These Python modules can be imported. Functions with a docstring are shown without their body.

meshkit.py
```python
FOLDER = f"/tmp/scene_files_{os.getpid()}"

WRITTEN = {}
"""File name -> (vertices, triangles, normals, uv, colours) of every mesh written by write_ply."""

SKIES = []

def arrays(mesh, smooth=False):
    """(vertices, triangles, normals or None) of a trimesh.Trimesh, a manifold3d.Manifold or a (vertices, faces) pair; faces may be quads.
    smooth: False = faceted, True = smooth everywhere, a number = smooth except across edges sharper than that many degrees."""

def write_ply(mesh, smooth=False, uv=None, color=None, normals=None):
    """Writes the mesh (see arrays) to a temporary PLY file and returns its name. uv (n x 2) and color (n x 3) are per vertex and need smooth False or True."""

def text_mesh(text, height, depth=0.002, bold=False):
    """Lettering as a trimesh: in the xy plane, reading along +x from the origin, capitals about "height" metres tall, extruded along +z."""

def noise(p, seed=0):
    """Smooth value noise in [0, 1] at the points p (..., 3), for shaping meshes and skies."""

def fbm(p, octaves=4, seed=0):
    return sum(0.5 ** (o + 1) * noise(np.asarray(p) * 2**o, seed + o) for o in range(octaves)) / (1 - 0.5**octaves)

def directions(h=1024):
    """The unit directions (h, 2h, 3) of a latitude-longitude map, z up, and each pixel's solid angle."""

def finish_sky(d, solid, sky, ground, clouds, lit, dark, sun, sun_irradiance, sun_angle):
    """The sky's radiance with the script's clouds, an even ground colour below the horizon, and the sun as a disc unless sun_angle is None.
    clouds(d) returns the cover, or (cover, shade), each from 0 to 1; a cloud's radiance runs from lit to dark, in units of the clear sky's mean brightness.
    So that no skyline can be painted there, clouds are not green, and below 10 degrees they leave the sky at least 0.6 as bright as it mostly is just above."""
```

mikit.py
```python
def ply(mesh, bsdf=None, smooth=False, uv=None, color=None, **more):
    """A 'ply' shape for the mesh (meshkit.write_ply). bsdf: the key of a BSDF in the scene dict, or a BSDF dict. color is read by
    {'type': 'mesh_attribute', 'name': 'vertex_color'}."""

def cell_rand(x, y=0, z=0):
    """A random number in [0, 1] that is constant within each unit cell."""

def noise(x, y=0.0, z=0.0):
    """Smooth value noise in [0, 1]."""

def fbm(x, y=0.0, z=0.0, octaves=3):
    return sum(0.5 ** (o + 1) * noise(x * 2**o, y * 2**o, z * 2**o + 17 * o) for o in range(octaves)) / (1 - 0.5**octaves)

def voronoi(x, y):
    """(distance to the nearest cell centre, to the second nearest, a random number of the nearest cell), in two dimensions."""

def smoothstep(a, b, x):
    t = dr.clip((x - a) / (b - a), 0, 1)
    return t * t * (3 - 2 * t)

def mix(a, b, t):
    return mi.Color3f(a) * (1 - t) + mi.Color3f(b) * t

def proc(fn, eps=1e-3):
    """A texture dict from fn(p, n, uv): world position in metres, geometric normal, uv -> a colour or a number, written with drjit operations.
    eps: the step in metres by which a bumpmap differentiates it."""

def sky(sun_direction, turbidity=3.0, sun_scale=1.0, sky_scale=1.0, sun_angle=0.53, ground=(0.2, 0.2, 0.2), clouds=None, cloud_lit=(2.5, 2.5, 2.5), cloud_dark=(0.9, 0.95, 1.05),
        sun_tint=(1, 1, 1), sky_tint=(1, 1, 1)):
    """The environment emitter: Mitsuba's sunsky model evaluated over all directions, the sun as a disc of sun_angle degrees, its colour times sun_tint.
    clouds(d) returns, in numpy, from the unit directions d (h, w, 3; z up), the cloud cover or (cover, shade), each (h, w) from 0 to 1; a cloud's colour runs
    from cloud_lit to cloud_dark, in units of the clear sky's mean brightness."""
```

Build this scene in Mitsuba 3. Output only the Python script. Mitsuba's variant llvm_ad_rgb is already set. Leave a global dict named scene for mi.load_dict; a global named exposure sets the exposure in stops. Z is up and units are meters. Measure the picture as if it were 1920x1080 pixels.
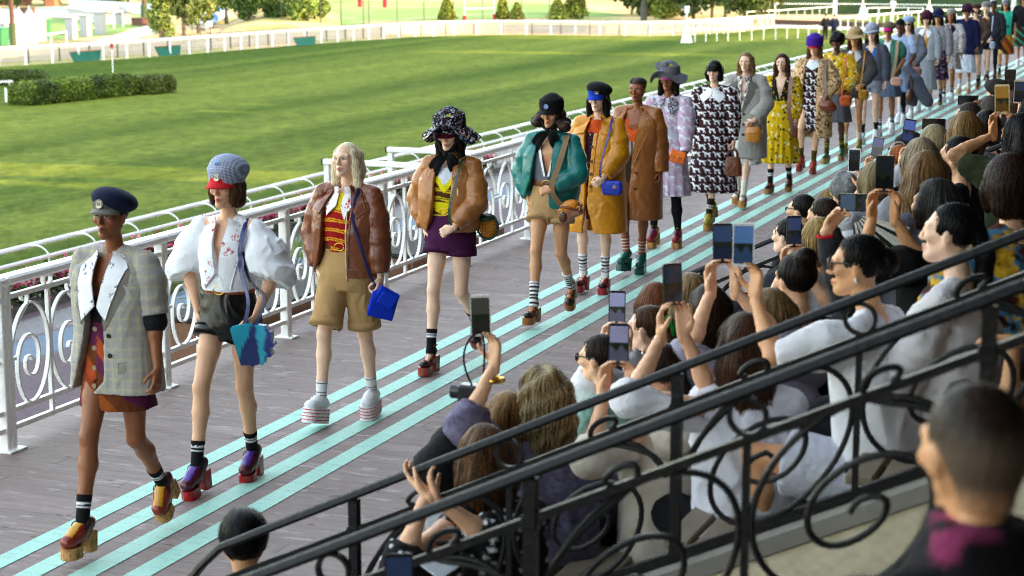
import math, numpy as np, trimesh, mitsuba as mi, drjit as dr, mikit, meshkit, manifold3d
import shapely, shapely.geometry as sg
from mikit import noise, fbm, voronoi, cell_rand, smoothstep, mix
T = mi.ScalarTransform4f
scene, labels = {}, {}
A = np.array

# ---------------------------------------------------------------- camera, sky, exposure
FPX, CAM = 3500.0, A([0, 0, 3.05])
PITCH, YAW = math.radians(10.315), math.radians(21.13)
FWD = A([-math.sin(YAW) * math.cos(PITCH), math.cos(YAW) * math.cos(PITCH), -math.sin(PITCH)])
RIGHT = A([math.cos(YAW), math.sin(YAW), 0])
UPV = np.cross(RIGHT, FWD)
scene['camera'] = dict(type='thinlens', fov=2 * math.degrees(math.atan(960 / FPX)), fov_axis='x', aperture_radius=0.0080, focus_distance=11.8,
                       near_clip=0.1, far_clip=3000.0, to_world=T().look_at(origin=CAM.tolist(), target=(CAM + FWD).tolist(), up=[0, 0, 1]))
SUN_EL = math.radians(17.5)
scene['sky'] = mikit.sky([0.99 * math.cos(SUN_EL), 0.12 * math.cos(SUN_EL), math.sin(SUN_EL)], turbidity=3.0, sky_tint=(1.25, 1.0, 0.77), sun_tint=(1.0, 0.93, 0.84), sun_scale=0.21,
                         clouds=lambda d: 0.55 * meshkit.fbm(d * 3.0, 4), cloud_lit=(1.5, 1.5, 1.55), cloud_dark=(1.1, 1.1, 1.15))
exposure = 5.4


def ray(px, py):
    return FWD + RIGHT * (px - 960) / FPX + UPV * (540 - py) / FPX


def G(px, py, z=-3.0):
    d = ray(px, py)
    return CAM + d * ((z - CAM[2]) / d[2])


def onY(px, py, Y):
    d = ray(px, py)
    return CAM + d * (Y / d[1])


def onX(px, py, X):
    d = ray(px, py)
    return CAM + d * (X / d[0])


def atD(px, py, depth):
    d = ray(px, py)
    return CAM + d * depth


def C(h):
    c = A([int(h[i:i + 2], 16) for i in (1, 3, 5)]) / 255.0
    return np.where(c <= 0.04045, c / 12.92, ((c + 0.055) / 1.055) ** 2.4)


# ---------------------------------------------------------------- keys and labels
_count = {}


def numbered(base):
    n = _count.get(base, -1) + 1
    _count[base] = n
    return base if n == 0 else f'{base}_{n:03d}'


def thing(name, label, cat, group=None, kind=None):
    k = numbered(name)
    labels[k] = dict(label=label, category=cat)
    if group: labels[k]['group'] = group
    if kind: labels[k]['kind'] = kind
    return k


def put(key, mesh, bsdf, smooth=False, parent=None, exact=False, **kw):
    if parent: key = parent + '__' + key
    if not exact: key = numbered(key)
    if 'color' in kw and smooth is not True: smooth = False
    scene[key] = mikit.ply(mesh, bsdf, smooth=smooth, **kw)
    return key


def stuff(key):
    labels.setdefault(key, {})['kind'] = 'stuff'


def struct(name, mesh, bsdf, label=None, smooth=False, **kw):
    k = put(name, mesh, bsdf, smooth, **kw)
    labels[k] = dict(kind='structure')
    if label: labels[k]['label'] = label
    return k


ORD = 'first second third fourth fifth sixth seventh eighth ninth tenth eleventh twelfth thirteenth fourteenth fifteenth sixteenth seventeenth eighteenth nineteenth twentieth twenty-first twenty-second twenty-third twenty-fourth'.split()

# ---------------------------------------------------------------- mesh helpers
def boxm(lo, hi):
    lo, hi = A(lo, float), A(hi, float)
    m = trimesh.creation.box(extents=hi - lo)
    m.apply_translation((lo + hi) / 2)
    return m


def chbox(lo, hi, c=0.006):
    """box with chamfered edges (hull of three shrunken boxes)"""
    lo, hi = A(lo, float), A(hi, float)
    P = []
    for k in range(3):
        e = np.full(3, c); e[k] = 0
        P += [[(lo[0] + e[0], hi[0] - e[0])[i], (lo[1] + e[1], hi[1] - e[1])[j], (lo[2] + e[2], hi[2] - e[2])[l]] for i in (0, 1) for j in (0, 1) for l in (0, 1)]
    return trimesh.convex.convex_hull(A(P))


def cat(ms):
    ms = [m for m in ms if m is not None]
    V, F, o = [], [], 0
    for m in ms:
        v, f = (m.vertices, m.faces) if hasattr(m, 'faces') else m
        V.append(np.asarray(v)); F.append(np.asarray(f) + o); o += len(v)
    return trimesh.Trimesh(np.vstack(V), np.vstack(F), process=False)


def frames(P, closed=False, up=None):
    P = A(P, float)
    t = np.gradient(P, axis=0) if not closed else np.roll(P, -1, 0) - np.roll(P, 1, 0)
    t /= np.maximum(np.linalg.norm(t, axis=1, keepdims=True), 1e-9)
    if up is not None:
        a = np.cross(t, A(up, float))
        n = np.linalg.norm(a, axis=1, keepdims=True)
        a = np.where(n > 1e-6, a / np.maximum(n, 1e-9), [1, 0, 0])
    else:
        a = np.zeros_like(t)
        v = A([0, 0, 1.0]) if abs(t[0, 2]) < .9 else A([1.0, 0, 0])
        for i in range(len(t)):
            v = v - t[i] * (v @ t[i])
            v /= max(np.linalg.norm(v), 1e-9)
            a[i] = v
    return t, a, np.cross(t, a)


def sweep(P, prof, closed=False, up=None, scale=None):
    """sweep the closed 2-d profile (k,2) along P; profile x along 'a' axis, y along 'b'"""
    P = A(P, float); t, a, b = frames(P, closed, up)
    prof = A(prof, float); n, k = len(P), len(prof)
    s = np.ones(n) if scale is None else A(scale, float)
    V = (P[:, None] + (a[:, None] * prof[None, :, :1] + b[:, None] * prof[None, :, 1:]) * s[:, None, None]).reshape(-1, 3)
    F = []
    m = n if closed else n - 1
    i = np.arange(m)[:, None]; j = np.arange(k)[None]
    q = np.stack([i * k + j, i * k + (j + 1) % k, ((i + 1) % n) * k + (j + 1) % k, ((i + 1) % n) * k + j], -1).reshape(-1, 4)
    F = np.vstack([q[:, [0, 1, 2]], q[:, [0, 2, 3]]])
    if not closed:
        V = np.vstack([V, P[:1], P[-1:]])
        c0, c1 = n * k, n * k + 1
        jj = np.arange(k)
        F = np.vstack([F, np.stack([np.full(k, c0), (jj + 1) % k, jj], 1), np.stack([np.full(k, c1), (n - 1) * k + jj, (n - 1) * k + (jj + 1) % k], 1)])
    m = trimesh.Trimesh(V, F, process=False)
    if m.volume < 0: m.invert()
    return m


def circ(r, k=8, ry=None):
    t = np.arange(k) * 2 * np.pi / k
    return np.stack([np.cos(t) * r, np.sin(t) * (ry or r)], 1)


def rect(w, h):
    return A([[-w / 2, -h / 2], [w / 2, -h / 2], [w / 2, h / 2], [-w / 2, h / 2]])


def tube(P, r, k=8, **kw):
    if np.ndim(r):
        return sweep(P, circ(1.0, k), scale=r, **kw)
    return sweep(P, circ(r, k), **kw)


def bar(p0, p1, w, h, up=(0, 0, 1)):
    return sweep([p0, p1], rect(w, h), up=up)


def spline(P, n=60, closed=False):
    from scipy.interpolate import CubicSpline
    P = A(P, float)
    if closed: P = np.vstack([P, P[:1]])
    d = np.r_[0, np.cumsum(np.linalg.norm(np.diff(P, axis=0), axis=1))]
    cs = CubicSpline(d, P, bc_type='periodic' if closed else 'natural')
    return cs(np.linspace(0, d[-1], n + (1 if closed else 0)))[:n]


def sheet(poly, z, h=None):
    """flat polygon (list of xy) at height z"""
    v, f = trimesh.creation.triangulate_polygon(sg.Polygon(poly), engine='earcut')
    m = trimesh.Trimesh(np.c_[v, np.full(len(v), z)], f, process=False)
    if len(m.faces) and m.face_normals[:, 2].mean() < 0: m.invert()
    return m


def extrude(poly, h):
    p = poly if isinstance(poly, sg.Polygon) else sg.Polygon(poly)
    return trimesh.creation.extrude_polygon(p, h, engine='earcut')


def rotz(a):
    c, s = math.cos(a), math.sin(a)
    return A([[c, -s, 0], [s, c, 0], [0, 0, 1.0]])


def rotx(a):
    c, s = math.cos(a), math.sin(a)
    return A([[1.0, 0, 0], [0, c, -s], [0, s, c]])


def roty(a):
    c, s = math.cos(a), math.sin(a)
    return A([[c, 0, s], [0, 1.0, 0], [-s, 0, c]])


# ---------------------------------------------------------------- signed distance modelling
def smin(a, b, k):
    h = np.clip(.5 + .5 * (b - a) / k, 0, 1)
    return b + (a - b) * h - k * h * (1 - h)


class Sdf:
    def __init__(s): s.p = []; s.cuts = []

    def cone(s, a, b, ra, rb=None, k=.02, op='u', flat=None):
        a, b = A(a, float), A(b, float); rb = ra if rb is None else rb
        r = max(ra, rb)

        def f(P):
            ap = P - a
            if flat is not None:
                n, c = A(flat[0], float), flat[1]
                ap = ap + (ap @ n)[..., None] * n * (1 / c - 1)
            ba = b - a
            t = np.clip(ap @ ba / max(ba @ ba, 1e-12), 0, 1)
            d = np.linalg.norm(ap - t[..., None] * ba, axis=-1) - (ra + t * (rb - ra))
            return d * (flat[1] if flat is not None and flat[1] < 1 else 1)
        e = r * (max(1, flat[1]) if flat is not None else 1)
        s.p.append((np.minimum(a, b) - e, np.maximum(a, b) + e, f, k, op)); return s

    def chain(s, pts, rs, k=.02, **kw):
        for i in range(len(pts) - 1): s.cone(pts[i], pts[i + 1], rs[i], rs[i + 1], k, **kw)
        return s

    def ell(s, c, r, R=None, k=.02, op='u'):
        c, r = A(c, float), A(r, float)

        def f(P):
            q = P - c
            if R is not None: q = q @ R
            k0 = np.linalg.norm(q / r, axis=-1); k1 = np.linalg.norm(q / (r * r), axis=-1)
            return k0 * (k0 - 1) / np.maximum(k1, 1e-9)
        e = r if R is None else np.full(3, r.max())
        s.p.append((c - e, c + e, f, k, op)); return s

    def box(s, c, half, r=.01, R=None, k=.005, op='u'):
        c, half = A(c, float), A(half, float)

        def f(P):
            q = P - c
            if R is not None: q = q @ R
            q = np.abs(q) - (half - r)
            return np.linalg.norm(np.maximum(q, 0), axis=-1) + np.minimum(q.max(-1), 0) - r
        e = half if R is None else np.full(3, np.linalg.norm(half))
        s.p.append((c - e, c + e, f, k, op)); return s

    def stack(s, rows, k=.02, op='u', pleat=None, n=2.2, round=0.0):
        """lathe-like body: rows (z, rx, ry[, cx, cy]) from low to high"""
        R = A([list(r) + [0, 0] if len(r) == 3 else r for r in rows], float)
        R = R[np.argsort(R[:, 0])]
        m = R[:, 1:3].max() * 1.15
        lo = A([R[:, 3].min() - m, R[:, 4].min() - m, R[0, 0]]); hi = A([R[:, 3].max() + m, R[:, 4].max() + m, R[-1, 0]])

        def f(P):
            z = P[..., 2]
            g = lambda i: np.interp(z, R[:, 0], R[:, i])
            rx, ry = g(1), g(2)
            x, y = P[..., 0] - g(3), P[..., 1] - g(4)
            q = ((np.abs(x) / rx) ** n + (np.abs(y) / ry) ** n) ** (1 / n)
            if pleat is not None:
                N, amp, zt = pleat[:3]
                w = np.clip((zt - z) / max(zt - R[0, 0], 1e-6), 0, 1)
                th = np.arctan2(x, -y)
                q = q / (1 + amp * w * np.cos(N * th + 2.2 * np.sin(2 * th)))
            d = (q - 1) * np.minimum(rx, ry)
            return np.maximum(d, np.maximum(R[0, 0] - z, z - R[-1, 0]))
        s.p.append((lo, hi, f, k, op)); return s

    def cut(s, fn): s.cuts.append(fn); return s

    def mesh(s, h, amp=0, freq=(8, 8, 8), seed=0, fold=None):
        U = [p for p in s.p if p[4] == 'u']
        lo = np.min([p[0] for p in U], 0) - 3 * h - .015; hi = np.max([p[1] for p in U], 0) + 3 * h + .015
        n = np.ceil((hi - lo) / h).astype(int) + 1
        D = np.full(n, .3)
        ax = [lo[i] + np.arange(n[i]) * h for i in range(3)]
        for a, b, f, k, op in s.p:
            i0 = np.clip(np.floor((a - k - 3 * h - lo) / h).astype(int), 0, n - 1)
            i1 = np.clip(np.ceil((b + k + 3 * h - lo) / h).astype(int) + 1, 1, n)
            if np.any(i1 <= i0): continue
            sl = tuple(slice(i0[j], i1[j]) for j in range(3))
            P = np.stack(np.meshgrid(*[ax[j][sl[j]] for j in range(3)], indexing='ij'), -1)
            d = f(P)
            D[sl] = smin(D[sl], d, k) if op == 'u' else -smin(-D[sl], d, k)
        if s.cuts:
            P = np.stack(np.meshgrid(*ax, indexing='ij'), -1)
            for c in s.cuts: D = np.maximum(D, c(P))
        V, F = nets(D, lo, h)
        if amp and len(V):
            N = vnorm(V, F)
            a = meshkit.fbm(V * A(freq), 3, seed) - .5
            c1 = np.clip(1 - np.abs(meshkit.fbm(V * A(freq) * .8 + 7, 2, seed + 3) - .5) / .035, 0, 1)
            V = V + N * (amp * (1.2 * a - .30 * c1 * c1 * (3 - 2 * c1)))[:, None]
        if fold and len(V):
            N = vnorm(V, F)
            n1 = meshkit.noise(V * A(fold[1]) + .35 * meshkit.noise(V * 9, seed)[:, None] * A(fold[1]) * .3, seed + 11)
            r = (1 - np.abs(2 * n1 - 1)) ** 2
            V = V + N * (fold[0] * (r - .4) * np.clip(meshkit.noise(V * 5, seed + 2) * 2 - .3, .15, 1))[:, None]
        return V, F


def lite(VF, tol):
    """fewer triangles where the surface is flat"""
    V, F = VF
    if not len(V): return VF
    m = manifold3d.Manifold(manifold3d.Mesh(np.ascontiguousarray(V, np.float32), np.ascontiguousarray(F, np.uint32)))
    if m.status() != manifold3d.Error.NoError or m.num_tri() == 0: return VF
    q = m.simplify(tol).to_mesh()
    return np.asarray(q.vert_properties[:, :3], float), np.asarray(q.tri_verts, int)


def nets(D, o, h):
    S = D < 0
    n = A(D.shape)
    c = np.zeros(n - 1, np.uint8)
    offs = [(i, j, k) for i in (0, 1) for j in (0, 1) for k in (0, 1)]
    for i, j, k in offs: c += S[i:n[0] - 1 + i, j:n[1] - 1 + j, k:n[2] - 1 + k]
    act = (c > 0) & (c < 8)
    I = np.argwhere(act)
    if not len(I): return np.zeros((0, 3)), np.zeros((0, 3), int)
    idx = np.full(act.shape, -1, np.int64); idx[act] = np.arange(len(I))
    vals = [D[I[:, 0] + i, I[:, 1] + j, I[:, 2] + k] for i, j, k in offs]
    acc, cnt = np.zeros((len(I), 3)), np.zeros(len(I))
    for a in range(8):
        for b in range(a + 1, 8):
            oa, ob = A(offs[a]), A(offs[b])
            if np.abs(oa - ob).sum() != 1: continue
            va, vb = vals[a], vals[b]
            m = (va < 0) != (vb < 0)
            t = va[m] / (va[m] - vb[m])
            acc[m] += oa + t[:, None] * (ob - oa); cnt[m] += 1
    V = o + (I + acc / np.maximum(cnt, 1)[:, None]) * h
    F = []
    for a in range(3):
        b, d = (a + 1) % 3, (a + 2) % 3
        sl0 = [slice(None)] * 3; sl1 = [slice(None)] * 3
        sl0[a] = slice(0, -1); sl1[a] = slice(1, None)
        for q in (b, d): sl0[q] = slice(1, -1); sl1[q] = slice(1, -1)
        A0, A1 = S[tuple(sl0)], S[tuple(sl1)]
        e = np.argwhere(A0 != A1)
        if not len(e): continue
        p = e.copy(); p[:, b] += 1; p[:, d] += 1
        eb, ed = np.zeros(3, int), np.zeros(3, int); eb[b] = 1; ed[d] = 1
        g = lambda q: idx[q[:, 0], q[:, 1], q[:, 2]]
        q = np.stack([g(p - eb - ed), g(p - ed), g(p), g(p - eb)], 1)
        ins = A0[e[:, 0], e[:, 1], e[:, 2]]
        q[~ins] = q[~ins][:, ::-1]
        F.append(q)
    F = np.vstack(F)
    return V, np.vstack([F[:, [0, 1, 2]], F[:, [0, 2, 3]]])


def vnorm(V, F):
    f = np.cross(V[F[:, 1]] - V[F[:, 0]], V[F[:, 2]] - V[F[:, 0]])
    n = np.zeros_like(V)
    for k in range(3): np.add.at(n, F[:, k], f)
    return n / np.maximum(np.linalg.norm(n, axis=1, keepdims=True), 1e-12)


def nz(V, f, seed=0, o=3):
    return meshkit.fbm(np.asarray(V) * A(f), o, seed)


# ---------------------------------------------------------------- materials
VC = {'type': 'mesh_attribute', 'name': 'vertex_color'}


def mat(name, base, rough=.6, spec=.4, bump=None, two=True, **kw):
    b = dict(type='principled', base_color=base if isinstance(base, dict) else {'type': 'rgb', 'value': [float(x) for x in base]}, roughness=rough, specular=spec, **kw)
    if bump is not None:
        b = dict(type='bumpmap', arbitrary=mikit.proc(bump[0], bump[2] if len(bump) > 2 else 2e-3), scale=bump[1], bsdf=b)
    scene[name] = dict(type='twosided', bsdf=b) if two else b
    return name


def f_weave(p, n, uv): return fbm(p.x * 160, p.y * 160, p.z * 160, 2)
def f_crease(p, n, uv): return fbm(p.x * 34, p.y * 34, p.z * 22, 3)
def f_strand(p, n, uv): return fbm(p.x * 260, p.y * 260, p.z * 26, 2)


mat('skin', VC, .42, .35, flatness=.4)
mat('cloth', VC, .88, .2, (f_weave, .004), sheen=.25)
mat('plain_cloth', VC, .9, .2)
mat('leather', VC, .3, .5, (f_crease, .005))
mat('black_leather', VC, .30, .35)
mat('shine', VC, .22, .5)
mat('hair_fibre', VC, .45, .14, (f_strand, .003))
mat('gold', C('#d8a84a'), .28, .5, metallic=1.0)
mat('white_paint', (.86, .86, .86), .35, .5)
mat('black_iron', (.008, .008, .009), .40, .14, (lambda p, n, uv: fbm(p.x * 60, p.y * 60, p.z * 60, 2), .002))
mat('leaf', VC, .6, .3)
mat('matte', VC, .85, .25)
mat('phone_glass', VC, .12, .5)

# ================================================================ SETTING
ZG = -3.0


def f_turf(p, n, uv):
    w = p.x + 1.6 * fbm(p.x * .05, p.y * .025, 3.1, 2)
    band = smoothstep(.35, .65, noise(w * .30, p.y * .004, 1.7))
    band = .65 * band + .35 * smoothstep(.3, .7, noise(w * .75, p.y * .006, 9.2))
    fine = fbm(p.x * 3.4, p.y * 2.6, 0.0, 3)
    tiny = noise(p.x * 17.0, p.y * 8.0, 4.0)
    patch = fbm(p.x * .35, p.y * .14, 7.0, 3)
    c = mix((.034, .066, .002), (.110, .140, .017), band)
    c = mix(c, (.14, .16, .03), smoothstep(.5, .8, patch) * .15)
    return c * (.50 + .75 * fine + .25 * tiny)


def f_turfb(p, n, uv): return fbm(p.x * 9, p.y * 5, 0.0, 3)


mat('turf_mat', mikit.proc(f_turf), .9, .15, (f_turfb, .10, .02))


def f_wood(p, n, uv):
    k = dr.floor(p.y / .145)
    r = cell_rand(k, 3)
    joint = dr.floor((p.x + 7 * r) / 2.4)
    r2 = cell_rand(k, joint, 5)
    g = fbm(p.x * 3.0 + 50 * r2, p.y * 70.0, 2.0, 3)
    g2 = fbm(p.x * 14.0 + 9 * r, p.y * 160.0, 5.0, 2)
    c = mix((.190, .142, .130), (.275, .220, .206), g)
    c = c * (.90 + .20 * r2) * (.86 + .28 * g2)
    worn = smoothstep(.66, .80, fbm(p.x * 6, p.y * 22, 8.0, 3))
    c = mix(c, (.40, .35, .34), worn * .6)
    knot = smoothstep(.05, .02, voronoi(p.x * 1.4, p.y * 3.4)[0])
    c = mix(c, (.07, .045, .035), knot * .7)
    gap = dr.abs((p.x + 7 * r) / 2.4 - joint - .5)
    return mix(c, (.03, .025, .025), smoothstep(.4985, .4993, gap))


mat('deck_wood', mikit.proc(f_wood), .62, .35, (lambda p, n, uv: fbm(p.x * 6, p.y * 140, 1.0, 2), .004))


def f_paint(p, n, uv):
    g = fbm(p.x * 60.0, p.y * 60.0, 5.0, 3)
    w = smoothstep(.68, .80, fbm(p.x * 9.0, p.y * 30.0, 1.0, 3))
    c = mix((.29, .58, .48), (.35, .64, .54), g)
    return mix(c, (.25, .42, .40), w * .5)


mat('mint_paint', mikit.proc(f_paint), .5, .4)


def f_asph(p, n, uv):
    g = fbm(p.x * 25.0, p.y * 25.0, 1.0, 3)
    b = fbm(p.x * .7, p.y * .35, 4.0, 3)
    c = mix((.090, .064, .074), (.145, .110, .120), b)
    e = p.x + .12 * (fbm(p.x * 2, p.y * 1.2, 2.0, 2) - .5)
    c = mix(c, (.20, .19, .19), smoothstep(-17.6, -17.5, e) * -1 + smoothstep(-18.5, -18.4, e))
    c = mix(c, (.13, .17, .22), smoothstep(-17.5, -17.4, e) - smoothstep(-16.6, -16.5, e))
    return c * (.75 + .5 * g)


mat('asphalt_mat', mikit.proc(f_asph), .85, .25)


def f_dry(p, n, uv):
    g = fbm(p.x * .25, p.y * .25, 2.0, 4)
    f = fbm(p.x * 3, p.y * 3, 6.0, 3)
    c = mix((.36, .27, .155), (.22, .21, .085), smoothstep(.42, .62, g))
    return c * (.75 + .5 * f)


mat('dry_mat', mikit.proc(f_dry), .95, .1)


def f_pitch(p, n, uv):
    f = fbm(p.x * 2, p.y * 2, 6.0, 3)
    b = smoothstep(.45, .55, noise((p.x - p.y * .4) * .12, 0, 2.0))
    return mix((.13, .20, .065), (.165, .23, .085), b) * (.8 + .4 * f)


mat('pitch_mat', mikit.proc(f_pitch), .95, .1)
mat('track_mat', mikit.proc(lambda p, n, uv: mi.Color3f(.30, .36, .30) * (.85 + .3 * fbm(p.x * 1.5, p.y * 1.5, 1.0, 3))), .9, .2)
mat('line_white', (.75, .76, .74), .8, .2)
mat('soil', (.045, .035, .03), .95, .1)
mat('cream_stone', mikit.proc(lambda p, n, uv: mix((.46, .40, .29), (.56, .50, .38), fbm(p.x * 4, p.y * 4, p.z * 4, 4)) * (.85 + .3 * fbm(p.x * 40, p.y * 40, p.z * 40, 2))), .85, .25)
mat('grey_stone', mikit.proc(lambda p, n, uv: mix((.13, .12, .11), (.20, .19, .17), fbm(p.x * 5, p.y * 5, p.z * 5, 4))), .85, .25)
mat('stand_floor', mikit.proc(lambda p, n, uv: mix((.06, .055, .05), (.10, .09, .085), fbm(p.x * 6, p.y * 6, p.z * 6, 3))), .9, .2)
mat('brown_wood', mikit.proc(lambda p, n, uv: mix((.13, .065, .038), (.22, .115, .07), fbm(p.x * 60, p.y * 4, p.z * 60, 3))), .7, .3)
mat('dark_edge', (.02, .018, .017), .7, .3)
mat('stand_wall', mikit.proc(lambda p, n, uv: mix((.50, .46, .40), (.58, .54, .47), fbm(p.x, p.y, p.z, 3))), .9, .2)
mat('stand_ceiling', (.30, .26, .22), .9, .2)

# ground, turf, path
struct('ground', sheet([(-900, -300), (500, -300), (500, 1500), (-900, 1500)], ZG - .012), 'dry_mat', 'dry sandy ground beyond the racecourse')
FENCE = [(-64.5, 40), (-62.5, 62), (-60.0, 81), (-58.6, 86), (-57.2, 92), (-56.4, 99), (-55.7, 107), (-54.8, 112), (-53.6, 118.5), (-51.2, 123.2), (-47, 125.2), (-42.8, 125.8), (-39, 126.6), (-36.3, 129), (-34.4, 134.5), (-33.6, 143)]
turf = [(-19.3, -60), (-19.3, 132), (-22, 139), (-33.5, 143)] + FENCE[::-1][1:] + [(-72, -60)]
struct('turf', sheet(turf, ZG), 'turf_mat', 'mown striped racecourse turf in the shade of the stand')
inner = [(-33.2, 146), (-19, 141), (30, 150), (30, 192), (-29, 190)]
struct('far_turf', sheet(inner, ZG), 'turf_mat', 'sunlit turf beyond the hurdle')
struct('path', sheet([(-19.3, -40), (-6, -40), (-6, 150), (-19.3, 150)], ZG), 'asphalt_mat', 'mauve asphalt path with a blue band below the deck')
k0 = cat([chbox((-19.0, y, ZG - .05), (-18.72, y + 1.48, ZG + .14), .01) for y in np.arange(12, 70, 1.5)])
struct('kerb', k0, 'grey_stone', 'stone kerb below the flower fence')
struct('planting_strip', boxm((-19.28, -20, ZG - .05), (-19.02, 130, ZG + .16)), 'soil', 'dark brown strip under the flower fence')  # dark brown band along the foot of the fence

# deck: planks one by one, mint stripes painted over them
XE, XS = -7.22, -2.95
dk = numbered('deck')
labels[dk] = dict(label='weathered brown plank deck with four mint stripes', kind='structure')
PW = .145
ypl = np.arange(0, 300)
base_y = 34 * PW
for i in ypl:
    y0 = (34 + i) * PW
    put('plank', boxm((XE, y0 + .0012, -.04), (XS, y0 + PW - .0012, 0)), 'deck_wood', parent=dk)
far = cat([boxm((XE, (334 + i) * PW + .0012, -.04), (XS, (335 + i) * PW - .0012, 0)) for i in range(170)] + [boxm((XE, (j) * PW + .0012, -.04), (XS, (j + 1) * PW - .0012, 0)) for j in range(-14, 34)])
stuff(put('far_plank', far, 'deck_wood', parent=dk))
put('underside', boxm((XE + .05, -2, ZG), (3, 73.4, -.045)), 'soil', parent=dk)
put('edge_board', boxm((XE - .035, -2, -.34), (XE - .002, 73.4, -.004)), 'brown_wood', parent=dk)
for j, (a, b) in enumerate([(-5.725, -5.598), (-5.473, -5.347), (-5.222, -5.092), (-4.966, -4.838)]):
    q = cat([sheet([(a, i * PW + .0008), (b, i * PW + .0008), (b, (i + 1) * PW - .0008), (a, (i + 1) * PW - .0008)], .004) for i in range(8, 504)])
    struct('painted_stripe', q, 'mint_paint', ['mint stripe nearest the white railing', 'second mint stripe from the white railing', 'third mint stripe from the white railing', 'mint stripe nearest the audience'][j])

# wooden planter boxes against the deck edge
for (ya, yb, zt, lab) in [(12.7, 15.6, .16, 'brown wooden planter box by the deck edge behind the blonde model'), (16.2, 18.6, .16, 'brown wooden planter box with dark rim by the deck edge behind the bag')]:
    k = thing('planter_box', lab, 'planter')
    for i in range(4):
        zt0 = zt - .12 - .13 * i
        put('board', chbox((-7.32, ya, zt0 - .06), (-7.28, yb, zt0 + .065), .004), 'brown_wood', parent=k)
    put('rim', chbox((-8.0, ya - .02, zt - .05), (-7.26, yb + .02, zt - .01), .006), 'dark_edge', parent=k)
    put('back', boxm((-8.0, ya, ZG), (-7.33, yb, zt - .06)), 'brown_wood', parent=k)


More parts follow.
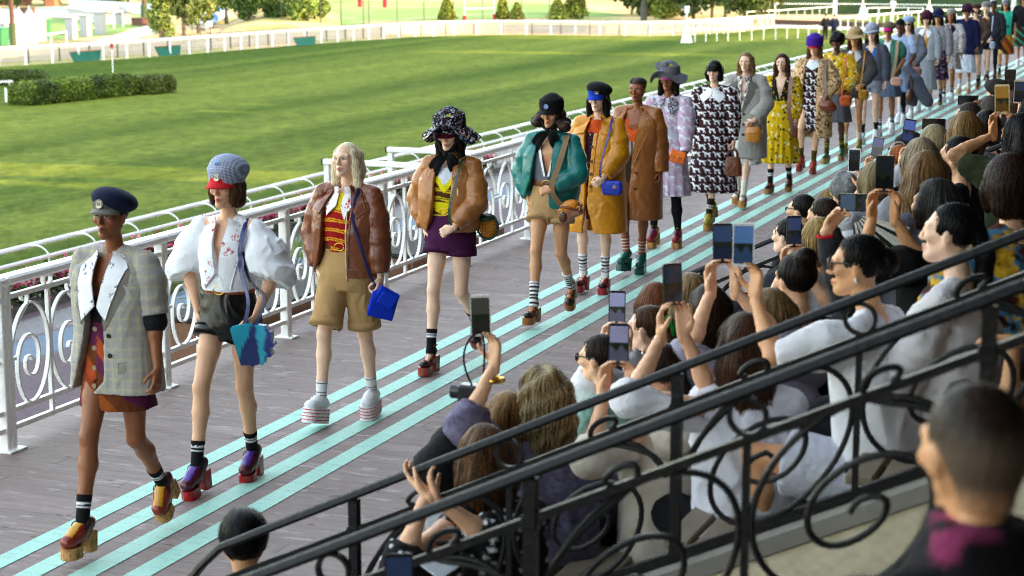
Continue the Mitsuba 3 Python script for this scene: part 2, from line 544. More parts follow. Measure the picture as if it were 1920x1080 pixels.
# ---------------------------------------------------------------- white railing with lyre scrolls
def lyre(W=.84):
    """polylines (u, v) of one half of the lyre motif, u from the centre bar outward to -W/2"""
    s = W / .84
    oval = [(-.405, .62), (-.36, .74), (-.27, .855), (-.185, .885), (-.10, .845), (-.035, .74), (-.012, .60), (-.03, .46), (-.09, .33), (-.17, .262), (-.25, .262), (-.315, .34), (-.345, .47), (-.33, .58), (-.275, .665), (-.21, .685),
            (-.145, .645), (-.118, .56), (-.13, .475), (-.18, .42), (-.235, .435), (-.262, .49), (-.25, .54), (-.215, .552), (-.195, .52)]
    stem = [(-.405, .60), (-.385, .69), (-.33, .775), (-.27, .835), (-.225, .88), (-.212, .925), (-.228, .958), (-.262, .958), (-.278, .93), (-.262, .908)]
    return [A(oval) * [s, 1], A(stem) * [s, 1]]


def flatbar(P, w=.040, t=.012, n=(1, 0, 0)):
    return sweep(P, rect(w, t), up=None) if n is None else sweep3(P, n, w, t)


def sweep3(P, n, w, t):
    """flat bar: width w along n, thickness t in the curve's plane"""
    P = A(P, float); n = A(n, float)
    tg = np.gradient(P, axis=0); tg /= np.linalg.norm(tg, axis=1, keepdims=True)
    b = np.cross(tg, n); b /= np.linalg.norm(b, axis=1, keepdims=True)
    c = [(-w / 2, -t / 2), (w / 2, -t / 2), (w / 2, t / 2), (-w / 2, t / 2)]
    V = np.stack([P + n * x + b * y for x, y in c], 1).reshape(-1, 3)
    m = len(P); i = np.arange(m - 1)[:, None]; j = np.arange(4)[None]
    q = np.stack([i * 4 + j, i * 4 + (j + 1) % 4, (i + 1) * 4 + (j + 1) % 4, (i + 1) * 4 + j], -1).reshape(-1, 4)
    F = np.vstack([q[:, [0, 1, 2]], q[:, [0, 2, 3]], [[0, 1, 2], [0, 2, 3]], A([[0, 2, 1], [0, 3, 2]]) + 4 * (m - 1)])
    mm = trimesh.Trimesh(V, F, process=False)
    return mm


XR, BAY, Y0 = -6.92, 1.82, 9.29
wr = thing('white_railing', 'white painted iron railing with lyre scrolls along the deck edge', 'railing')
LY = lyre(.84)
for k in range(-1, 24):
    y = Y0 + BAY * k
    for dy in ((-.027, .027) if k in (0,) else (0,)):
        w = .022 if k == 0 else .036
        put('post', cat([chbox((XR - .035, y + dy - w, 0), (XR + .035, y + dy + w, 1.035), .006), chbox((XR - .08, y + dy - .06, 0), (XR + .08, y + dy + .06, .014), .004)]), 'white_paint', parent=wr)
    for z, t in ((.955, .03), (.245, .03), (.135, .03)):
        put('cross_rail', boxm((XR - .018, y + .03, z - t / 2), (XR + .018, y + BAY - .03, z + t / 2)), 'white_paint', parent=wr)
    put('handrail', chbox((XR - .06, y - .905 + .91, 1.035), (XR + .06, y + BAY + .003, 1.09), .014), 'white_paint', parent=wr)
    for c in (.47, 1.35):
        yc = y + c
        put('bar', boxm((XR - .014, yc - .012, .15), (XR + .014, yc + .012, .94)), 'white_paint', parent=wr)
        nn = 70 if k < 7 else 36
        ms = []
        for sg_ in (1, -1):
            for L in LY:
                Q = spline(L, nn if len(L) > 12 else nn // 2)
                ms.append(sweep3(np.c_[np.full(len(Q), XR), yc + sg_ * Q[:, 0], Q[:, 1]], (1, 0, 0), .028, .012))
                # short tie to the centre bar
            ms.append(boxm(sorted([0]) and (XR - .01, min(yc + sg_ * .36, yc + sg_ * .43), .55), (XR + .01, max(yc + sg_ * .36, yc + sg_ * .43), .57)))
        put('scroll', cat(ms), 'white_paint', smooth=30, parent=wr)
        th = np.linspace(0, 2 * np.pi, 25)
        put('ring', sweep3(np.c_[np.full(25, XR), yc + .042 * np.cos(th), .998 + .034 * np.sin(th) - .003], (1, 0, 0), .03, .01), 'white_paint', smooth=30, parent=wr)

# stair handrail ends rising behind the railing
for (px, py, Yl, lab) in [(614, 308, 2.1, 'white handrail end of steps behind the blonde model'), (733, 285, 2.1, 'white handrail end of steps behind the dotted hat model')]:
    p = onX(px, py, -8.6)
    k = thing('step_handrail', lab, 'handrail')
    put('post', chbox((p[0] - .03, p[1] - .03, ZG), (p[0] + .03, p[1] + .03, p[2]), .005), 'white_paint', parent=k)
    put('rail', chbox((p[0] - .035, p[1] - .05, p[2] + .002), (p[0] + 1.1, p[1] + .02, p[2] + .055), .006), 'white_paint', parent=k)
    put('end_cap', boxm((p[0] - .045, p[1] - .055, p[2] - .002), (p[0] - .036, p[1] + .025, p[2] + .059)), 'dark_edge', parent=k)

# ---------------------------------------------------------------- picket fence with flower boxes, and the double running rail
XF = -19.0
rng = np.random.default_rng(5)
pf = thing('picket_fence', 'low white picket fence along the path below the flower boxes', 'fence')
pk = []
for y in np.arange(18, 122, .13):
    pk.append(boxm((XF - .01, y, ZG + .14), (XF + .01, y + .055, ZG + .56)))
stuff(put('pickets', cat(pk), 'white_paint', parent=pf))
put('top_rail', boxm((XF - .05, 18, ZG + .44), (XF - .012, 122, ZG + .50)), 'white_paint', parent=pf)
put('bottom_rail', boxm((XF - .05, 18, ZG + .25), (XF - .012, 122, ZG + .30)), 'white_paint', parent=pf)
put('screen', boxm((XF - .33, 50, ZG + .1), (XF - .31, 122, ZG + .7)), 'white_paint', parent=pf)


def cards(P, size, N=None, rng=rng, aspect=1.0):
    """small randomly turned quads at the points P"""
    n = len(P)
    a = rng.normal(size=(n, 3)); a /= np.linalg.norm(a, axis=1, keepdims=True)
    b = rng.normal(size=(n, 3)); b -= a * (a * b).sum(1, keepdims=True); b /= np.linalg.norm(b, axis=1, keepdims=True)
    s = (size * rng.uniform(.6, 1.3, n))[:, None]
    V = np.stack([P - a * s - b * s * aspect * .25, P + b * s * aspect * .75 - a * s * .1, P + a * s + b * s * .1, P - b * s * aspect * .8], 1).reshape(-1, 3)
    i = np.arange(n)[:, None] * 4
    F = np.vstack([i + [[0, 1, 2]], i + [[0, 2, 3]]])
    return V, F


def card_mesh(P, size, col, rng=rng, aspect=1.0):
    V, F = cards(P, size, rng=rng, aspect=aspect)
    return (trimesh.Trimesh(V, F, process=False), np.repeat(col, 4, 0))


for i, y in enumerate(np.arange(20.6, 46, 1.9)):
    k = thing('flower_box', f'{ORD[i]} box of pink geraniums from the left on the picket fence', 'flower box', 'flower boxes along the picket fence')
    put('box', boxm((XF + .013, y, ZG + .26), (XF + .25, y + 1.7, ZG + .42)), 'soil', parent=k)
    n = 720
    P = np.c_[XF + .13 + rng.normal(0, .12, n), y + rng.uniform(0, 1.75, n), ZG + .50 + rng.normal(0, .10, n)]
    keep = meshkit.noise(P * A([3, 3.2, 3]), i) > .36
    P = P[keep]
    col = np.where(rng.random((len(P), 1)) < .4, C('#e0708e'), np.where(rng.random((len(P), 1)) < .5, C('#f0a0b4'), C('#c63a66')))
    m, c = card_mesh(P, .042, col)
    stuff(put('blossoms', m, 'leaf', parent=k, color=c))
    n = 700
    P = np.c_[XF + .16 + rng.normal(0, .10, n), y + rng.uniform(-.05, 1.8, n), ZG + .46 - np.abs(rng.normal(0, .14, n)) * rng.uniform(.3, 1.6, n)]
    P = np.vstack([P, np.c_[XF + .13 + rng.normal(0, .13, 250), y + rng.uniform(0, 1.75, 250), ZG + .46 + rng.normal(0, .08, 250)]])
    col = C('#3c5a24') * rng.uniform(.5, 1.3, (len(P), 1))
    m, c = card_mesh(P, .045, col)
    stuff(put('foliage', m, 'leaf', parent=k, color=c))

rr = thing('running_rail', 'white double tube running rail with curved brackets beside the flower fence', 'railing')
yy = np.r_[np.arange(14, 112, 4), 116, 120, 124, 127.5]
xx = np.full(len(yy), XF - .35)
put('upper_tube', tube(np.c_[xx - .25, yy, np.full(len(yy), -2.09)], .045, 8), 'white_paint', smooth=40, parent=rr)
put('lower_tube', tube(np.c_[xx + .15, yy, np.full(len(yy), -2.25)], .035, 8), 'white_paint', smooth=40, parent=rr)
for y in np.arange(17, 126, 1.45):
    Q = spline([(XF - .60, y, -2.10), (XF - .45, y, -2.07), (XF - .30, y, -2.11), (XF - .19, y, -2.21), (XF - .19, y, -2.4)], 12)
    put('bracket', tube(Q, .016, 6), 'white_paint', smooth=40, parent=rr)
for y in np.arange(17, 126, 2.9):
    put('post', tube([(XF - .19, y, ZG), (XF - .19, y, -2.3)], .03, 6), 'white_paint', smooth=40, parent=rr)


# ---------------------------------------------------------------- far fences
def rail_fence(name, label, pts, ztop, post_gap, rail_r=.06, post=.045, extra=None, mats='white_paint', catg='fence', z0=ZG):
    k = thing(name, label, catg)
    P = spline(np.c_[A(pts), np.zeros(len(pts))], 80) if len(pts) > 2 else np.linspace(np.r_[pts[0], 0], np.r_[pts[1], 0], 20)
    d = np.r_[0, np.cumsum(np.linalg.norm(np.diff(P, axis=0), axis=1))]
    put('top_rail', sweep(P + [0, 0, z0 + ztop], rect(rail_r * 2, rail_r * 2.4), up=(0, 0, 1)), mats, parent=k)
    n = max(2, int(d[-1] / post_gap))
    s = np.linspace(0, d[-1], n + 1)
    Q = np.c_[np.interp(s, d, P[:, 0]), np.interp(s, d, P[:, 1])]
    for q in Q:
        put('post', boxm((q[0] - post, q[1] - post, z0), (q[0] + post, q[1] + post, z0 + ztop - rail_r)), mats, parent=k)
    if extra:
        for z, r in extra:
            put('lower_rail', sweep(P + [0, 0, z0 + z], rect(r, r), up=(0, 0, 1)), mats, parent=k)
    return k


rail_fence('course_fence', 'long white post and rail fence along the far side of the turf', FENCE[1:], .95, 1.75)
mat('wire_dark', (.07, .075, .06), .7, .3)
mat('sand_screen', mikit.proc(lambda p, n, uv: mix((.44, .40, .34), (.56, .52, .46), fbm(p.x * .6, p.y * .6, p.z * 2, 3))), .95, .1)
off = [(x - 1.1, y + .6) for x, y in FENCE]
kf = rail_fence('mesh_fence', 'dark post and wire fence just behind the white rail fence', off, 1.0, 2.1, .015, .03, [(.6, .012), (.3, .012)], 'wire_dark')
sp = spline(np.c_[A([(x - 2.2, y + 1.4) for x, y in FENCE]), np.zeros(len(FENCE))], 80)
put('screen', sweep(sp + [0, 0, ZG + .34], rect(.03, .66), up=(0, 0, 1)), 'sand_screen', parent=kf)
rail_fence('crossing_fence', 'thin white rail across the turf beside the pylon', [G(1303, 79)[:2], G(1380, 76)[:2], G(1450, 74)[:2], G(1535, 71)[:2]], .82, .95, .03, .03)
rail_fence('approach_fence', 'white rail fence before the dark hurdle', [G(1285, 64)[:2], G(1400, 57)[:2], G(1447, 53)[:2]], .95, 1.6)
rail_fence('inner_fence', 'white rail fence running to the white flagpoles', [G(1400, 43)[:2], G(1450, 40)[:2], G(1562, 31)[:2]], .9, 1.6, .03, .03)
rail_fence('right_fence', 'curved white rail fence left of the white gate', [G(1575, 66)[:2], G(1640, 60)[:2], G(1730, 52)[:2], G(1850, 44)[:2]], 1.25, 1.3, .05, .04)
rail_fence('field_fence', 'low white rail fence on the sunlit far turf', [G(1625, 37)[:2], G(1680, 36)[:2], G(1730, 37)[:2]], 1.0, 1.2, .03, .05)

# dark hurdle, far hedges and dark green rails
mat('hedge_brown', (.10, .06, .045), .9, .2)
mat('far_green', mikit.proc(lambda p, n, uv: mix((.025, .05, .03), (.06, .10, .04), fbm(p.x, p.y, p.z * 2, 3))), .9, .2)
k = thing('hurdle', 'low dark brush hurdle across the far turf', 'hurdle')
a, b = G(1449, 50)[:2], G(1700, 58)[:2]
put('brush', sweep([np.r_[a, ZG + .34], np.r_[b, ZG + .34]], rect(.7, .42), up=(0, 0, 1)), 'hedge_brown', parent=k)
put('base_board', sweep([np.r_[a, ZG + .09] + [0, -.45, 0], np.r_[b, ZG + .09] + [0, -.45, 0]], rect(.1, .2), up=(0, 0, 1)), 'white_paint', parent=k)
k = thing('far_hedge', 'long dark green hedge with white rails behind the far turf', 'hedge')
a, b, c2 = G(1395, 26)[:2], G(1640, 27)[:2], G(1990, 33)[:2]
put('leaves', sweep([np.r_[a, ZG + .9], np.r_[b, ZG + .9], np.r_[c2, ZG + .9]], rect(1.2, 1.7), up=(0, 0, 1)), 'far_green', parent=k)
for z in (1.0, 1.9):
    put('rail', sweep([np.r_[a, ZG + z] + [0, -1.6, 0], np.r_[b, ZG + z] + [0, -1.6, 0], np.r_[c2, ZG + z] + [0, -1.6, 0]], rect(.07, .09), up=(0, 0, 1)), 'white_paint', parent=k)


# pylons and posts
def pylon(px, py, h, w, lab):
    p = G(px, py); k = thing('white_pylon', lab, 'pylon')
    V = []
    m = trimesh.convex.convex_hull(A([[x * w * .5, y * w * .5, 0] for x in (-1, 1) for y in (-1, 1)] + [[x * w * .16, y * w * .16, h * .55] for x in (-1, 1) for y in (-1, 1)]))
    m.apply_translation(p)
    put('base', m, 'white_paint', parent=k)
    put('pole', tube([p + [0, 0, h * .54], p + [0, 0, h]], .06, 6), 'white_paint', parent=k)
    put('disc', boxm(p + [-.16, -.03, h - .02], p + [.16, .03, h + .42]), 'white_paint', parent=k)


pylon(1287, 80, 1.95, .62, 'tall white pylon with a pole on the turf left of the bob haired model')
pylon(1617, 37, 2.2, .8, 'white pylon on the sunlit far turf')
pylon(1741, 40, 2.4, .9, 'white pylon right of the far turf, behind the purple hat')
for px, py, top, lab in [(1563, 30, 0, 'thin white flagpole left of the pair'), (1567, 31, 0, 'thin white flagpole right of the pair'), (1453, 28, 10, 'white disc post near the far hedge'), (1673, 53, 12, 'thin white post rising from the curved fence')]:
    p = G(px, py); k = thing('white_post', lab, 'post'); D = (p - CAM) @ FWD
    h = (py - top) * D / FPX
    put('pole', tube([p, p + [0, 0, max(h, 1.5) * 1.06]], .07, 6), 'white_paint', parent=k)
    put('cap', chbox(p + [-.2, -.06, h], p + [.2, .06, h + .4], .03), 'white_paint', parent=k)

# marker post with the red diamond
p = G(212, 143); k = thing('marker_post', 'white marker post with a red and white disc by the hedge', 'post')
put('pole', tube([p, p + [0, 0, 1.28]], .028, 8), 'white_paint', parent=k)
mat('red_paint', C('#b02030'), .5, .4)
put('disc', trimesh.convex.convex_hull(A([p + [0, -.03, 1.28], p + [0, -.03, 1.62], p + [.11, -.03, 1.45], p + [-.11, -.03, 1.45], p + [0, .0, 1.28], p + [0, .0, 1.62], p + [.11, .0, 1.45], p + [-.11, .0, 1.45]])), 'red_paint', parent=k)

# green pads at the fence foot
mat('green_canvas', mikit.proc(lambda p, n, uv: mix((.0, .085, .058), (.002, .125, .085), fbm(p.x * 3, p.y * 3, p.z * 3, 3))), .7, .3)
mat('orange_edge', C('#b4582c'), .8, .2)
for px0, px1, py, lab in [(127, 183, 117, 'green canvas pad leaning on the fence behind the red marker'), (287, 333, 106, 'second green canvas pad along the fence'), (547, 586, 87, 'rightmost green canvas pad along the fence')]:
    a, b = G(px0, py)[:2], G(px1, py - (px1 - px0) * .075)[:2]
    k = thing('canvas_pad', lab, 'pad')
    mid = (a + b) / 2; d = (b - a); L = np.linalg.norm(d); d /= L; nrm = A([d[1], -d[0]])
    P = []
    for s, z, o in [(-.44, 0, .38), (.40, 0, .38), (-.50, .52, .16), (.56, .52, .16)]:
        for t in (0, -.06):
            P.append(np.r_[mid + d * L * s + nrm * (o + t), ZG + z + .02])
    m = trimesh.convex.convex_hull(A(P))
    put('canvas', m, 'green_canvas', parent=k)
    e0, e1 = np.r_[mid - d * L * .505 + nrm * .15, ZG + .56], np.r_[mid + d * L * .57 + nrm * .15, ZG + .56]
    put('trim', sweep([e0, e1], rect(.05, .03), up=(0, 0, 1)), 'orange_edge', parent=k)


# ---------------------------------------------------------------- vegetation
def blob_cards(centres, radii, n, size, col, seed, dark=.55, fill=.35, aspect=1.0):
    r = np.random.default_rng(seed)
    centres, radii = A(centres, float), A(radii, float)
    w = radii.prod(1) ** (2 / 3.); w /= w.sum()
    which = r.choice(len(centres), n, p=w)
    d = r.normal(size=(n, 3)); d /= np.linalg.norm(d, axis=1, keepdims=True)
    rad = r.uniform(fill, 1.0, n) ** .5 + r.normal(0, .07, n)
    P = centres[which] + d * radii[which] * rad[:, None]
    tone = r.uniform(.65, 1.3, n) * (.75 + .5 * r.random(len(centres))[which])
    hue = r.uniform(0, 1, (n, 1))
    c = (A(col[0]) * (1 - hue) + A(col[1]) * hue) * tone[:, None]
    return card_mesh(P, size, c, r, aspect)


def tree(name, lab, px, py, h, w, col, seed, n=2600, shape='round', trunk=.25, size=.22, group=None, catg='tree', z=ZG, lift=0.0, crown0=.3, depth=None):
    p = G(px, py, z)
    if depth: p = atD(px, py, depth); p[2] = z
    r = np.random.default_rng(seed)
    k = thing(name, lab, catg, group)
    tw = h * .02 + .05
    top = p + [r.normal(0, .1), r.normal(0, .1), h * .75]
    limbs = [tube([p - [0, 0, .1], p + [0, 0, h * .3], top], [tw, tw * .75, tw * .2], 7)]
    cs, rs = [], []
    if shape == 'cone':
        for t in np.linspace(0, 1, 9):
            cs.append(p + [0, 0, h * (.12 + .82 * t)]); rr_ = w * .5 * (1 - .82 * t) + .05
            rs.append([rr_, rr_, h * .12])
    elif shape == 'poplar':
        for t in np.linspace(0, 1, 14):
            a = r.uniform(0, 6.28); q = w * .22 * r.random()
            cs.append(p + [math.cos(a) * q, math.sin(a) * q, h * (.12 + .86 * t)])
            rr_ = w * .5 * (1 - .35 * abs(t - .45) * 2) * r.uniform(.5, .9)
            rs.append([rr_, rr_, h * .10])
    else:
        m = 16
        for i in range(m):
            d = r.normal(size=3); d /= np.linalg.norm(d)
            q = r.uniform(.35, .8)
            c = p + [0, 0, h * (crown0 + (1 - crown0) * .5)] + d * [w * .5 * q, w * .5 * q, h * (1 - crown0) * .5 * q]
            cs.append(c); s = r.uniform(.28, .5)
            rs.append([w * .5 * s, w * .5 * s, h * (1 - crown0) * .5 * s * 1.05])
            if i % 3 == 0: limbs.append(tube([p + [0, 0, h * .28], (p + [0, 0, h * .28] + c) / 2 + [0, 0, .1], c], [tw * .5, tw * .35, tw * .1], 5))
    put('trunk', cat(limbs), 'bark', smooth=True, parent=k)
    m, c = blob_cards(cs, rs, n, size, col, seed + 9)
    ck = put('crown', m, 'leaf', parent=k, color=c)
    stuff(ck)
    return k


mat('bark', mikit.proc(lambda p, n, uv: mix((.10, .075, .055), (.17, .13, .10), fbm(p.x * 8, p.y * 8, p.z * 3, 3))), .9, .2)
OL, LG, PN, YG = (C('#566632'), C('#3f5226')), (C('#748444'), C('#566832')), (C('#55702c'), C('#7f9440')), (C('#848e46'), C('#647338'))
tree('slender_tree', 'slender pale green tree behind the fence, left of the sandy slope', 303, 78, 5.4, 2.3, (C('#8a9a4c'), C('#66783a')), 1, 3600, 'poplar', size=.12)
tree('young_tree', 'pale young tree behind the slender tree', 345, 66, 5.0, 3.2, LG, 2, 2600, size=.16, crown0=.14)
tree('young_tree', 'second pale young tree left of the pines', 372, 62, 4.6, 3.0, YG, 3, 2200, size=.16, crown0=.16)
for i, (px, py, h, w) in enumerate([(425, 45, 6.2, 3.8), (466, 53, 5.0, 3.8), (512, 52, 3.6, 3.2), (552, 48, 4.2, 3.2), (570, 54, 3.4, 2.6), (590, 50, 3.3, 2.6), (455, 40, 6.5, 4.6)]):
    tree('pine_tree', ['leftmost round pine above the sandy slope', 'tall round pine second from the left', 'dark low round pine in the middle of the row', 'pale pine behind the dark round pine', 'light green pine right of the dark pine', 'rightmost light green pine of the row', 'tall pine rising behind the row of round pines'][i], px, py, h, w, (C('#3c5428'), C('#66803c')) if i not in (4, 5) else (C('#6a843c'), C('#869a4c')), 20 + i, 2800, size=.16, crown0=.13)
for i, (px, py, h, w) in enumerate([(838, 38, 2.2, 1.5), (942, 36, 2.6, 1.1), (969, 36, 1.4, 1.3), (1045, 36, 1.9, 1.7), (1079, 35, 4.0, 2.3), (1247, 35, 4.3, 2.7)]):
    tree('conifer', ['small conifer left of the rugby posts', 'thin conifer right of the rugby posts', 'tiny conifer between the two middle conifers', 'low bushy conifer left of the taller one', 'bright green conifer at the edge of the pitch', 'bright green conifer beside the dark pole'][i], px, py, h, w, (C('#5c6c28'), C('#8c9438')), 40 + i, 2200, 'cone', size=.13)
for i, (px, py, h, w, cc) in enumerate([(1300, 38, 5.2, 5.5, OL), (1335, 36, 5.4, 4.2, LG), (1360, 34, 5.6, 4.5, LG), (1395, 42, 4.0, 4.6, OL), (1425, 39, 6.2, 5.2, YG), (1215, 30, 4.6, 4.6, OL), (1185, 26, 4.4, 5.0, OL), (1275, 28, 6.0, 5.5, OL)]):
    tree('leafy_tree', ['olive tree left of the two thin trunks', 'light tree with a thin pale trunk', 'second light tree with a thin pale trunk', 'low olive bush tree by the white fence', 'tall yellow green tree right of the bushes', 'olive tree behind the dark pole', 'olive tree left of the dark pole', 'dark olive tree behind the bright conifer'][i], px, py, h, w, cc, 60 + i, 2000, size=.22, crown0=.06 if i not in (1, 2) else .2)
r_ = np.random.default_rng(77)
for i, px in enumerate(np.r_[np.arange(-20, 420, 52), np.arange(1120, 2000, 40)]):
    right = px > 800
    cc = [OL, (C('#3f5226'), C('#566b30')), LG, (C('#2f4522'), C('#4a5e2c'))][i % 4]
    dep = r_.uniform(235, 265) if right else r_.uniform(185, 205)
    p = atD(px, 0, dep)
    tree('woodland_tree', f'{ORD[i - 9]} tree from the left in the woodland line, top right' if right else f'{ORD[i]} bushy tree from the left along the top left edge', px, 0, r_.uniform(11, 15) if right else r_.uniform(4.2, 6.0), r_.uniform(8, 11) if right else r_.uniform(5.5, 7.5), cc, 200 + i, 1700, size=.5 if right else .34,
         group='woodland trees at the top right' if right else 'bushy trees at the top left', crown0=.04, depth=dep)
# low shrubs at the foot of the woodland
for i, px in enumerate(np.arange(1440, 1960, 34)):
    p = atD(px, 18, 222); p[2] = ZG
    k = thing('roadside_shrub', f'{ORD[i]} low shrub from the left at the foot of the woodland', 'shrub', 'shrubs at the foot of the woodland')
    m, c = blob_cards([p + [r_.normal(0, .8), 0, .7] for _ in range(4)], [[1.5, 1.2, r_.uniform(.7, 1.4)]] * 4, 420, .3, YG if i % 3 == 0 else OL, 400 + i)
    stuff(put('leaves', m, 'leaf', parent=k, color=c))
    put('stem', tube([p, p + [0, 0, .8]], .05, 5), 'bark', parent=k)

# clipped steeplechase hedge, round bush, and the low far hedge
def hedge(name, lab, a, b, w, h, n, seed, col, size=.09, cap=True):
    k = thing(name, lab, 'hedge')
    a, b = A(a), A(b); d = b - a; L = np.linalg.norm(d); d /= L; nrm = A([-d[1], d[0]])
    r = np.random.default_rng(seed)
    nc = int(L / .45) + 1
    s = Sdf()
    for i in range(nc + 1):
        q = a + d * L * i / nc
        hh = h * r.uniform(.97, 1.03)
        s.box(np.r_[q, ZG + hh / 2], (.42, w / 2 * r.uniform(.96, 1.04), hh / 2), .16, R=np.c_[np.r_[d, 0], np.r_[nrm, 0], [0, 0, 1]], k=.1)
    V, F = s.mesh(.10, .05, (2.5, 2.5, 3), seed)
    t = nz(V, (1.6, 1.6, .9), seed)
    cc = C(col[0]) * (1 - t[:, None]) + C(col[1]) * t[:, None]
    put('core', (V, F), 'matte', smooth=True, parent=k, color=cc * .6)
    m = trimesh.Trimesh(V, F, process=False)
    P, fi = trimesh.sample.sample_surface(m, n, seed=seed)
    N = m.face_normals[fi]
    P = P + N * r.uniform(-.04, .10, (n, 1))
    tt = np.clip(nz(P, (1.6, 1.6, .9), seed) * 1.6 - .3, 0, 1)[:, None]
    cc = (C(col[0]) * (1 - tt) + C(col[1]) * tt) * r.uniform(.6, 1.4, (n, 1))
    mm, c = card_mesh(P, size, cc, r)
    stuff(put('leaves', mm, 'leaf', parent=k, color=c))


hedge('clipped_hedge', 'long clipped green hedge on the turf at left', G(50, 196)[:2], G(225, 178)[:2], 1.3, .78, 13000, 3, ('#33441c', '#768a30'), .055)
hedge('clipped_hedge', 'rounded clipped bush right of the long hedge', G(276, 176)[:2], G(300, 173)[:2], 1.2, .66, 4500, 4, ('#46501f', '#6f7a30'), .05)
hedge('clipped_hedge', 'low dark hedge behind the long hedge at the left edge', G(-60, 160)[:2], G(70, 158)[:2], .9, .55, 4000, 6, ('#2c3a1a', '#56682a'), .06)
p = G(-40, 168); k = thing('low_white_rail', 'short white rail left of the clipped hedge', 'rail')
put('rail', sweep([G(-60, 170) + [0, 0, .3], G(24, 165) + [0, 0, .3]], rect(.07, .09), up=(0, 0, 1)), 'white_paint', parent=k)
for px in (-40, 18): put('post', tube([G(px, 168), G(px, 168) + [0, 0, .3]], .03, 6), 'white_paint', parent=k)
p = G(38, 198); k = thing('hedge_marker', 'little white marker at the near end of the hedge', 'marker')
put('plate', chbox(p + [-.05, -.9, .2], p + [.05, -.86, .75], .01), 'white_paint', parent=k)

# ---------------------------------------------------------------- sports ground beyond the fence (sunlit)
def gpoly(pts): return [tuple(G(*p)[:2]) for p in pts]


struct('sports_pitch', sheet(gpoly([(70, 78), (205, 66), (290, 44), (270, 28), (130, 27), (60, 40)]), ZG + .006), 'pitch_mat', 'small green sports pitch at the far left')
struct('running_track', sheet(gpoly([(110, 95), (285, 48), (300, 60), (170, 96)]), ZG + .010), 'track_mat', 'grey green track beside the small pitch')
struct('far_track', sheet(gpoly([(-60, 34), (60, 36), (130, 26), (285, 25), (285, 12), (100, 12), (-60, 17)]), ZG + .004), 'track_mat', 'grey green track behind the small pitch')
struct('rugby_pitch', sheet(gpoly([(470, 50), (640, 52), (700, 40), (1000, 34), (1180, 30), (1010, 5), (620, 0), (520, 10)]), ZG + .006), 'pitch_mat', 'pale green rugby pitch beyond the fence')
k = thing('pitch_lines', 'white lines marked on the rugby pitch', 'line')
labels[k]['kind'] = 'stuff'
ms = []
for a, b in [((655, 42), (985, 22)), ((640, 21), (700, 23)), ((655, 28), (690, 29)), ((640, 33), (668, 36)), ((700, 12), (900, 15)), ((240, 56), (285, 50)), ((105, 62), (180, 52)), ((150, 88), (285, 47))]:
    p, q = G(*a)[:2], G(*b)[:2]
    d = (q - p) / np.linalg.norm(q - p); n = A([-d[1], d[0]]) * .09
    ms.append(sheet([p - n, q - n, q + n, p + n], ZG + .022))
scene[k + '__paint'] = mikit.ply(cat(ms), 'line_white')

# tents
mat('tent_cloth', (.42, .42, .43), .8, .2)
for i, (px, py, w) in enumerate([(3, 86, 2.1), (38, 82, 1.6), (57, 78, 1.5)]):
    p = G(px, py); k = thing('pagoda_tent', ['white pagoda tent at the left edge', 'white pagoda tent between its neighbours', 'white pagoda tent nearest the green bin'][i], 'tent')
    prof = [(0, 1.9), (.06, 1.9), (.06, 1.62)]
    m = 9; V = []; F = []
    hs = [0, 1.35, 1.40, 1.60, 1.85, 2.2]; ws = [.5, .5, .52, .30, .13, .02]
    for h, s in zip(hs, ws):
        for x, y in ((-1, -1), (1, -1), (1, 1), (-1, 1)): V.append(p + [x * w * s, y * w * s, h])
    for a in range(len(hs) - 1):
        for j in range(4):
            b = a * 4; F += [[b + j, b + (j + 1) % 4, b + 4 + (j + 1) % 4], [b + j, b + 4 + (j + 1) % 4, b + 4 + j]]
    V, F = A(V), A(F)
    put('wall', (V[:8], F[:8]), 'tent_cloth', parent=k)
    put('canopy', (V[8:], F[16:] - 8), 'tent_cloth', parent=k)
    put('finial', tube([p + [0, 0, 2.18], p + [0, 0, 2.36]], .03, 5), 'white_paint', parent=k)
p = G(78, 72)
mat('bin_green', (.04, .20, .09), .5, .4)
for px, py, lab in [(78, 72, 'green wheelie bin beside the white tents'), (0, 90, 'pale green bin at the left edge')]:
    p = G(px, py); k = thing('wheelie_bin', lab, 'bin')
    put('body', trimesh.convex.convex_hull(A([p + [x * .38, y * .38, 0] for x in (-1, 1) for y in (-1, 1)] + [p + [x * .46, y * .46, 1.15] for x in (-1, 1) for y in (-1, 1)])), 'bin_green', parent=k)
    put('lid', chbox(p + [-.5, -.5, 1.15], p + [.5, .5, 1.27], .04), 'bin_green', parent=k)
mat('rust_brown', (.12, .06, .045), .7, .3)
mat('post_green', (.07, .10, .045), .7, .3)
for px, py, lab in [(25, 94, 'brown and green floodlight mast beside the tents'), (271, 46, 'brown and green floodlight mast behind the goal')]:
    p = G(px, py); k = thing('floodlight_mast', lab, 'mast')
    D = (p - CAM) @ FWD; r = 11 * D / FPX / 2
    put('pole', tube([p + [0, 0, 1.2], p + [0, 0, 11]], [r * .8, r * .7], 10), 'rust_brown', smooth=40, parent=k)
    put('padding', tube([p, p + [0, 0, (94 - 45 if px < 100 else 36) * D / FPX * 1.02]], r * 1.15, 12), 'post_green', smooth=40, parent=k)
for px, py, lab in [(1043, 24, 'short dark mast behind the rugby pitch'), (1207, 38, 'dark mast beside the bright conifer')]:
    p = G(px, py); k = thing('dark_mast', lab, 'mast')
    put('pole', tube([p, p + [0, 0, 9]], .18, 8), 'wire_dark', smooth=40, parent=k)
    put('base', tube([p, p + [0, 0, 1.2]], .3, 8), 'wire_dark', smooth=40, parent=k)
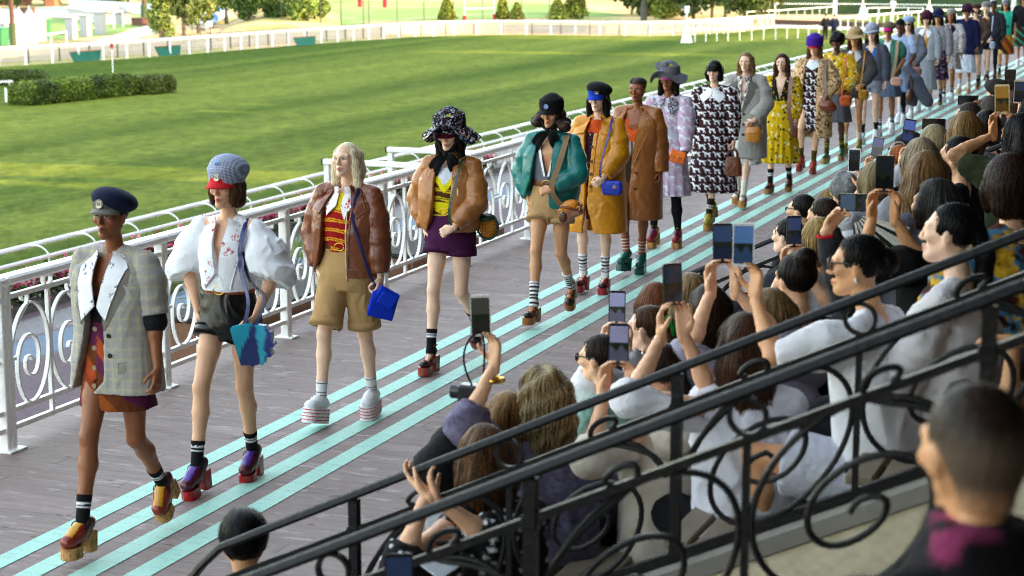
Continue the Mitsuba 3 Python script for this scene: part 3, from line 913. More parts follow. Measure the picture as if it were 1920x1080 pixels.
# hut, barrier boards, dugouts, goal
p0, p1 = G(126, 35), G(192, 46)
k = thing('white_hut', 'long low white shelter with a pitched roof', 'shelter')
d = (p1 - p0) / np.linalg.norm(p1 - p0); n = A([-d[1], d[0], 0]); L = np.linalg.norm(p1 - p0)
Rm = np.c_[d, n, [0, 0, 1]]
def loc(m, o, R):
    m = m.copy(); m.vertices = m.vertices @ R.T + o; return m
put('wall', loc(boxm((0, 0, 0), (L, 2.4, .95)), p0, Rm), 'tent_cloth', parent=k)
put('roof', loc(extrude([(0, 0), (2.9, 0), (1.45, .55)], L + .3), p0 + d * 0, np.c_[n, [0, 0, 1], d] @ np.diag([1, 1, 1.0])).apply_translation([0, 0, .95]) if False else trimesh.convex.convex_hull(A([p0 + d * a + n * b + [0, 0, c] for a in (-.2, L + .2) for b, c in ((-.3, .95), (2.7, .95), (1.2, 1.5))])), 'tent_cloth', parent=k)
k = thing('barrier_boards', 'long row of pale blue and white barrier boards at the far track', 'barrier')
mat('pale_board', mikit.proc(lambda p, n, uv: mix((.60, .66, .74), (.42, .52, .68), smoothstep(.55, .7, fbm(p.x * .9, p.y * .9, p.z * 3, 3)))), .7, .3)
a, b = G(131, 17), G(288, 28)
for i in range(16):
    q0, q1 = a + (b - a) * i / 16, a + (b - a) * (i + .95) / 16
    put('panel', sweep([q0 + [0, 0, .5], q1 + [0, 0, .5]], rect(.08, 1.0), up=(0, 0, 1)), 'pale_board', parent=k)
for i, (px, py, h) in enumerate([(136, 74, 1.5), (163, 69, 1.5), (190, 65, 1.6)]):
    p = G(px, py); k = thing('dugout', ['white dugout shelter nearest the tents', 'middle white dugout shelter', 'white dugout shelter nearest the goal'][i], 'dugout')
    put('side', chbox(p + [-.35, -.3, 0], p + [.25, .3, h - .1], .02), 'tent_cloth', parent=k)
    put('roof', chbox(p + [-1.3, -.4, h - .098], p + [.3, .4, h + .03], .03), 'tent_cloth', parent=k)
    put('seat', boxm(p + [-1.0, -.3, .3], p + [-.36, .3, .36]), 'grey_stone', parent=k)
def goal(name, lab, a, b, h, bar_z, pad=None, r=.06):
    k = thing(name, lab, 'goal')
    for q in (a, b):
        put('post', tube([q, q + [0, 0, h]], r, 8), 'white_paint', smooth=40, parent=k)
        if pad: put('pad', tube([q, q + [0, 0, pad]], r * 3, 8), 'red_paint', smooth=40, parent=k)
    put('crossbar', tube([a + [0, 0, bar_z], b + [0, 0, bar_z]], r, 8), 'white_paint', smooth=40, parent=k)
goal('football_goal', 'white football goal on the small pitch', G(214, 54), G(231, 51), 1.25, 1.25)
goal('rugby_posts', 'white rugby posts with red padded feet', G(871, 38), G(927, 36), 9, .95, .42, .055)
for px, py, lab in [(675, 13, 'red padded post foot at the far left of the rugby pitch'), (722, 14, 'red padded post foot right of its twin')]:
    p = G(px, py); k = thing('padded_post', lab, 'post')
    put('pad', tube([p, p + [0, 0, 1.3]], .25, 8), 'red_paint', smooth=40, parent=k)
    put('pole', tube([p + [0, 0, 1.25], p + [0, 0, 8]], .08, 8), 'white_paint', smooth=40, parent=k)
# thin dark netting poles, stair fence on the slope, blue tarpaulin, buildings at top left
for i, px in enumerate([528, 560, 602, 640, 682, 692, 745, 795, 850, 905, 978, 1030]):
    p = G(px, 55 if px < 700 else 38); k = thing('net_pole', f'{ORD[i]} thin netting pole from the left along the rugby pitch', 'pole', 'netting poles along the rugby pitch')
    put('pole', tube([p, p + [0, 0, 2.2 if px < 760 else 7]], .04, 5), 'wire_dark', parent=k)
k = thing('tarpaulin', 'crumpled blue and white tarpaulin above the sandy slope', 'tarpaulin')
mat('blue_tarp', mikit.proc(lambda p, n, uv: mix((.65, .70, .76), (.08, .25, .55), smoothstep(.45, .6, fbm(p.x * .9, p.y * .9, p.z * 2, 3)))), .5, .4)
q = [G(382, 40), G(398, 28), G(412, 36), G(420, 32), G(398, 46), G(385, 56)]
ss = Sdf()
for a, b in zip(q[:-1], q[1:]): ss.cone(a + [0, 0, .3], b + [0, 0, .45], .35, .5, k=.3)
V, F = ss.mesh(.2, .12, (1.5, 1.5, 1.5), 3)
put('sheet', (V, F), 'blue_tarp', smooth=True, parent=k)
k = thing('slope_handrail', 'thin dark stair railing down the sandy slope', 'railing')
for dz in (.4, .8): put('rail', tube([G(345, 55) + [0, 0, dz], G(395, 74) + [0, 0, dz]], .035, 5), 'wire_dark', parent=k)
for t in (0, .33, .66, 1): put('post', tube([G(345, 55) * (1 - t) + G(395, 74) * t, G(345, 55) * (1 - t) + G(395, 74) * t + [0, 0, .85]], .035, 5), 'wire_dark', parent=k)
# sandy mound
xs = np.linspace(0, 1, 24); ys = np.linspace(0, 1, 18)
a, b = G(392, 76), G(640, 66)
V = []
for u in xs:
    for v in ys:
        q = a + (b - a) * u + A([-.45, .9, 0]) * v * 42
        V.append([q[0], q[1], ZG + .02 + 1.0 * max(math.sin(math.pi * u), 0) ** .8 * math.sin(math.pi * min(v * 1.6, 1) * .5) * (1 - .2 * v) * (1 if v < .95 else .2) + .1 * meshkit.noise(A([u * 9, v * 9, 0]))])
F = []
for i in range(23):
    for j in range(17): F += [[i * 18 + j, (i + 1) * 18 + j, (i + 1) * 18 + j + 1], [i * 18 + j, (i + 1) * 18 + j + 1, i * 18 + j + 1]]
struct('sandy_slope', (A(V), A(F)), 'dry_mat', 'dry sandy slope behind the fence', smooth=True)
# brick red low building, far top left
mat('red_brick_far', mikit.proc(lambda p, n, uv: mix((.32, .13, .08), (.42, .20, .12), fbm(p.x * 2, p.y * 2, p.z * 4, 3))), .9, .2)
for px0, px1, py, h, lab in [(-15, 50, 10, 1.6, 'low red brick wall at the top left corner'), (84, 103, 12, 1.5, 'small red brick hut at the top left')]:
    a, b = G(px0, py), G(px1, py); k = thing('brick_hut', lab, 'hut')
    put('wall', trimesh.convex.convex_hull(A([q + A([-.4, .9, 0]) * v + [0, 0, z] for q in (a, b) for v in (0, 3) for z in (0, h)])), 'red_brick_far', parent=k)
    put('roof', trimesh.convex.convex_hull(A([q + A([-.4, .9, 0]) * v + [0, 0, z] for q in (a, b) for v, z in ((-.3, h), (3.3, h), (1.5, h + .5))])), 'orange_edge', parent=k)
for px, py, lab in [(52, 26, 'small brown kiosk box by the tents'), (263, 48, 'small rust brown box by the far mast')]:
    p = G(px + 0, py); k = thing('brown_box', lab, 'box')
    put('body', chbox(p + [-.5, -.5, 0], p + [.5, .5, .55], .03), 'rust_brown', parent=k)
    put('lid', chbox(p + [-.55, -.55, .55], p + [.55, .55, .62], .02), 'rust_brown', parent=k)
# white pipe barrier in front of the tents
k = thing('pipe_barrier', 'white pipe barrier behind the fence at left', 'barrier')
a, b = G(37, 108), G(125, 92)
put('top_pipe', tube([a + [0, 0, 1.05], b + [0, 0, 1.05]], .05, 8), 'white_paint', parent=k)
for t in (0, .33, .66, 1): put('post', tube([a + (b - a) * t, a + (b - a) * t + [0, 0, 1.05]], .05, 8), 'white_paint', parent=k)

# fan palms in the bed below the deck
mat('palm_fibre', mikit.proc(lambda p, n, uv: mix((.05, .035, .025), (.14, .10, .07), noise(p.x * 60, p.y * 60, p.z * 14))), .95, .1)
for i, (px, py, X, sz) in enumerate([(385, 560, -8.6, .62), (548, 520, -8.5, .5), (640, 480, -8.8, .45), (455, 585, -8.4, .4)]):
    c = onX(px, py, X); r = np.random.default_rng(90 + i)
    k = thing('fan_palm', ['dark fan palm behind the white blouse model', 'fan palm beside the wooden planter', 'small fan palm behind the khaki shorts', 'low fan palm nearest the railing post'][i], 'palm')
    ms, cs = [], []
    for f in range(17):
        az = r.uniform(0, 6.28); el = r.uniform(-.5, 1.2)
        d = A([math.cos(az) * math.cos(el), math.sin(az) * math.cos(el), math.sin(el)])
        hub = c + d * sz * .45
        sd = np.cross(d, [0, 0, 1]); sd /= np.linalg.norm(sd); upn = np.cross(sd, d)
        ms.append(tube([c, hub], .007, 4)); cs.append(np.tile(C('#5c6a30'), (len(ms[-1].vertices), 1)))
        for t in np.linspace(-1.35, 1.35, 15):
            e = d * math.cos(t) + sd * math.sin(t)
            tip = hub + e * sz * .62 * (1 - .15 * abs(t)) + A([0, 0, -.06 * abs(t)]) - upn * .05
            wv = np.cross(e, upn) * .014
            V = A([hub, hub + (tip - hub) * .5 + wv, tip, hub + (tip - hub) * .5 - wv])
            ms.append((V, A([[0, 1, 2], [0, 2, 3]]))); cs.append(np.tile(C('#68783a') * r.uniform(.5, 1.25), (4, 1)))
    m = cat(ms)
    put('fronds', m, 'leaf', parent=k, color=np.vstack(cs))
    put('trunk', tube([A([c[0], c[1], ZG]), c - [0, 0, .9], c], [.15, .15, .09], 12), 'palm_fibre', smooth=True, parent=k)

# ================================================================ GRANDSTAND (over and behind the audience), stairs, balustrades
gs = thing('grandstand', 'stone grandstand with stepped tiers and a long roof', 'grandstand')
SL = .47
ROWX = [-2.7 + .6 * i for i in range(10)]
def floor_at(k): return .13 + .282 * k
for i in range(26):
    x0 = -3.0 + .6 * i; z = floor_at(i)
    for ya, yb in ((-12, 4.18), (5.62, 128)):
        put('tier', boxm((x0, ya, -.3), (x0 + .6 + (.0 if i < 25 else .5), yb, z)), 'stand_floor', parent=gs)
for i in range(30):
    z = .655 + SL * (-3.3 + .3 * i + 2) - .0
    put('step', chbox((-3.36 + .3 * i, 4.43, z - .5), (-3.36 + .3 * i + .33, 5.37, max(z - .02, .02)), .006), 'grey_stone', parent=gs)
TAN = math.tan(SUN_EL) * 1.0073
XW, ZT = 12.6, 18.9
wall = sg.box(-130, ZG, 126.5, ZT)
for ya, yb, za, zb in [(47.3, 50.1, 7.9, 14.8), (108.6, 111.4, 9.6, 18.2), (67.2, 68.0, 11.8, 12.8), (70.6, 71.3, 12.1, 12.9), (102.3, 103.0, 8.6, 9.8), (98.2, 98.8, 8.4, 9.3), (41.6, 42.6, 8.6, 9.5), (39.2, 40.2, 8.2, 9.0), (45.0, 46.4, 9.6, 14.8)]:  # unseen wall; openings added so sun streaks land on the turf
    wall = wall.difference(sg.box(ya, za, yb, zb))
w = extrude(wall, .6)
w.vertices = np.c_[XW + w.vertices[:, 2], w.vertices[:, 0], w.vertices[:, 1]]
put('unseen_rear_wall', w, 'stand_wall', parent=gs)
put('added_shade_slab', boxm((-3.3, -60, 5.5), (XW - .003, 43.5, 5.9)), 'stand_ceiling', parent=gs)  # unseen slab added overhead to darken the seated audience
put('roof', boxm((-3.6, -130, 15.4), (XW - .002, 126.5, 15.9)), 'stand_ceiling', parent=gs)
for y in np.arange(-40, 120, 10.0):
    put('column', tube([(5.2, y + 3, 3), (5.2, y + 3, 15.39)], .16, 10), 'white_paint', smooth=40, parent=gs)


def rail_z(x): return 1.555 + SL * (x + 2)


def balustrade(Y, x_lo, x_hi, posts, lab, scrolls=True, curb=True, n=70, bottom=.61):
    k = thing('balustrade', lab, 'balustrade')
    xs = np.linspace(x_lo, x_hi, 24)
    top = [(x, Y, rail_z(x)) for x in xs]
    endc = [(x_lo - .24, Y, rail_z(x_lo) - .44), (x_lo - .22, Y, rail_z(x_lo) - .30), (x_lo - .16, Y, rail_z(x_lo) - .17), (x_lo - .08, Y, rail_z(x_lo) - .075)]
    prof = A([(-.024, -.004), (-.018, .009), (-.007, .015), (.007, .015), (.018, .009), (.024, -.004), (.019, -.014), (-.019, -.014)])
    P = A(endc + top)
    t = np.gradient(P, axis=0); t /= np.linalg.norm(t, axis=1, keepdims=True)
    V = []
    for p, tt in zip(P, t):
        u = A([-tt[2], 0, tt[0]])
        V.append(p + A([0, 1.0, 0]) * prof[:, :1] + u * prof[:, 1:])
    V = np.vstack(V); kk = len(prof); i = np.arange(len(P) - 1)[:, None]; j = np.arange(kk)[None]
    q = np.stack([i * kk + j, i * kk + (j + 1) % kk, (i + 1) * kk + (j + 1) % kk, (i + 1) * kk + j], -1).reshape(-1, 4)
    put('handrail', (V, q), 'black_iron', smooth=50, parent=k)
    for dz, h in ((.125, .022), (bottom, .03)):
        put('cross_rail', sweep3(A([(x, Y, rail_z(x) - dz) for x in (x_lo, x_hi)]), (0, 1, 0), .03, h), 'black_iron', parent=k)
    for x in posts:
        put('post', boxm((x - .016, Y - .017, rail_z(x) - bottom - .06), (x + .016, Y + .017, rail_z(x) - .016)), 'black_iron', parent=k)
        put('collar', chbox((x - .022, Y - .022, rail_z(x) - .15), (x + .022, Y + .022, rail_z(x) - .11), .004), 'black_iron', parent=k)
    th = np.linspace(0, 2 * np.pi, 25)
    if scrolls:
        for a, b in zip(posts[:-1], posts[1:]):
            xc = (a + b) / 2
            ms = []
            for s in (1, -1):
                for L in LY:
                    Q = spline(L, n if len(L) > 12 else n // 2)
                    x = xc + s * Q[:, 0] * (b - a) / .86
                    v = (Q[:, 1] - .262) / (.885 - .262)
                    v = np.clip(v, 0, 1) if len(L) > 12 else v
                    ms.append(tube(np.c_[x, np.full(len(x), Y), rail_z(x) - bottom + .02 + v * (bottom - .15)], .0092, 7))
            put('scroll', cat(ms), 'black_iron', smooth=40, parent=k)
            put('bar', boxm((xc - .009, Y - .009, rail_z(xc) - bottom), (xc + .009, Y + .009, rail_z(xc) - .13)), 'black_iron', parent=k)
            for x in (xc,):
                put('ring', sweep3(np.c_[x + .046 * np.cos(th), np.full(25, Y), rail_z(x) - .066 + .046 * np.sin(th)], (0, 1, 0), .022, .010), 'black_iron', smooth=40, parent=k)
    if curb:
        hw = .10
        poly = [(x_lo - .35, -.02), (x_hi, -.02), (x_hi, rail_z(x_hi) - bottom - .085), (x_lo - .35, rail_z(x_lo - .35) - bottom - .085)]
        m = extrude(poly, 2 * hw); m.vertices = np.c_[m.vertices[:, 0], Y - hw + m.vertices[:, 2], m.vertices[:, 1]]
        m.fix_normals()
        put('curb', m, 'cream_stone', parent=k)
        P = A([(x, Y, rail_z(x) - bottom - .05) for x in (x_lo - .36, x_hi)])
        put('coping', sweep3(P, (0, 1, 0), 2 * hw + .03, .05), 'grey_stone', parent=k)
    return k


balustrade(5.5, -3.22, .8, [-2.70, -1.57, -.44, .69], 'black iron balustrade with scrolls on the far side of the near stairs')
balustrade(4.3, -3.22, .6, [-2.74, -1.61, -.49, .6], 'black iron balustrade with scrolls nearest the camera', n=120)
balustrade(11.4, -3.3, .9, [-3.1, -2.0, -.9, .2], 'black iron balustrade in the middle of the seated crowd', curb=False)
balustrade(26.7, -3.5, -1.0, [-3.4, -2.3, -1.2], 'black iron balustrade behind the landscape phones', curb=False)
balustrade(36.0, -3.3, -1.0, [-3.3, -2.2, -1.1], 'farthest black handrail with an upright end post', curb=False, scrolls=False)
# benches, one per row and block
mat('bench_cream', mikit.proc(lambda p, n, uv: mix((.17, .14, .10), (.24, .20, .145), fbm(p.x * 30, p.y * 3, p.z * 30, 3))), .7, .3)
for r in range(5):
    for bi, (ya, yb) in enumerate([(5.75, 11.1), (11.8, 26.3)]):
        k = thing('bench', ['cream slatted bench of the lowest row', 'cream slatted bench of the second row', 'cream slatted bench of the third row', 'cream slatted bench of the fourth row', 'cream slatted bench of the fifth row'][r] + [' near the stairs', ' beyond the middle balustrade'][bi], 'bench')
        x = ROWX[r]; z = floor_at(r) + .42
        for s in (-.11, 0, .11): put('slat', chbox((x - .03 + s - .045, ya, z - .03), (x - .03 + s + .045, yb, z), .005), 'bench_cream', parent=k)
        for y in np.arange(ya + .1, yb, 1.7): put('support', chbox((x - .15, y, floor_at(r)), (x + .09, y + .06, z - .032), .005), 'bench_cream', parent=k)

# ================================================================ PEOPLE
def unit(v): v = A(v, float); return v / max(np.linalg.norm(v), 1e-9)


def ik(a, t, l1, l2, hint):
    a, t = A(a, float), A(t, float); d = t - a; L0 = np.linalg.norm(d); u = d / max(L0, 1e-9)
    L = min(max(L0, abs(l1 - l2) + .02), (l1 + l2) * .998); t = a + u * L
    x = (l1 * l1 - l2 * l2 + L * L) / (2 * L); h = math.sqrt(max(l1 * l1 - x * x, 0))
    n = A(hint, float); n = unit(n - u * (n @ u))
    return a + u * x + n * h, t


LOD = [dict(head=.0045, limb=.0095, cloth=.0080, hand=.0042), dict(head=.0085, limb=.016, cloth=.0150, hand=.0062), dict(head=.0115, limb=.021, cloth=.021, hand=.0088)]
SKIN = dict(dark=('#8a5436', '#5c3428'), deep=('#5a3626', '#361e1c'), brown=('#a06a45', '#7a4038'), tan=('#c8946c', '#a85a50'), pale=('#e6bea4', '#c07068'), light=('#d9a988', '#b4645c'))


def hand_sdf(h, wrist, f, m, side, curl=.35, thumb=.5, spread=.12):
    """five fingered hand: f finger direction, m palm normal; side +1 left, -1 right; curl a number or four numbers"""
    f = unit(f); m = A(m, float); m = unit(m - f * (m @ f)); t = side * np.cross(m, f)
    R = np.stack([f, t, m], 1); w = A(wrist, float)
    sc = .92
    pt = lambda x, y, z: w + R @ A([x, y, z]) * sc
    s = Sdf()
    cu = [curl] * 4 if np.ndim(curl) == 0 else list(curl)
    for y in (-.026, -.009, .009, .026):
        s.cone(pt(.012, y * .62, 0), pt(.085 - abs(y + .005) * .25, y, 0), .0135, .0108, k=.010)
    s.cone(pt(-.02, 0, 0), pt(.02, 0, 0), .023, .02, k=.012, flat=(m, .8))
    for i, (y, L) in enumerate(((.028, .070), (.0095, .078), (-.0095, .073), (-.027, .056))):
        p = pt(.085 - abs(y + .005) * .2, y, 0); a = cu[i] * .9; sp = spread * y / .028
        for j, (seg, r) in enumerate(((.46, .0082), (.30, .0074), (.24, .0064))):
            d = R @ unit([math.cos(a) * math.cos(sp), math.sin(sp), math.sin(a)])
            q = p + d * L * seg * sc
            s.cone(p, q, r, r * .93, k=.0025); p = q
            a += cu[i] * (1.35 if j == 0 else 1.0)
    p0 = pt(.022, .026, .006); p1 = p0 + R @ unit([.75, .62 * (1.2 - thumb * .6), .35 + .5 * thumb]) * .042; p2 = p1 + R @ unit([.85, .25 - .5 * thumb, .25 + .7 * thumb]) * .030
    s.cone(p0, p1, .0120, .0094, k=.010).cone(p1, p2, .0090, .0072, k=.003)
    return s.mesh(h)


class Person:
    def __init__(s, label, x, y, z=0.0, rot=0.0, H=1.78, skin='pale', lod=1, sole=.10, head=(0, 0, 0), fine=1.0, feet=None, hands=None, elbows=None, pelvis=None, lean=(0, 0), sit=False, lips='#a8504c', brow='#4a3426', hairc='#2a1c14', shrug=0.0, group=None, hip=.0, seed=None):
        s.seatd = sit; s.hs = .93
        s.key = thing('person', label, 'person', group)
        s.lod, s.h, s.q = lod, {a: b * fine for a, b in LOD[lod].items()}, H / 1.78
        s.R = rotz(math.radians(rot)); s.o = A([x, y, z], float)
        s.sole = sole; s.seed = seed if seed is not None else _count['person'] * 7 + 3
        s.rng = np.random.default_rng(s.seed)
        sk = SKIN[skin]; s.skin, s.skin2 = C(sk[0]), C(sk[1]); s.lips, s.brow, s.hairc = C(lips), C(brow), C(hairc)
        pz = (.93 + sole - .015) if pelvis is None else pelvis
        s.pz = pz
        J = s.J = {}
        lx, ly = lean                                       # offsets of the neck base relative to the pelvis
        J['pel'] = A([0, 0, pz]); J['waist'] = A([lx * .3, ly * .3, pz + .17]); J['chest'] = A([lx * .7, ly * .7, pz + .37])
        J['neck'] = A([lx, ly + .015, pz + .545]); 
        yaw, pit, rol = [math.radians(a) for a in head]
        s.Rh = rotz(yaw) @ rotx(pit) @ roty(rol)
        J['head'] = J['neck'] + A([lx * .2, ly * .25 - .03, .172]) + rotz(yaw) @ A([0, -.02 * math.sin(pit) * 3, -.02 * abs(math.sin(pit))])
        F = dict(L=(.07, .10, 0, 0), R=(-.07, -.14, 0, 0)); F.update(feet or {})
        for S, sg_ in (('L', 1), ('R', -1)):
            J['hip' + S] = A([sg_ * .088, 0, pz - .01])
            fx, fy, fz, fp = F[S]
            J['pitch' + S] = math.radians(fp)
            ank = A([fx, fy, fz + sole + .075])
            dl = [math.sqrt((F[q][0] - g_ * .088) ** 2 + F[q][1] ** 2 + (F[q][2] + sole + .075 - pz + .01) ** 2) for q, g_ in (('L', 1), ('R', -1))]
            tot = .875 if sit else min(max(min(dl) * 1.008, .83), .885)
            kn, an = ik(J['hip' + S], ank, .508 * tot, .492 * tot, (sg_ * .08, -1, 0.0) if not sit else (sg_ * .25, -1, .6))
            J['kn' + S], J['an' + S] = kn, an
            J['sh' + S] = J['neck'] + A([sg_ * .165, .005, -.055 + shrug])
        Hd = dict(L=(.26, -.06, pz - .02), R=(-.26, -.06, pz - .02)); Hd.update(hands or {})
        El = dict(L=(.6, 1, 0), R=(-.6, 1, 0)); El.update(elbows or {})
        s.hd = {}
        for S in 'LR':
            v = Hd[S]
            J['el' + S], J['wr' + S] = ik(J['sh' + S], v[:3], .285, .255, El[S])

    def W(s, V): return (np.asarray(V) * s.q) @ s.R.T + s.o

    def add(s, name, VF, bsdf, col, parent=None, uv=None, smooth=True, label=None, exact=False):
        V, F = (VF.vertices, VF.faces) if hasattr(VF, 'faces') else VF
        V = np.asarray(V); F = np.asarray(F)
        if not len(V): return None
        if uv is None and len(F) > 1500 and bsdf != 'hair_fibre' and (getattr(col, 'plain', False) or (not callable(col) and np.ndim(col) == 1)):
            V, F = lite((V, F), .00035 * (1 + 1.2 * s.lod))
        if callable(col):
            col = col(V)
        col = np.asarray(col, float)
        if col.ndim == 1: col = np.tile(col, (len(V), 1))
        k = put(name, trimesh.Trimesh(s.W(V), F, process=False), bsdf, smooth, parent=parent or s.key, color=np.clip(col, 0, 1), **({'uv': uv} if uv is not None else {}))
        if label: labels[k] = dict(label=label)
        return k

    # ---- body -----------------------------------------------------------
    def limb(s, sd, S, arm=True, leg=True, k=.02, lr=1.0, ar=1.0):
        J = s.J
        if leg:
            h, kn, an = J['hip' + S], J['kn' + S], J['an' + S]
            back = unit(np.cross(np.cross(an - h, [0, -1, 0]), an - h)) if True else 0
            bk = unit(A([0, 1, 0]) - unit(an - kn) * (A([0, 1, 0]) @ unit(an - kn)))
            sd.chain([h, h * .5 + kn * .5, kn], [.080 * lr, .064 * lr, .046 * lr], k)
            c = kn * .68 + an * .32 + bk * .012
            sd.chain([kn, c, kn * .3 + an * .7 + bk * .003, an], [.045 * lr, .048 * lr, .034 * lr, .029 * lr], k)
            sd.ell(kn - bk * .012 + A([0, 0, .005]), (.036 * lr, .036 * lr, .045 * lr), k=.02)
        if arm:
            a, e, w = J['sh' + S], J['el' + S], J['wr' + S]
            sd.chain([a, a * .5 + e * .5, e], [.046 * ar, .040 * ar, .033 * ar], k)
            sd.chain([e, e * .7 + w * .3, w], [.033 * ar, .035 * ar, .022 * ar], k)

    def body(s, hands=None, legs='LR', core=True, chest=True, feet=True, ears=True, lip=True, slim=1.0, makeup=True):
        """one skin mesh: torso, limbs, feet, head with a face, hands. hands: {'L': (f, m, curl, thumb)}"""
        J, parts, cols = s.J, [], []
        sd = Sdf()
        rows_ = [(s.pz - .10, .115, .085), (s.pz, .155, .105), (s.pz + .17, .118, .08, J['waist'][0], J['waist'][1]), (s.pz + .30, .135, .088, J['chest'][0], J['chest'][1]), (s.pz + .40, .148, .098, J['chest'][0], J['chest'][1]), (s.pz + .46, .135, .080, J['neck'][0], J['neck'][1]), (s.pz + .50, .10, .06, J['neck'][0], J['neck'][1] + .005), (s.pz + .52, .06, .045, J['neck'][0], J['neck'][1] + .01)]
        sd.stack(rows_ if core else rows_[3:], k=.03)
        n0 = J['neck']; hc = J['head']
        sd.chain([n0 + [0, .01, -.03], n0 * .5 + hc * .5 + [0, .012, -.01]], [.046, .042], k=.03)
        for S, g in (('L', 1), ('R', -1)):
            sd.chain([n0 + [g * .03, .012, -.012], J['sh' + S] + [0, 0, -.002]], [.034, .044], k=.03)
            sd.cone(n0 + [g * .02, -.045, -.035], J['sh' + S] + [0, -.02, .01], .012, .014, k=.02)
            s.limb(sd, S, leg=S in legs)
            if feet and S in legs:
                an = J['an' + S]; p = J['pitch' + S]
                sd.cone(an + rotx(p) @ A([0, .015, -.045]), an + rotx(p) @ A([0, -.11, -(s.sole + .075) + .078]), .028, .018, k=.02)
        V, F = lite(sd.mesh(s.h['limb']), .0005 if s.lod == 0 else .0012)
        parts.append((V, F)); cols.append(s.skin_col(V))
        # head
        V, F, c = s.head_mesh(ears)
        parts.append((V, F)); cols.append(c)
        for S, g in (('L', 1), ('R', -1)):
            if hands and S in hands:
                f, m, cu, th = (list(hands[S]) + [.5])[:4]
                V, F = lite(hand_sdf(s.h['hand'], J['wr' + S], f, m, g, cu, th), .0004)
                parts.append((V, F)); cols.append(s.skin_col(V))
        s.add('body', cat(parts), 'skin', np.vstack(cols))
        if s.lod == 0: s.eyes()

    def skin_col(s, V):
        t = nz(V, (14, 14, 14), s.seed)[:, None]
        c = s.skin * (.90 + .2 * t)
        for k in ('knL', 'knR', 'elL', 'elR'):
            w = np.exp(-((V - s.J[k]) ** 2).sum(1) / .05 ** 2)[:, None]
            c = c * (1 - .22 * w) + s.skin2 * .22 * w
        return c

    def head_mesh(s, ears=True):
        sd = Sdf(); J = s.J
        sd.ell((0, .020, .030), (.073, .092, .080), k=.02)
        sd.cone((0, -.025, -.01), (0, -.045, -.080), .062, .030, k=.03)
        for g in (1, -1):
            sd.cone((g * .050, .010, -.045), (g * .012, -.055, -.094), .020, .016, k=.03)
            sd.cone((g * .012, -.080, .026), (g * .050, -.062, .026), .009, .011, k=.015)
            sd.ell((g * .045, -.056, -.016), (.022, .022, .018), k=.02)
            sd.ell((g * .031, -.094, .008), (.017, .015, .010), k=.012, op='s')
            sd.cone((g * .009, -.092, -.030), (g * .010, -.088, -.030), .0085, .0075, k=.006)
            if ears: sd.ell((g * .074, .018, -.006), (.010, .019, .030), R=rotz(g * .35), k=.006)
        sd.cone((0, -.083, .018), (0, -.104, -.024), .0075, .0105, k=.012)
        sd.cone((-.020, -.078, -.058), (0, -.0895, -.0555), .005, .0070, k=.007).cone((0, -.0895, -.0555), (.020, -.078, -.058), .0070, .005, k=.007)
        sd.cone((-.016, -.079, -.067), (0, -.088, -.0675), .0055, .0080, k=.007).cone((0, -.088, -.0675), (.016, -.079, -.067), .0080, .0055, k=.007)
        sd.ell((0, -.074, -.096), (.018, .016, .014), k=.02)
        nb = s.Rh.T @ (J['neck'] + [0, 0, -.02] - J['head']) / s.hs
        sd.chain([(0, .025, -.03), (0, .022, -.08), nb], [.045, .041, .045], k=.025)
        V, F = sd.mesh(s.h['head'])
        if s.lod: V, F = lite((V, F), .0004)
        c = np.tile(s.skin, (len(V), 1)) * (.93 + .14 * nz(V, (30, 30, 30), 5)[:, None])
        x, y, z = V.T; front = y < -.045
        def paint(w, col):
            nonlocal c
            w = np.clip(w, 0, 1)[:, None]; c = c * (1 - w) + col * w
        soft = lambda d, r, e=.004: np.clip((r - d) / e, 0, 1)
        e = s.h['head']
        paint(.9 * soft(np.sqrt((x / .022) ** 2 + ((z + .0615) / .0105) ** 2), 1, .25) * front, s.lips)
        paint(.30 * np.exp(-(((np.abs(x) - .045) / .02) ** 2 + ((z + .022) / .018) ** 2)) * front, C('#b85a50') * s.skin ** .4)
        ex = (np.abs(x) - .031) / .0185; ez = (z - .008) / .0095
        paint(.5 * np.exp(-(ex ** 2 + ez ** 2) * .8) * front, s.skin2 * .6)
        if s.lod > 0:
            paint(.85 * soft(np.sqrt(((np.abs(x) - .031) / .015) ** 2 + ((z - .007) / .0065) ** 2), 1, .5) * front, C('#2a1c18'))
            paint(.75 * soft(np.sqrt(((np.abs(x) - .032) / .022) ** 2 + ((z - .028) / .0045) ** 2), 1, .5) * front, s.brow)
        else:
            paint(.95 * soft(np.sqrt(((np.abs(x) - .032) / .020) ** 2 + ((z - .0285 - .08 * (np.abs(x) - .03)) / .0042) ** 2), 1, .5) * front, s.brow)
        return (V * s.hs) @ s.Rh.T + J['head'], F, c

    def hw(s, V): return (np.asarray(V) * s.hs) @ s.Rh.T + s.J['head']

    def eyes(s):
        for g in (1, -1):
            m = trimesh.creation.icosphere(3)
            V = m.vertices * A([.0150, .0075, .0072])
            x, z = V[:, 0], V[:, 2]
            c = np.tile(C('#e4dcd6') * .8, (len(V), 1))
            r = np.sqrt(x ** 2 + (z - .0005) ** 2)
            c[r < .0062] = C('#4a3a2c'); c[r < .003] = C('#0a0808')
            rim = (np.sqrt((x / .0150) ** 2 + (z / .0072) ** 2) > .82)
            c[rim | (z > .0042)] = C('#140c0a')
            V = V @ rotz(g * .28).T + A([g * .031, -.0775, .0075])
            s.add('eye', (s.hw(V), m.faces), 'shine', c)

    # ---- shoes and socks --------------------------------------------------
    def foot_frame(s, S):
        an = s.J['an' + S]; p = s.J['pitch' + S]
        yaw = .10 if S == 'L' else -.10
        return an, rotz(yaw) @ rotx(p)

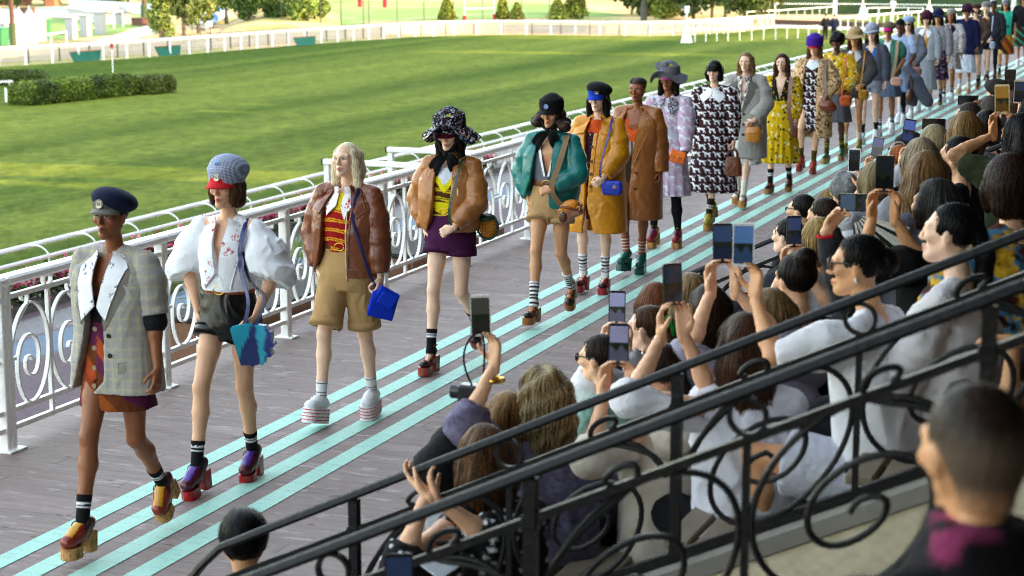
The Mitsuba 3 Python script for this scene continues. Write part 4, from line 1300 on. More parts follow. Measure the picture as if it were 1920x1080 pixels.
    def shoe(s, S, style, cols, plat=.055, heel=None):
        """cols: upper, vamp, sole ; style: oxford / sandal / sneaker / boot"""
        an, R = s.foot_frame(S); h = s.sole
        heel = heel if heel is not None else h
        loc = lambda V: np.asarray(V) @ R.T + an
        up, vp, so = [C(c) for c in cols[:3]]
        zf = -(h + .075)                                    # ground in foot frame
        d = .0055 if s.lod == 0 else (.010 if s.lod == 1 else .015)
        key_name = 'shoe'
        # upper
        sd = Sdf(); zb = zf + plat
        if style in ('oxford', 'sneaker', 'boot'):
            rs_ = .86 if style == 'sneaker' else 1.0
            sd.cone((0, -.113, zb + .028), (0, -.04, zb + .056), .042, .044 * rs_, k=.02, flat=((0, 0, 1), .9 * rs_))
            sd.cone((0, -.05, zb + .06), (0, -.005, -.03), .036 * rs_, .036 * rs_, k=.02)
            sd.cone((0, -.04, zb + .045), (0, .045, zf + heel + .045), .038, .034, k=.03)
            sd.cone((0, .03, zf + heel + .04), (0, .012, -.012), .037, .036, k=.02)
            if style == 'boot': sd.cone((0, .012, -.02), (0, .012, .06), .036, .040, k=.01)
            if style == 'sneaker': sd.ell((0, -.045, zb + .075), (.018, .030, .014), k=.01)
            sd.cut(lambda P: (zb - .004) - P[..., 2] + np.clip((P[..., 1] + .06) / .10, 0, 1) * -(heel - plat))
        else:                                               # platform sandal: foot plus straps
            sd.cone((0, -.112, zb + .020), (0, -.03, zb + .035), .034, .034, k=.02, flat=((0, 0, 1), .7))
            sd.cone((0, -.03, zb + .035), (0, .03, zf + heel + .035), .033, .031, k=.03)
        V, F = sd.mesh(d, .002 if s.lod == 0 else 0, (40, 40, 40), 3)
        if s.lod: V, F = lite((V, F), .0005)
        y, z = V[:, 1], V[:, 2]
        if style == 'oxford':
            vamp = (np.abs(V[:, 0]) < .026 + .0 * y) & (y > -.125) & (y < -.012) & (z > zb + .028)
            toe = (y < -.03) & ~vamp
            c = np.where(vamp[:, None], vp, np.where(toe[:, None], C(cols[3]), up))
        elif style in ('sandal',):
            band = ((y > -.10) & (y < -.072)) | ((y > -.045) & (y < -.02)) | (y > .022)
            c = np.where(band[:, None], up, vp)
        else:
            c = np.where(((y < -.05) & (z < zb + .03))[:, None], vp, up)
        k = s.add(key_name, (loc(V), F), 'shine' if style != 'sneaker' else 'plain_cloth', c)
        # straps of the sandal, laces of the others
        if style == 'sandal' and s.lod < 2:
            st = []
            for y0, zt, w in ((-.088, zb + .046, .040), (-.05, zb + .062, .040), (-.01, zb + .085, .036)):
                st.append(tube([(-w, y0 + .012, zb + .004), (-w * .8, y0, zt - .014), (0, y0 - .01, zt), (w * .8, y0, zt - .014), (w, y0 + .012, zb + .004)], .0075, 6))
            st.append(tube(np.c_[.037 * np.cos(np.linspace(0, 6.283, 17)), .012 + .037 * np.sin(np.linspace(0, 6.283, 17)), np.full(17, .012)], .006, 6))
            m = cat(st); s.add('strap', (loc(m.vertices), m.faces), 'shine', up, parent=k)
        if style == 'oxford' and s.lod < 2:
            st = []
            for i in range(3):
                y0, z0 = -.035 + .016 * i, zb + .078 + .012 * i
                st.append(tube([(-.022, y0, z0 - .006), (.022, y0 + .012, z0)], .003, 5)); st.append(tube([(.022, y0, z0 - .006), (-.022, y0 + .012, z0)], .003, 5))
            for g in (1, -1): st.append(tube(spline([(0, -.01, zb + .10), (g * .035, -.03, zb + .105), (g * .045, -.035, zb + .07), (g * .01, -.02, zb + .098)], 9), .003, 5))
            m = cat(st); s.add('lace', (loc(m.vertices), m.faces), 'cloth', C('#2a1a1e'), parent=k)
        # sole: platform under the toes, block heel
        out = sg.Point(0, -.105).buffer(.047).union(sg.Polygon([(-.046, -.105), (.046, -.105), (.041, -.052), (-.040, -.052)]))
        if style == 'sneaker':
            out = out.union(sg.Polygon([(-.041, -.07), (.041, -.07), (.037, .055), (-.037, .055)])).union(sg.Point(0, .05).buffer(.037)).buffer(.004)
            m = extrude(out.simplify(.002), plat + .012); m.vertices[:, 2] += zf
            m = m.subdivide().subdivide() if s.lod < 2 else m
            V = m.vertices; z = (V[:, 2] - zf) / plat
            fr = np.mod(z * 4.0 + .0 * V[:, 1], 1.0)
            s.add('sole', (loc(V), m.faces), 'plain_cloth', so, parent=k, smooth=False)
            if len(cols) > 3:
                for t in (.25, .5, .75, 1.0):
                    ring = A(out.buffer(.0015).exterior.coords)
                    mm = sweep3(np.c_[ring, np.full(len(ring), zf + plat * t)], (0, 0, 1), .005, .002)
                    s.add('sole_stripe', (loc(mm.vertices), mm.faces), 'plain_cloth', C(cols[3]), parent=k, smooth=False)
        else:
            P = []
            m1 = extrude(out.simplify(.002), plat); V = m1.vertices; V[:, 2] += zf
            V[:, 2] += np.where(V[:, 2] > zf + plat * .5, np.clip((V[:, 1] + .05) / .05, 0, 1) * .012, 0)
            m2 = trimesh.convex.convex_hull(A([[x * .034, y, zf] for x in (-1, 1) for y in (.012, .064)] + [[x * .036, y, zf + heel] for x in (-1, 1) for y in (.004, .070)]))
            m3 = trimesh.convex.convex_hull(A([[x * .036, y, z] for x in (-1, 1) for y, z in ((-.075, zf + plat - .02), (-.06, zf + plat + .006), (.03, zf + heel - .025), (.03, zf + heel))]))
            m = cat([m1, m2, m3]); m = m.subdivide().subdivide() if s.lod == 0 else m
            V = m.vertices
            cc = so
            if len(cols) > 4 and cols[4] == 'cork':
                t = nz(V, (160, 160, 160), 4, 2); cc = np.where((t > .60)[:, None], C('#8a5a34'), so * (.85 + .3 * nz(V, (60, 60, 60), 7)[:, None]))
            s.add('sole', (loc(V), m.faces), 'plain_cloth' if len(cols) > 4 else 'shine', cc, parent=k, smooth=False)

    def sock(s, S, top, col, stripes=()):
        """top: height above the ankle; stripes: list of (lo, hi, colour) above the ankle"""
        an, kn = s.J['an' + S], s.J['kn' + S]
        u = unit(kn - an)
        n = 26; t = np.linspace(-.05, top, n)
        r = np.interp(t, [-.05, 0, .06, .14, .25, .4], [.036, .034, .0345, .041, .054, .054]) + .001
        P = an + u * t[:, None]
        m = tube(P, r, 18 if s.lod < 2 else 10)
        V = m.vertices; h = (V - an) @ u
        c = np.tile(C(col), (len(V), 1))
        for lo, hi, cc in stripes: c[(h > lo) & (h < hi)] = C(cc)
        s.add('sock', m, 'cloth', c)

    # ---- garments -----------------------------------------------------------
    def rows(s, R):
        """rows (dz above the pelvis, rx, ry) -> stack rows following the spine"""
        J = s.J; out = []
        for r in R:
            dz, rx, ry = r[:3]; ox, oy = (list(r[3:]) + [0, 0])[:2]
            t = np.interp(dz, [-.6, 0, .17, .37, .545, .7], [0, 0, .3, .7, 1, 1.1])
            out.append((s.pz + dz, rx, ry, J['neck'][0] * t + ox, (J['neck'][1] - .015) * t + oy))
        return out

    def surf(s, R, n=2.2):
        rr = A(s.rows(R), float); rr = rr[np.argsort(rr[:, 0])]

        def f(x, z):
            g = lambda i: np.interp(z, rr[:, 0], rr[:, i])
            return g(4) - g(2) * np.clip(1 - np.clip(np.abs(x - g(3)) / g(1), 0, .97) ** n, 0.02, 1) ** (1 / n)
        return f

    def patch(s, name, poly, R, off, thick, bsdf, col, n=2.2, res=None, parent=None, wav=0, label=None, back=False):
        """flat cloth piece drawn in (x, dz above pelvis), laid on the front of the stack R"""
        f = s.surf(R, n); res = res or (.007 if s.lod == 0 else .014)
        pg = sg.Polygon(poly)
        if not pg.is_valid: pg = pg.buffer(0)
        rg = shapely.segmentize(pg, res * 1.2)
        B = A(rg.exterior.coords)[:-1]
        x0, y0, x1, y1 = pg.bounds
        gx, gy = np.meshgrid(np.arange(x0 + res / 2, x1, res), np.arange(y0 + res / 2, y1, res))
        I = np.c_[gx.ravel(), gy.ravel()]
        I = I[shapely.contains_xy(pg.buffer(-res * .45), I[:, 0], I[:, 1])] if len(I) else I
        from scipy.spatial import Delaunay
        Q = np.vstack([B, I]); D = Delaunay(Q).simplices
        ct = Q[D].mean(1); D = D[shapely.contains_xy(pg, ct[:, 0], ct[:, 1])]
        a = Q[D]; ar = (a[:, 1, 0] - a[:, 0, 0]) * (a[:, 2, 1] - a[:, 0, 1]) - (a[:, 2, 0] - a[:, 0, 0]) * (a[:, 1, 1] - a[:, 0, 1])
        D = np.where((ar < 0)[:, None], D[:, ::-1], D)
        z = Q[:, 1] + s.pz; y = f(Q[:, 0], z)
        oo = off + (wav * (meshkit.noise(np.c_[Q * 25, np.zeros(len(Q))]) - .5) if wav else 0)
        Vf = np.c_[Q[:, 0], y - oo, z]; Vb = np.c_[Q[:, 0], y - oo + thick, z]
        n_ = len(Q); nb = len(B); i = np.arange(nb); j = (i + 1) % nb
        F = np.vstack([D, D[:, ::-1] + n_, np.stack([i, i + n_, j], 1), np.stack([j, i + n_, j + n_], 1)])
        V = np.vstack([Vf, Vb])
        Q3 = np.c_[Q[:, 0], np.zeros(len(Q)), Q[:, 1]]
        c = col(np.vstack([Q3, Q3])) if callable(col) else col
        return s.add(name, trimesh.Trimesh(V, F, process=False), bsdf, c, parent=parent, smooth=False if s.lod else True, label=label)

    def torso(s, name, R, bsdf, col, sleeves=None, cuts=(), n=2.4, amp=.006, freq=(9, 9, 5), pleat=None, shoulder=None, uvf=False, label=None, res=None, parent=None, extra=None, fold=(.006, (20, 20, 4)), sfold=(.007, (7, 7, 20))):
        """a top, coat or dress: stack R plus sleeves {'L': (radii, t_end)}; uv is planar"""
        J = s.J; h = res or s.h['cloth']; ms = []
        sd = Sdf().stack(s.rows(R), k=.03, n=n, pleat=pleat)
        if shoulder:
            for S, g in (('L', 1), ('R', -1)):
                sd.chain([J['neck'] + [g * .05, .010, -.018], J['sh' + S] + [g * (shoulder[1] - .018), .0, (shoulder[2] if len(shoulder) > 2 else 0) - .004]], [shoulder[0] * .95, shoulder[0] * 1.02], k=.04)
        if extra: extra(sd)
        for c in cuts: sd.cut(c)
        ms.append(sd.mesh(h, amp, freq, s.seed, fold=fold))
        for S, (rad, te) in (sleeves or {}).items():
            g = 1 if S == 'L' else -1
            a, e, w = J['sh' + S] + [g * .010, 0, -.012], J['el' + S], J['wr' + S]
            e2 = e + (w - e) * max(te, .001) if te > 0 else a + (e - a) * (1 + te)
            sv = Sdf()
            if te > 0: pts = [a, a * .5 + e * .5, e, e * .5 + e2 * .5, e2]
            else: pts = [a, a * .66 + e2 * .34, a * .33 + e2 * .67, e2]
            rr = np.interp(np.linspace(0, 1, len(pts)), np.linspace(0, 1, len(rad)), rad)
            rr[0] *= .88
            sv.chain(pts, rr, k=.02)
            u = unit(e2 - (e if te > 0 else a))
            sv.cut(lambda P, e2=e2, u=u: ((P - e2) @ u) - .004)
            # folds across the inside of the elbow
            V, F = sv.mesh(h, amp, (10, 10, 14), s.seed + 5, fold=sfold)
            ms.append((V, F))
        m = cat(ms)
        uv = None
        if uvf:
            V = m.vertices; uv = np.c_[V[:, 0] + .55 * V[:, 1], V[:, 2]]
        return s.add(name, m, bsdf, col, uv=uv, label=label, parent=parent)

    def shorts(s, name, bsdf, col, R, leg_r, hem, amp=.006, cuffs=None, res=None, flare=1.15):
        """R stack for the hips; leg tubes from the hip along the thigh to hem (0..1 of the thigh, above 1 below the knee)"""
        J = s.J; sd = Sdf().stack(s.rows(R), k=.03, n=2.3)
        ends = []
        for S in 'LR':
            a = J['hip' + S] + [0, 0, -.02]
            e = a + (J['kn' + S] - a) * min(hem, 1.0) if hem <= 1 else J['kn' + S] + (J['an' + S] - J['kn' + S]) * (hem - 1)
            u = unit(J['kn' + S] - a)
            sd.chain([a, e], [leg_r, leg_r * flare], k=.02)
            ends.append((e, u, a))
        V, F = None, None
        def cut(P):
            d = [np.where(np.linalg.norm(P - (a + e) / 2, axis=-1) < .5, 0, 0) for e, u, a in ends]
            # each side is cut by the plane of its own leg
            l = (P - ends[0][0]) @ ends[0][1]; r = (P - ends[1][0]) @ ends[1][1]
            mid = (ends[0][0][0] + ends[1][0][0]) / 2
            return np.where(P[..., 0] > mid, l, r)
        if hem <= 1.0: sd.cut(cut)
        V, F = sd.mesh(res or s.h['cloth'], amp, (10, 10, 6), s.seed + 2, fold=(.009, (22, 22, 3.5)))
        k = s.add(name, (V, F), bsdf, col)
        if cuffs:
            for e, u, a in ends:
                r = leg_r * flare + .004
                m = tube([e - u * cuffs, e - u * cuffs * .5, e + u * .003], [r, r + .003, r + .004], 28)
                s.add('cuff', m, bsdf, col, parent=k)
        return k

    def legs_cloth(s, name, bsdf, col, r=(.09, .07, .055, .045), amp=.005):
        J = s.J; ms = []
        for S in 'LR':
            h, kn, an = J['hip' + S], J['kn' + S], J['an' + S]
            sd = Sdf().chain([h, h * .5 + kn * .5, kn, kn * .5 + an * .5, an], np.interp(np.linspace(0, 1, 5), np.linspace(0, 1, len(r)), r), k=.03)
            ms.append(lite(sd.mesh(s.h['cloth'] * (1.2 if s.lod == 0 else 1.7), amp, (10, 10, 10), 1), .001))
        return s.add(name, cat(ms), bsdf, col)

    def belt(s, R, dz, w, col, buckle=True, off=.006):
        rr = A(s.rows(R), float); rr = rr[np.argsort(rr[:, 0])]
        z = s.pz + dz; g = lambda i: np.interp(z, rr[:, 0], rr[:, i])
        th = np.linspace(0, 2 * np.pi, 49)
        sgn = lambda a, p: np.sign(a) * np.abs(a) ** (2 / 2.3)
        P = np.c_[g(3) + (g(1) + off) * sgn(np.cos(th), 0), g(4) + (g(2) + off) * sgn(np.sin(th), 0), np.full(49, z)]
        m = sweep3(P, (0, 0, 1), w, .006)
        k = s.add('belt', m, 'leather', C(col))
        if buckle:
            t = np.linspace(0, 2 * np.pi, 21)
            y = g(4) - g(2) - off - .006
            P = np.c_[g(3) + .034 * np.cos(t), np.full(21, y), z + w * .55 * np.sin(t)]
            mm = tube(P, .0042, 6); kk = s.add('buckle', mm, 'gold', C('#d8a84a'), parent=k)
        return k

    def buttons(s, pts, R, off, col, r=.010, parent=None, name='button'):
        f = s.surf(R)
        for x, dz in pts:
            y = float(f(A([x]), A([s.pz + dz]))[0]) - off
            m = trimesh.creation.cylinder(r, .006, sections=14); m.apply_transform(trimesh.transformations.rotation_matrix(math.pi / 2, [1, 0, 0])); m.apply_translation([x, y, s.pz + dz])
            s.add(name, m, 'shine', C(col) if isinstance(col, str) else col, parent=parent, smooth=30)

    # ---- hair -----------------------------------------------------------------
    def hair(s, style, col, length=.30, col2=None, strands=0, vol=1.0, fringe=False, part=0.0, amp=None):
        sd = Sdf(); v = vol
        cap = lambda top=.095: sd.ell((0, .026, .036), (.083 * v, .104 * v, top * v), k=.02)
        face = lambda P: None
        cutz = .080
        gd = s.Rh.T @ A([0, 0, -1.0])                     # gravity in the head frame
        if style == 'afro':
            for i in range(26):
                r_ = np.random.default_rng(i + s.seed); d = r_.normal(size=3); d /= np.linalg.norm(d)
                sd.ell(A([0, .03, .045]) + d * A([.075, .075, .07]) * v, np.full(3, .055 * v), k=.02)
        elif style == 'short':
            sd.ell((0, .028, .036), (.081 * v, .100 * v, .090 * v), k=.02)
        elif style == 'bun':
            sd.ell((0, .024, .034), (.079, .098, .085), k=.02); sd.ell((0, .125, .01), (.042, .036, .042), k=.015)
        elif style == 'topbun':
            sd.ell((0, .024, .034), (.080, .099, .087), k=.02); sd.ell((0, .09, .11), (.05, .05, .045), k=.015)
        elif style == 'ponytail':
            sd.ell((0, .024, .034), (.079, .098, .085), k=.02); b = A([0, .112, .012]); sd.ell(b, (.028, .03, .03), k=.02)
            sd.chain([b, b + gd * .08 + [0, .035, 0], b + gd * length * .6 + [0, .03, 0], b + gd * length + [0, .015, 0]], [.024, .030, .030, .012], k=.03)
        elif style == 'bob':
            cap(.094)
            for g in (1, -1): sd.chain([A([g * .066, .0, .03]), A([g * .074, -.010, -.02]), A([g * .070, -.022, -.075])], [.030, .032, .026], k=.03); sd.chain([A([g * .05, .07, .0]), A([g * .055, .06, -.085])], [.05, .042], k=.04)
            sd.chain([A([0, .085, .0]), A([0, .075, -.085])], [.05, .045], k=.04)
        else:                                                # long: curtains at both sides and a back fall
            cap(.095)
            w = s.rng.normal(0, .006, 12)
            for g in (1, -1):
                a = A([g * .062, -.012, .045])
                sd.chain([a, A([g * .078, .0, -.03]), A([g * (.076 + .01 * v), .012, -.09]) + gd * 0, A([g * (.080 + .012 * v), .02, -.09]) + gd * (length - .09) * .5, A([g * .070, .02 + w[0], -.09]) + gd * max(length - .09, .02)], [.024 * v, .030 * v, .032 * v, .032 * v, .014], k=.03)
                sd.chain([A([g * .05, .08, .02]), A([g * .055, .085, -.08]), A([g * .05, .085, -.08]) + gd * max(length - .08, .02)], [.05 * v, .048 * v, .022], k=.04)
            sd.chain([A([0, .09, .02]), A([0, .095, -.08]), A([0, .09, -.08]) + gd * max(length - .06, .02)], [.05 * v, .046 * v, .022], k=.04)
        if style == 'short':
            sd.cut(lambda P: np.minimum(-.012 - P[..., 1] * .0 - P[..., 2], 99) * np.where(P[..., 1] > .03, 0, 1) - np.where(P[..., 1] > .03, .06 + P[..., 2] - .0, 0) if False else np.where(P[..., 1] > .035, -.060 - P[..., 2], -.005 - .0 - P[..., 2] + .5 * np.clip(.02 - P[..., 1], 0, .06)))
        if fringe:
            zc = .018
            sd.cone((-.05, -.072, .055), (-.052, -.080, .024), .016, .012, k=.03); sd.cone((.05, -.072, .055), (.052, -.080, .024), .016, .012, k=.03)
            sd.cone((0, -.078, .06), (0, -.095, .024), .020, .013, k=.04); sd.cone((-.028, -.078, .06), (-.028, -.092, .024), .018, .012, k=.03); sd.cone((.028, -.078, .06), (.028, -.092, .024), .018, .012, k=.03)
        else: zc = cutz
        if style != 'afro':
            def facecut(P):
                x, y, z = P[..., 0], P[..., 1], P[..., 2]
                lim = .058 + np.clip(-z - .03, 0, .3) * .06
                d = np.maximum(np.maximum(np.abs(x) - lim, y + .030 - .35 * np.clip(z - .0, 0, .1)), z - (zc - (6 if part == 0 else 9) * (x - part) ** 2 * (0 if fringe else 1)))
                return -d
            if style in ('bun', 'ponytail', 'topbun'):
                def facecut(P):
                    x, y, z = P[..., 0], P[..., 1], P[..., 2]
                    d = np.maximum(y + .034 - .20 * np.clip(z, 0, .1), z - (.084 - 6 * x ** 2))
                    low = np.maximum(z - .004, y - .036)
                    return -np.minimum(d, low)
            sd.cut(facecut)
        hh = {0: .006, 1: .0092, 2: .013}[s.lod]
        V, F = sd.mesh(hh)
        N = vnorm(V, F)
        a = amp if amp is not None else (.0018 if style not in ('afro', 'curly') else .012)
        if style == 'afro' or style == 'curly':
            V = V + N * (a * 2 * (meshkit.fbm(V * 45, 3, s.seed) - .5))[:, None]
            t = meshkit.fbm(V * 60, 2, 3)
        else:
            ang = np.arctan2(V[:, 0], V[:, 1] + .02)
            q = np.c_[ang * 9, V[:, 2] * 4, V[:, 1] * 3]
            t = meshkit.fbm(q * A([2.2, 1, 1]), 3, s.seed)
            V = V + N * (a * 2 * (t - .5))[:, None]
            if style == 'wavy' or style == 'long_wavy':
                V = V + N * (.010 * np.sin(V[:, 2] * 75 + ang * 5))[:, None]
        c1, c2 = C(col) * .8, C(col2 or col) * (.8 if col2 else .5)
        w = np.clip((t - .25) / .5, 0, 1)[:, None]
        cc = c2 * (1 - w) + c1 * w
        parts, cols = [(V, F)], [cc]
        if strands:
            r = np.random.default_rng(s.seed + 77)
            i = r.choice(len(V), strands)
            lift = .003 + .007 * r.random((strands, 1)) ** 4
            P = V[i] + N[i] * .002; d0 = np.tile(gd, (strands, 1))
            from scipy.spatial import cKDTree
            tr = cKDTree(V); lines = [P]
            for st in range(7):
                _, j = tr.query(lines[-1])
                nn = N[j]
                d = d0 + nn * .02 - nn * (d0 * nn).sum(1, keepdims=True)
                d += r.normal(0, .12, (strands, 3)) * .4
                d /= np.maximum(np.linalg.norm(d, axis=1, keepdims=True), 1e-6)
                p = lines[-1] + d * .023
                _, j = tr.query(p)
                off = ((p - V[j]) * N[j]).sum(1, keepdims=True)
                p = p + N[j] * np.clip(lift - off, -.01, .02)
                lines.append(p)
            L = np.stack(lines, 1)                            # strands x 10 x 3
            _, j = tr.query(L.reshape(-1, 3)); nn = N[j].reshape(L.shape)
            tg = np.gradient(L, axis=1); sdv = np.cross(tg, nn); sdv /= np.maximum(np.linalg.norm(sdv, axis=2, keepdims=True), 1e-9)
            wd = (.0016 * np.sin(np.linspace(.15, 3.0, 8)) * (1 if s.lod else .8))[None, :, None] * r.uniform(.6, 1.3, (strands, 1, 1))
            V2 = np.stack([L - sdv * wd, L + sdv * wd], 2).reshape(-1, 3)
            b = (np.arange(strands)[:, None] * 16 + np.arange(7)[None] * 2).ravel()[:, None]
            F2 = np.vstack([b + [[0, 2, 3]], b + [[0, 3, 1]]])
            parts.append((V2, F2)); cols.append(np.repeat((c2 + (c1 - c2) * r.uniform(-.4, 1.5, (strands, 1))).clip(.002, 1), 16, 0))
        m = cat(parts); m.vertices = s.hw(m.vertices)
        return s.add('hair', m, 'hair_fibre', np.vstack(cols))

    # ---- hats -----------------------------------------------------------------
    def visor(s, col, z=.058, r0=.082, depth=.075, drop=.035, span=1.25, parent=None, y0=.02, name='visor', bsdf='cloth'):
        th = np.linspace(-span, span, 33); rs = np.linspace(0, 1, 9)
        def top(dz):
            V = []
            for q in rs:
                ext = depth * np.clip(np.cos(th * (1.5708 / span)), 0, 1) ** .7 * q
                rx, ry = r0 * .93 + ext * .35, r0 * 1.12 + ext
                V.append(np.c_[rx * np.sin(th), y0 - ry * np.cos(th), z - drop * q * (.6 + .4 * np.cos(th)) - .012 * np.abs(np.sin(th)) * q - .25 * (rx * np.sin(th)) ** 2 * 10 * q * .3 + dz])
            return np.vstack(V)
        n, m = 9, 33
        i = np.arange(n - 1)[:, None]; j = np.arange(m - 1)[None]
        q = np.stack([i * m + j, i * m + j + 1, (i + 1) * m + j + 1, (i + 1) * m + j], -1).reshape(-1, 4)
        Vt, Vb = top(.0), top(-.005)
        F = np.vstack([q[:, ::-1], q + n * m])
        e = (n - 1) * m + np.arange(m - 1)
        F = np.vstack([F, np.stack([e, e + 1, e + 1 + n * m, e + n * m], 1)])
        F = np.vstack([F[:, [0, 1, 2]], F[:, [0, 2, 3]]])
        return s.add(name, (s.hw(np.vstack([Vt, Vb])), F), bsdf, col if not isinstance(col, str) else C(col), parent=parent)

    def crown(s, col, kind='bucket', bsdf='cloth', z=.05, col_fn=None, scale=1.0, name='hat', res=None):
        sd = Sdf()
        if kind == 'bucket':
            sd.ell((0, .024, z + .015), (.098 * scale, .118 * scale, .105 * scale), k=.02)
            sd.stack([(z - .035, .094 * scale, .114 * scale, 0, .02), (z + .065 * scale, .094 * scale, .112 * scale, 0, .024)], n=2.1, k=.04)
        elif kind == 'slouch':
            sd.stack([(z - .035, .097, .118, 0, .02), (z + .05, .104, .124, 0, .026)], n=2.1, k=.04)
            sd.ell((.012, .040, z + .055), (.116, .134, .080), R=rotx(-.15) @ roty(.12), k=.04)
        elif kind == 'newsboy':
            sd.ell((.014, .030, z + .040), (.122 * scale, .138 * scale, .066), R=rotx(-.22) @ roty(.16), k=.03)
            sd.ell((.0, .020, z + .015), (.090, .108, .06), k=.03)
        elif kind == 'cap':
            sd.ell((0, .022, z - .01), (.088 * scale, .108 * scale, .098 * scale), k=.02)
            sd.cut(lambda P: (z - .02) - P[..., 2] - .25 * np.clip(P[..., 1] - .02, 0, 1))
        V, F = sd.mesh(res or (.006 if s.lod == 0 else (.009 if s.lod == 1 else .012)), .004, (22, 22, 22), s.seed + 4)
        return s.add(name, (s.hw(V), F), bsdf, (col_fn(V) if col_fn else C(col)))

    def brim(s, col, z=.045, r0=.085, r1=.19, drop=.07, wave=.03, nw=5, ph=0, bsdf='cloth', col_fn=None, parent=None, lift_front=0.0, name='brim'):
        nT, nR = (96, 16) if s.lod == 0 else (48, 8)
        th = np.arange(nT) * 2 * np.pi / nT; rs = np.linspace(0, 1, nR)
        V = []
        for dz in (0, -.006):
            for q in rs:
                r = r0 + (r1 - r0) * q * (1 + .10 * np.sin(3 * th + ph + 1))
                front = np.clip(np.cos(th), 0, 1)
                zz = z - drop * q ** 1.4 + wave * q ** 1.3 * np.sin(nw * th + ph) + wave * .5 * q * np.sin(2 * th + 2 * ph) + lift_front * q * front
                V.append(np.c_[r * .95 * np.sin(th), .02 - r * 1.08 * np.cos(th), zz + dz])
        V = np.vstack(V); V += (.006 * (meshkit.noise(V * 28, 2) - .5))[:, None] * A([0, 0, 1.0])
        i = np.arange(nR - 1)[:, None]; j = np.arange(nT)[None]; N1 = nR * nT
        q = np.stack([i * nT + j, i * nT + (j + 1) % nT, (i + 1) * nT + (j + 1) % nT, (i + 1) * nT + j], -1).reshape(-1, 4)
        e = (nR - 1) * nT + np.arange(nT); e2 = (nR - 1) * nT + (np.arange(nT) + 1) % nT
        F = np.vstack([q[:, ::-1], q + N1, np.stack([e, e2, e2 + N1, e + N1], 1)])
        F = np.vstack([F[:, [0, 1, 2]], F[:, [0, 2, 3]]])
        return s.add(name, (s.hw(V), F), bsdf, col_fn(V) if col_fn else C(col), parent=parent)

    def badge(s, p, r, c1, c2, parent=None, name='badge'):
        """round badge: disc with a rim and a small dark mark"""
        p = A(p, float); n = unit(A([p[0], p[1] - .02, .02])); a = unit(np.cross([0, 0, 1], n)); b = np.cross(n, a)
        th = np.linspace(0, 2 * np.pi, 21)[:-1]
        V = np.vstack([[p + n * .004]] + [p + n * .004 + (a * np.cos(t) + b * np.sin(t)) * r for t in th] + [p - n * .004 + (a * np.cos(t) + b * np.sin(t)) * r for t in th])
        i = np.arange(20); j = (i + 1) % 20
        F = np.vstack([np.stack([i * 0, 1 + i, 1 + j], 1), np.stack([1 + i, 21 + i, 21 + j], 1), np.stack([1 + i, 21 + j, 1 + j], 1)])
        k = s.add(name, (s.hw(V), F), 'shine', C(c1), parent=parent, smooth=False)
        ms = [tube([p + n * .005 + (a * np.cos(t) + b * np.sin(t)) * r * .8 for t in np.linspace(.9, 5.4, 14) - 1.57], .0022, 5)]
        for x in (-.35, 0, .35): ms.append(tube([p + n * .005 + a * r * x + b * r * .35, p + n * .005 + a * r * x * .7 - b * r * .35], .002, 5))
        m = cat(ms); s.add('emblem', (s.hw(m.vertices), m.faces), 'shine', C(c2), parent=k)
        return k

    def glasses(s, col='#1a1412', r=.028, name='sunglasses'):
        ms = []
        for g in (1, -1):
            V = trimesh.creation.icosphere(2); V.vertices = V.vertices * A([r, .005, r * .8]) @ rotz(g * .25).T + A([g * .033, -.098, .008]); ms.append(V)
            ms.append(tube([(g * .058, -.088, .018), (g * .078, -.02, .018), (g * .080, .02, .010)], .0032, 5))
        ms.append(tube([(-.012, -.104, .014), (.012, -.104, .014)], .003, 5))
        m = cat(ms); s.add(name, (s.hw(m.vertices), m.faces), 'shine', C(col))

    def scarf(s, col, side=-1, bow=True):
        """chin scarf knotted at the neck"""
        sd = Sdf(); hd = s.J['head']; L = lambda p: s.hw(A([p]))[0]
        for g in (1, -1):
            sd.chain([L((g * .080, -.005, .03)), L((g * .078, -.02, -.04)), L((g * .045, -.055, -.105)), L((0, -.075, -.125))], [.012, .013, .015, .017], k=.01)
        kn = L((0, -.075, -.14))
        sd.ell(kn, (.028, .024, .024), k=.01)
        V, F = sd.mesh(.006, .002, (40, 40, 40), 2)
        k = s.add('scarf', (V, F), 'cloth', C(col))
        if bow:
            for g, dx, dz, ln in ((-1, -.13, -.02, .9), (1, .10, .0, .7)):
                t = np.linspace(0, 1, 14); w = np.linspace(-1, 1, 7)
                P = []
                for a in t:
                    c = kn + A([dx * ln * a * 1.0, -.03 * math.sin(a * 3), dz - .13 * ln * a ** 1.4])
                    for b in w: P.append(c + A([.018 * b * g * (.2 + a), -.012 * math.cos(b * 6 + a * 2) * a, (.014 + .045 * math.sin(min(a * 1.9, 1.57))) * b]))
                P = A(P); i = np.arange(13)[:, None] * 7; j = np.arange(6)[None]
                q = np.stack([i + j, i + j + 1, i + j + 8, i + j + 7], -1).reshape(-1, 4)
                V = np.vstack([P, P + [0, .006, 0]]); q = np.vstack([q, q[:, ::-1] + len(P)])
                s.add('tail', (V, np.vstack([q[:, [0, 1, 2]], q[:, [0, 2, 3]]])), 'cloth', C(col), parent=k)
        return k


# ---- colour functions ----------------------------------------------------------
def mixc(a, b, w):
    w = np.clip(w, 0, 1)[:, None] if np.ndim(w) else w
    return (C(a) if isinstance(a, str) else a) * (1 - w) + (C(b) if isinstance(b, str) else b) * w


def tonal(c, amt=.12, f=(9, 9, 9), seed=0):
    c = C(c) if isinstance(c, str) else c
    g = lambda V: c * (1 - amt + 2 * amt * nz(V, f, seed)[:, None])
    g.plain = True
    return g


def leather_col(c, seed=0): return tonal(c, .16, (7, 7, 5), seed)


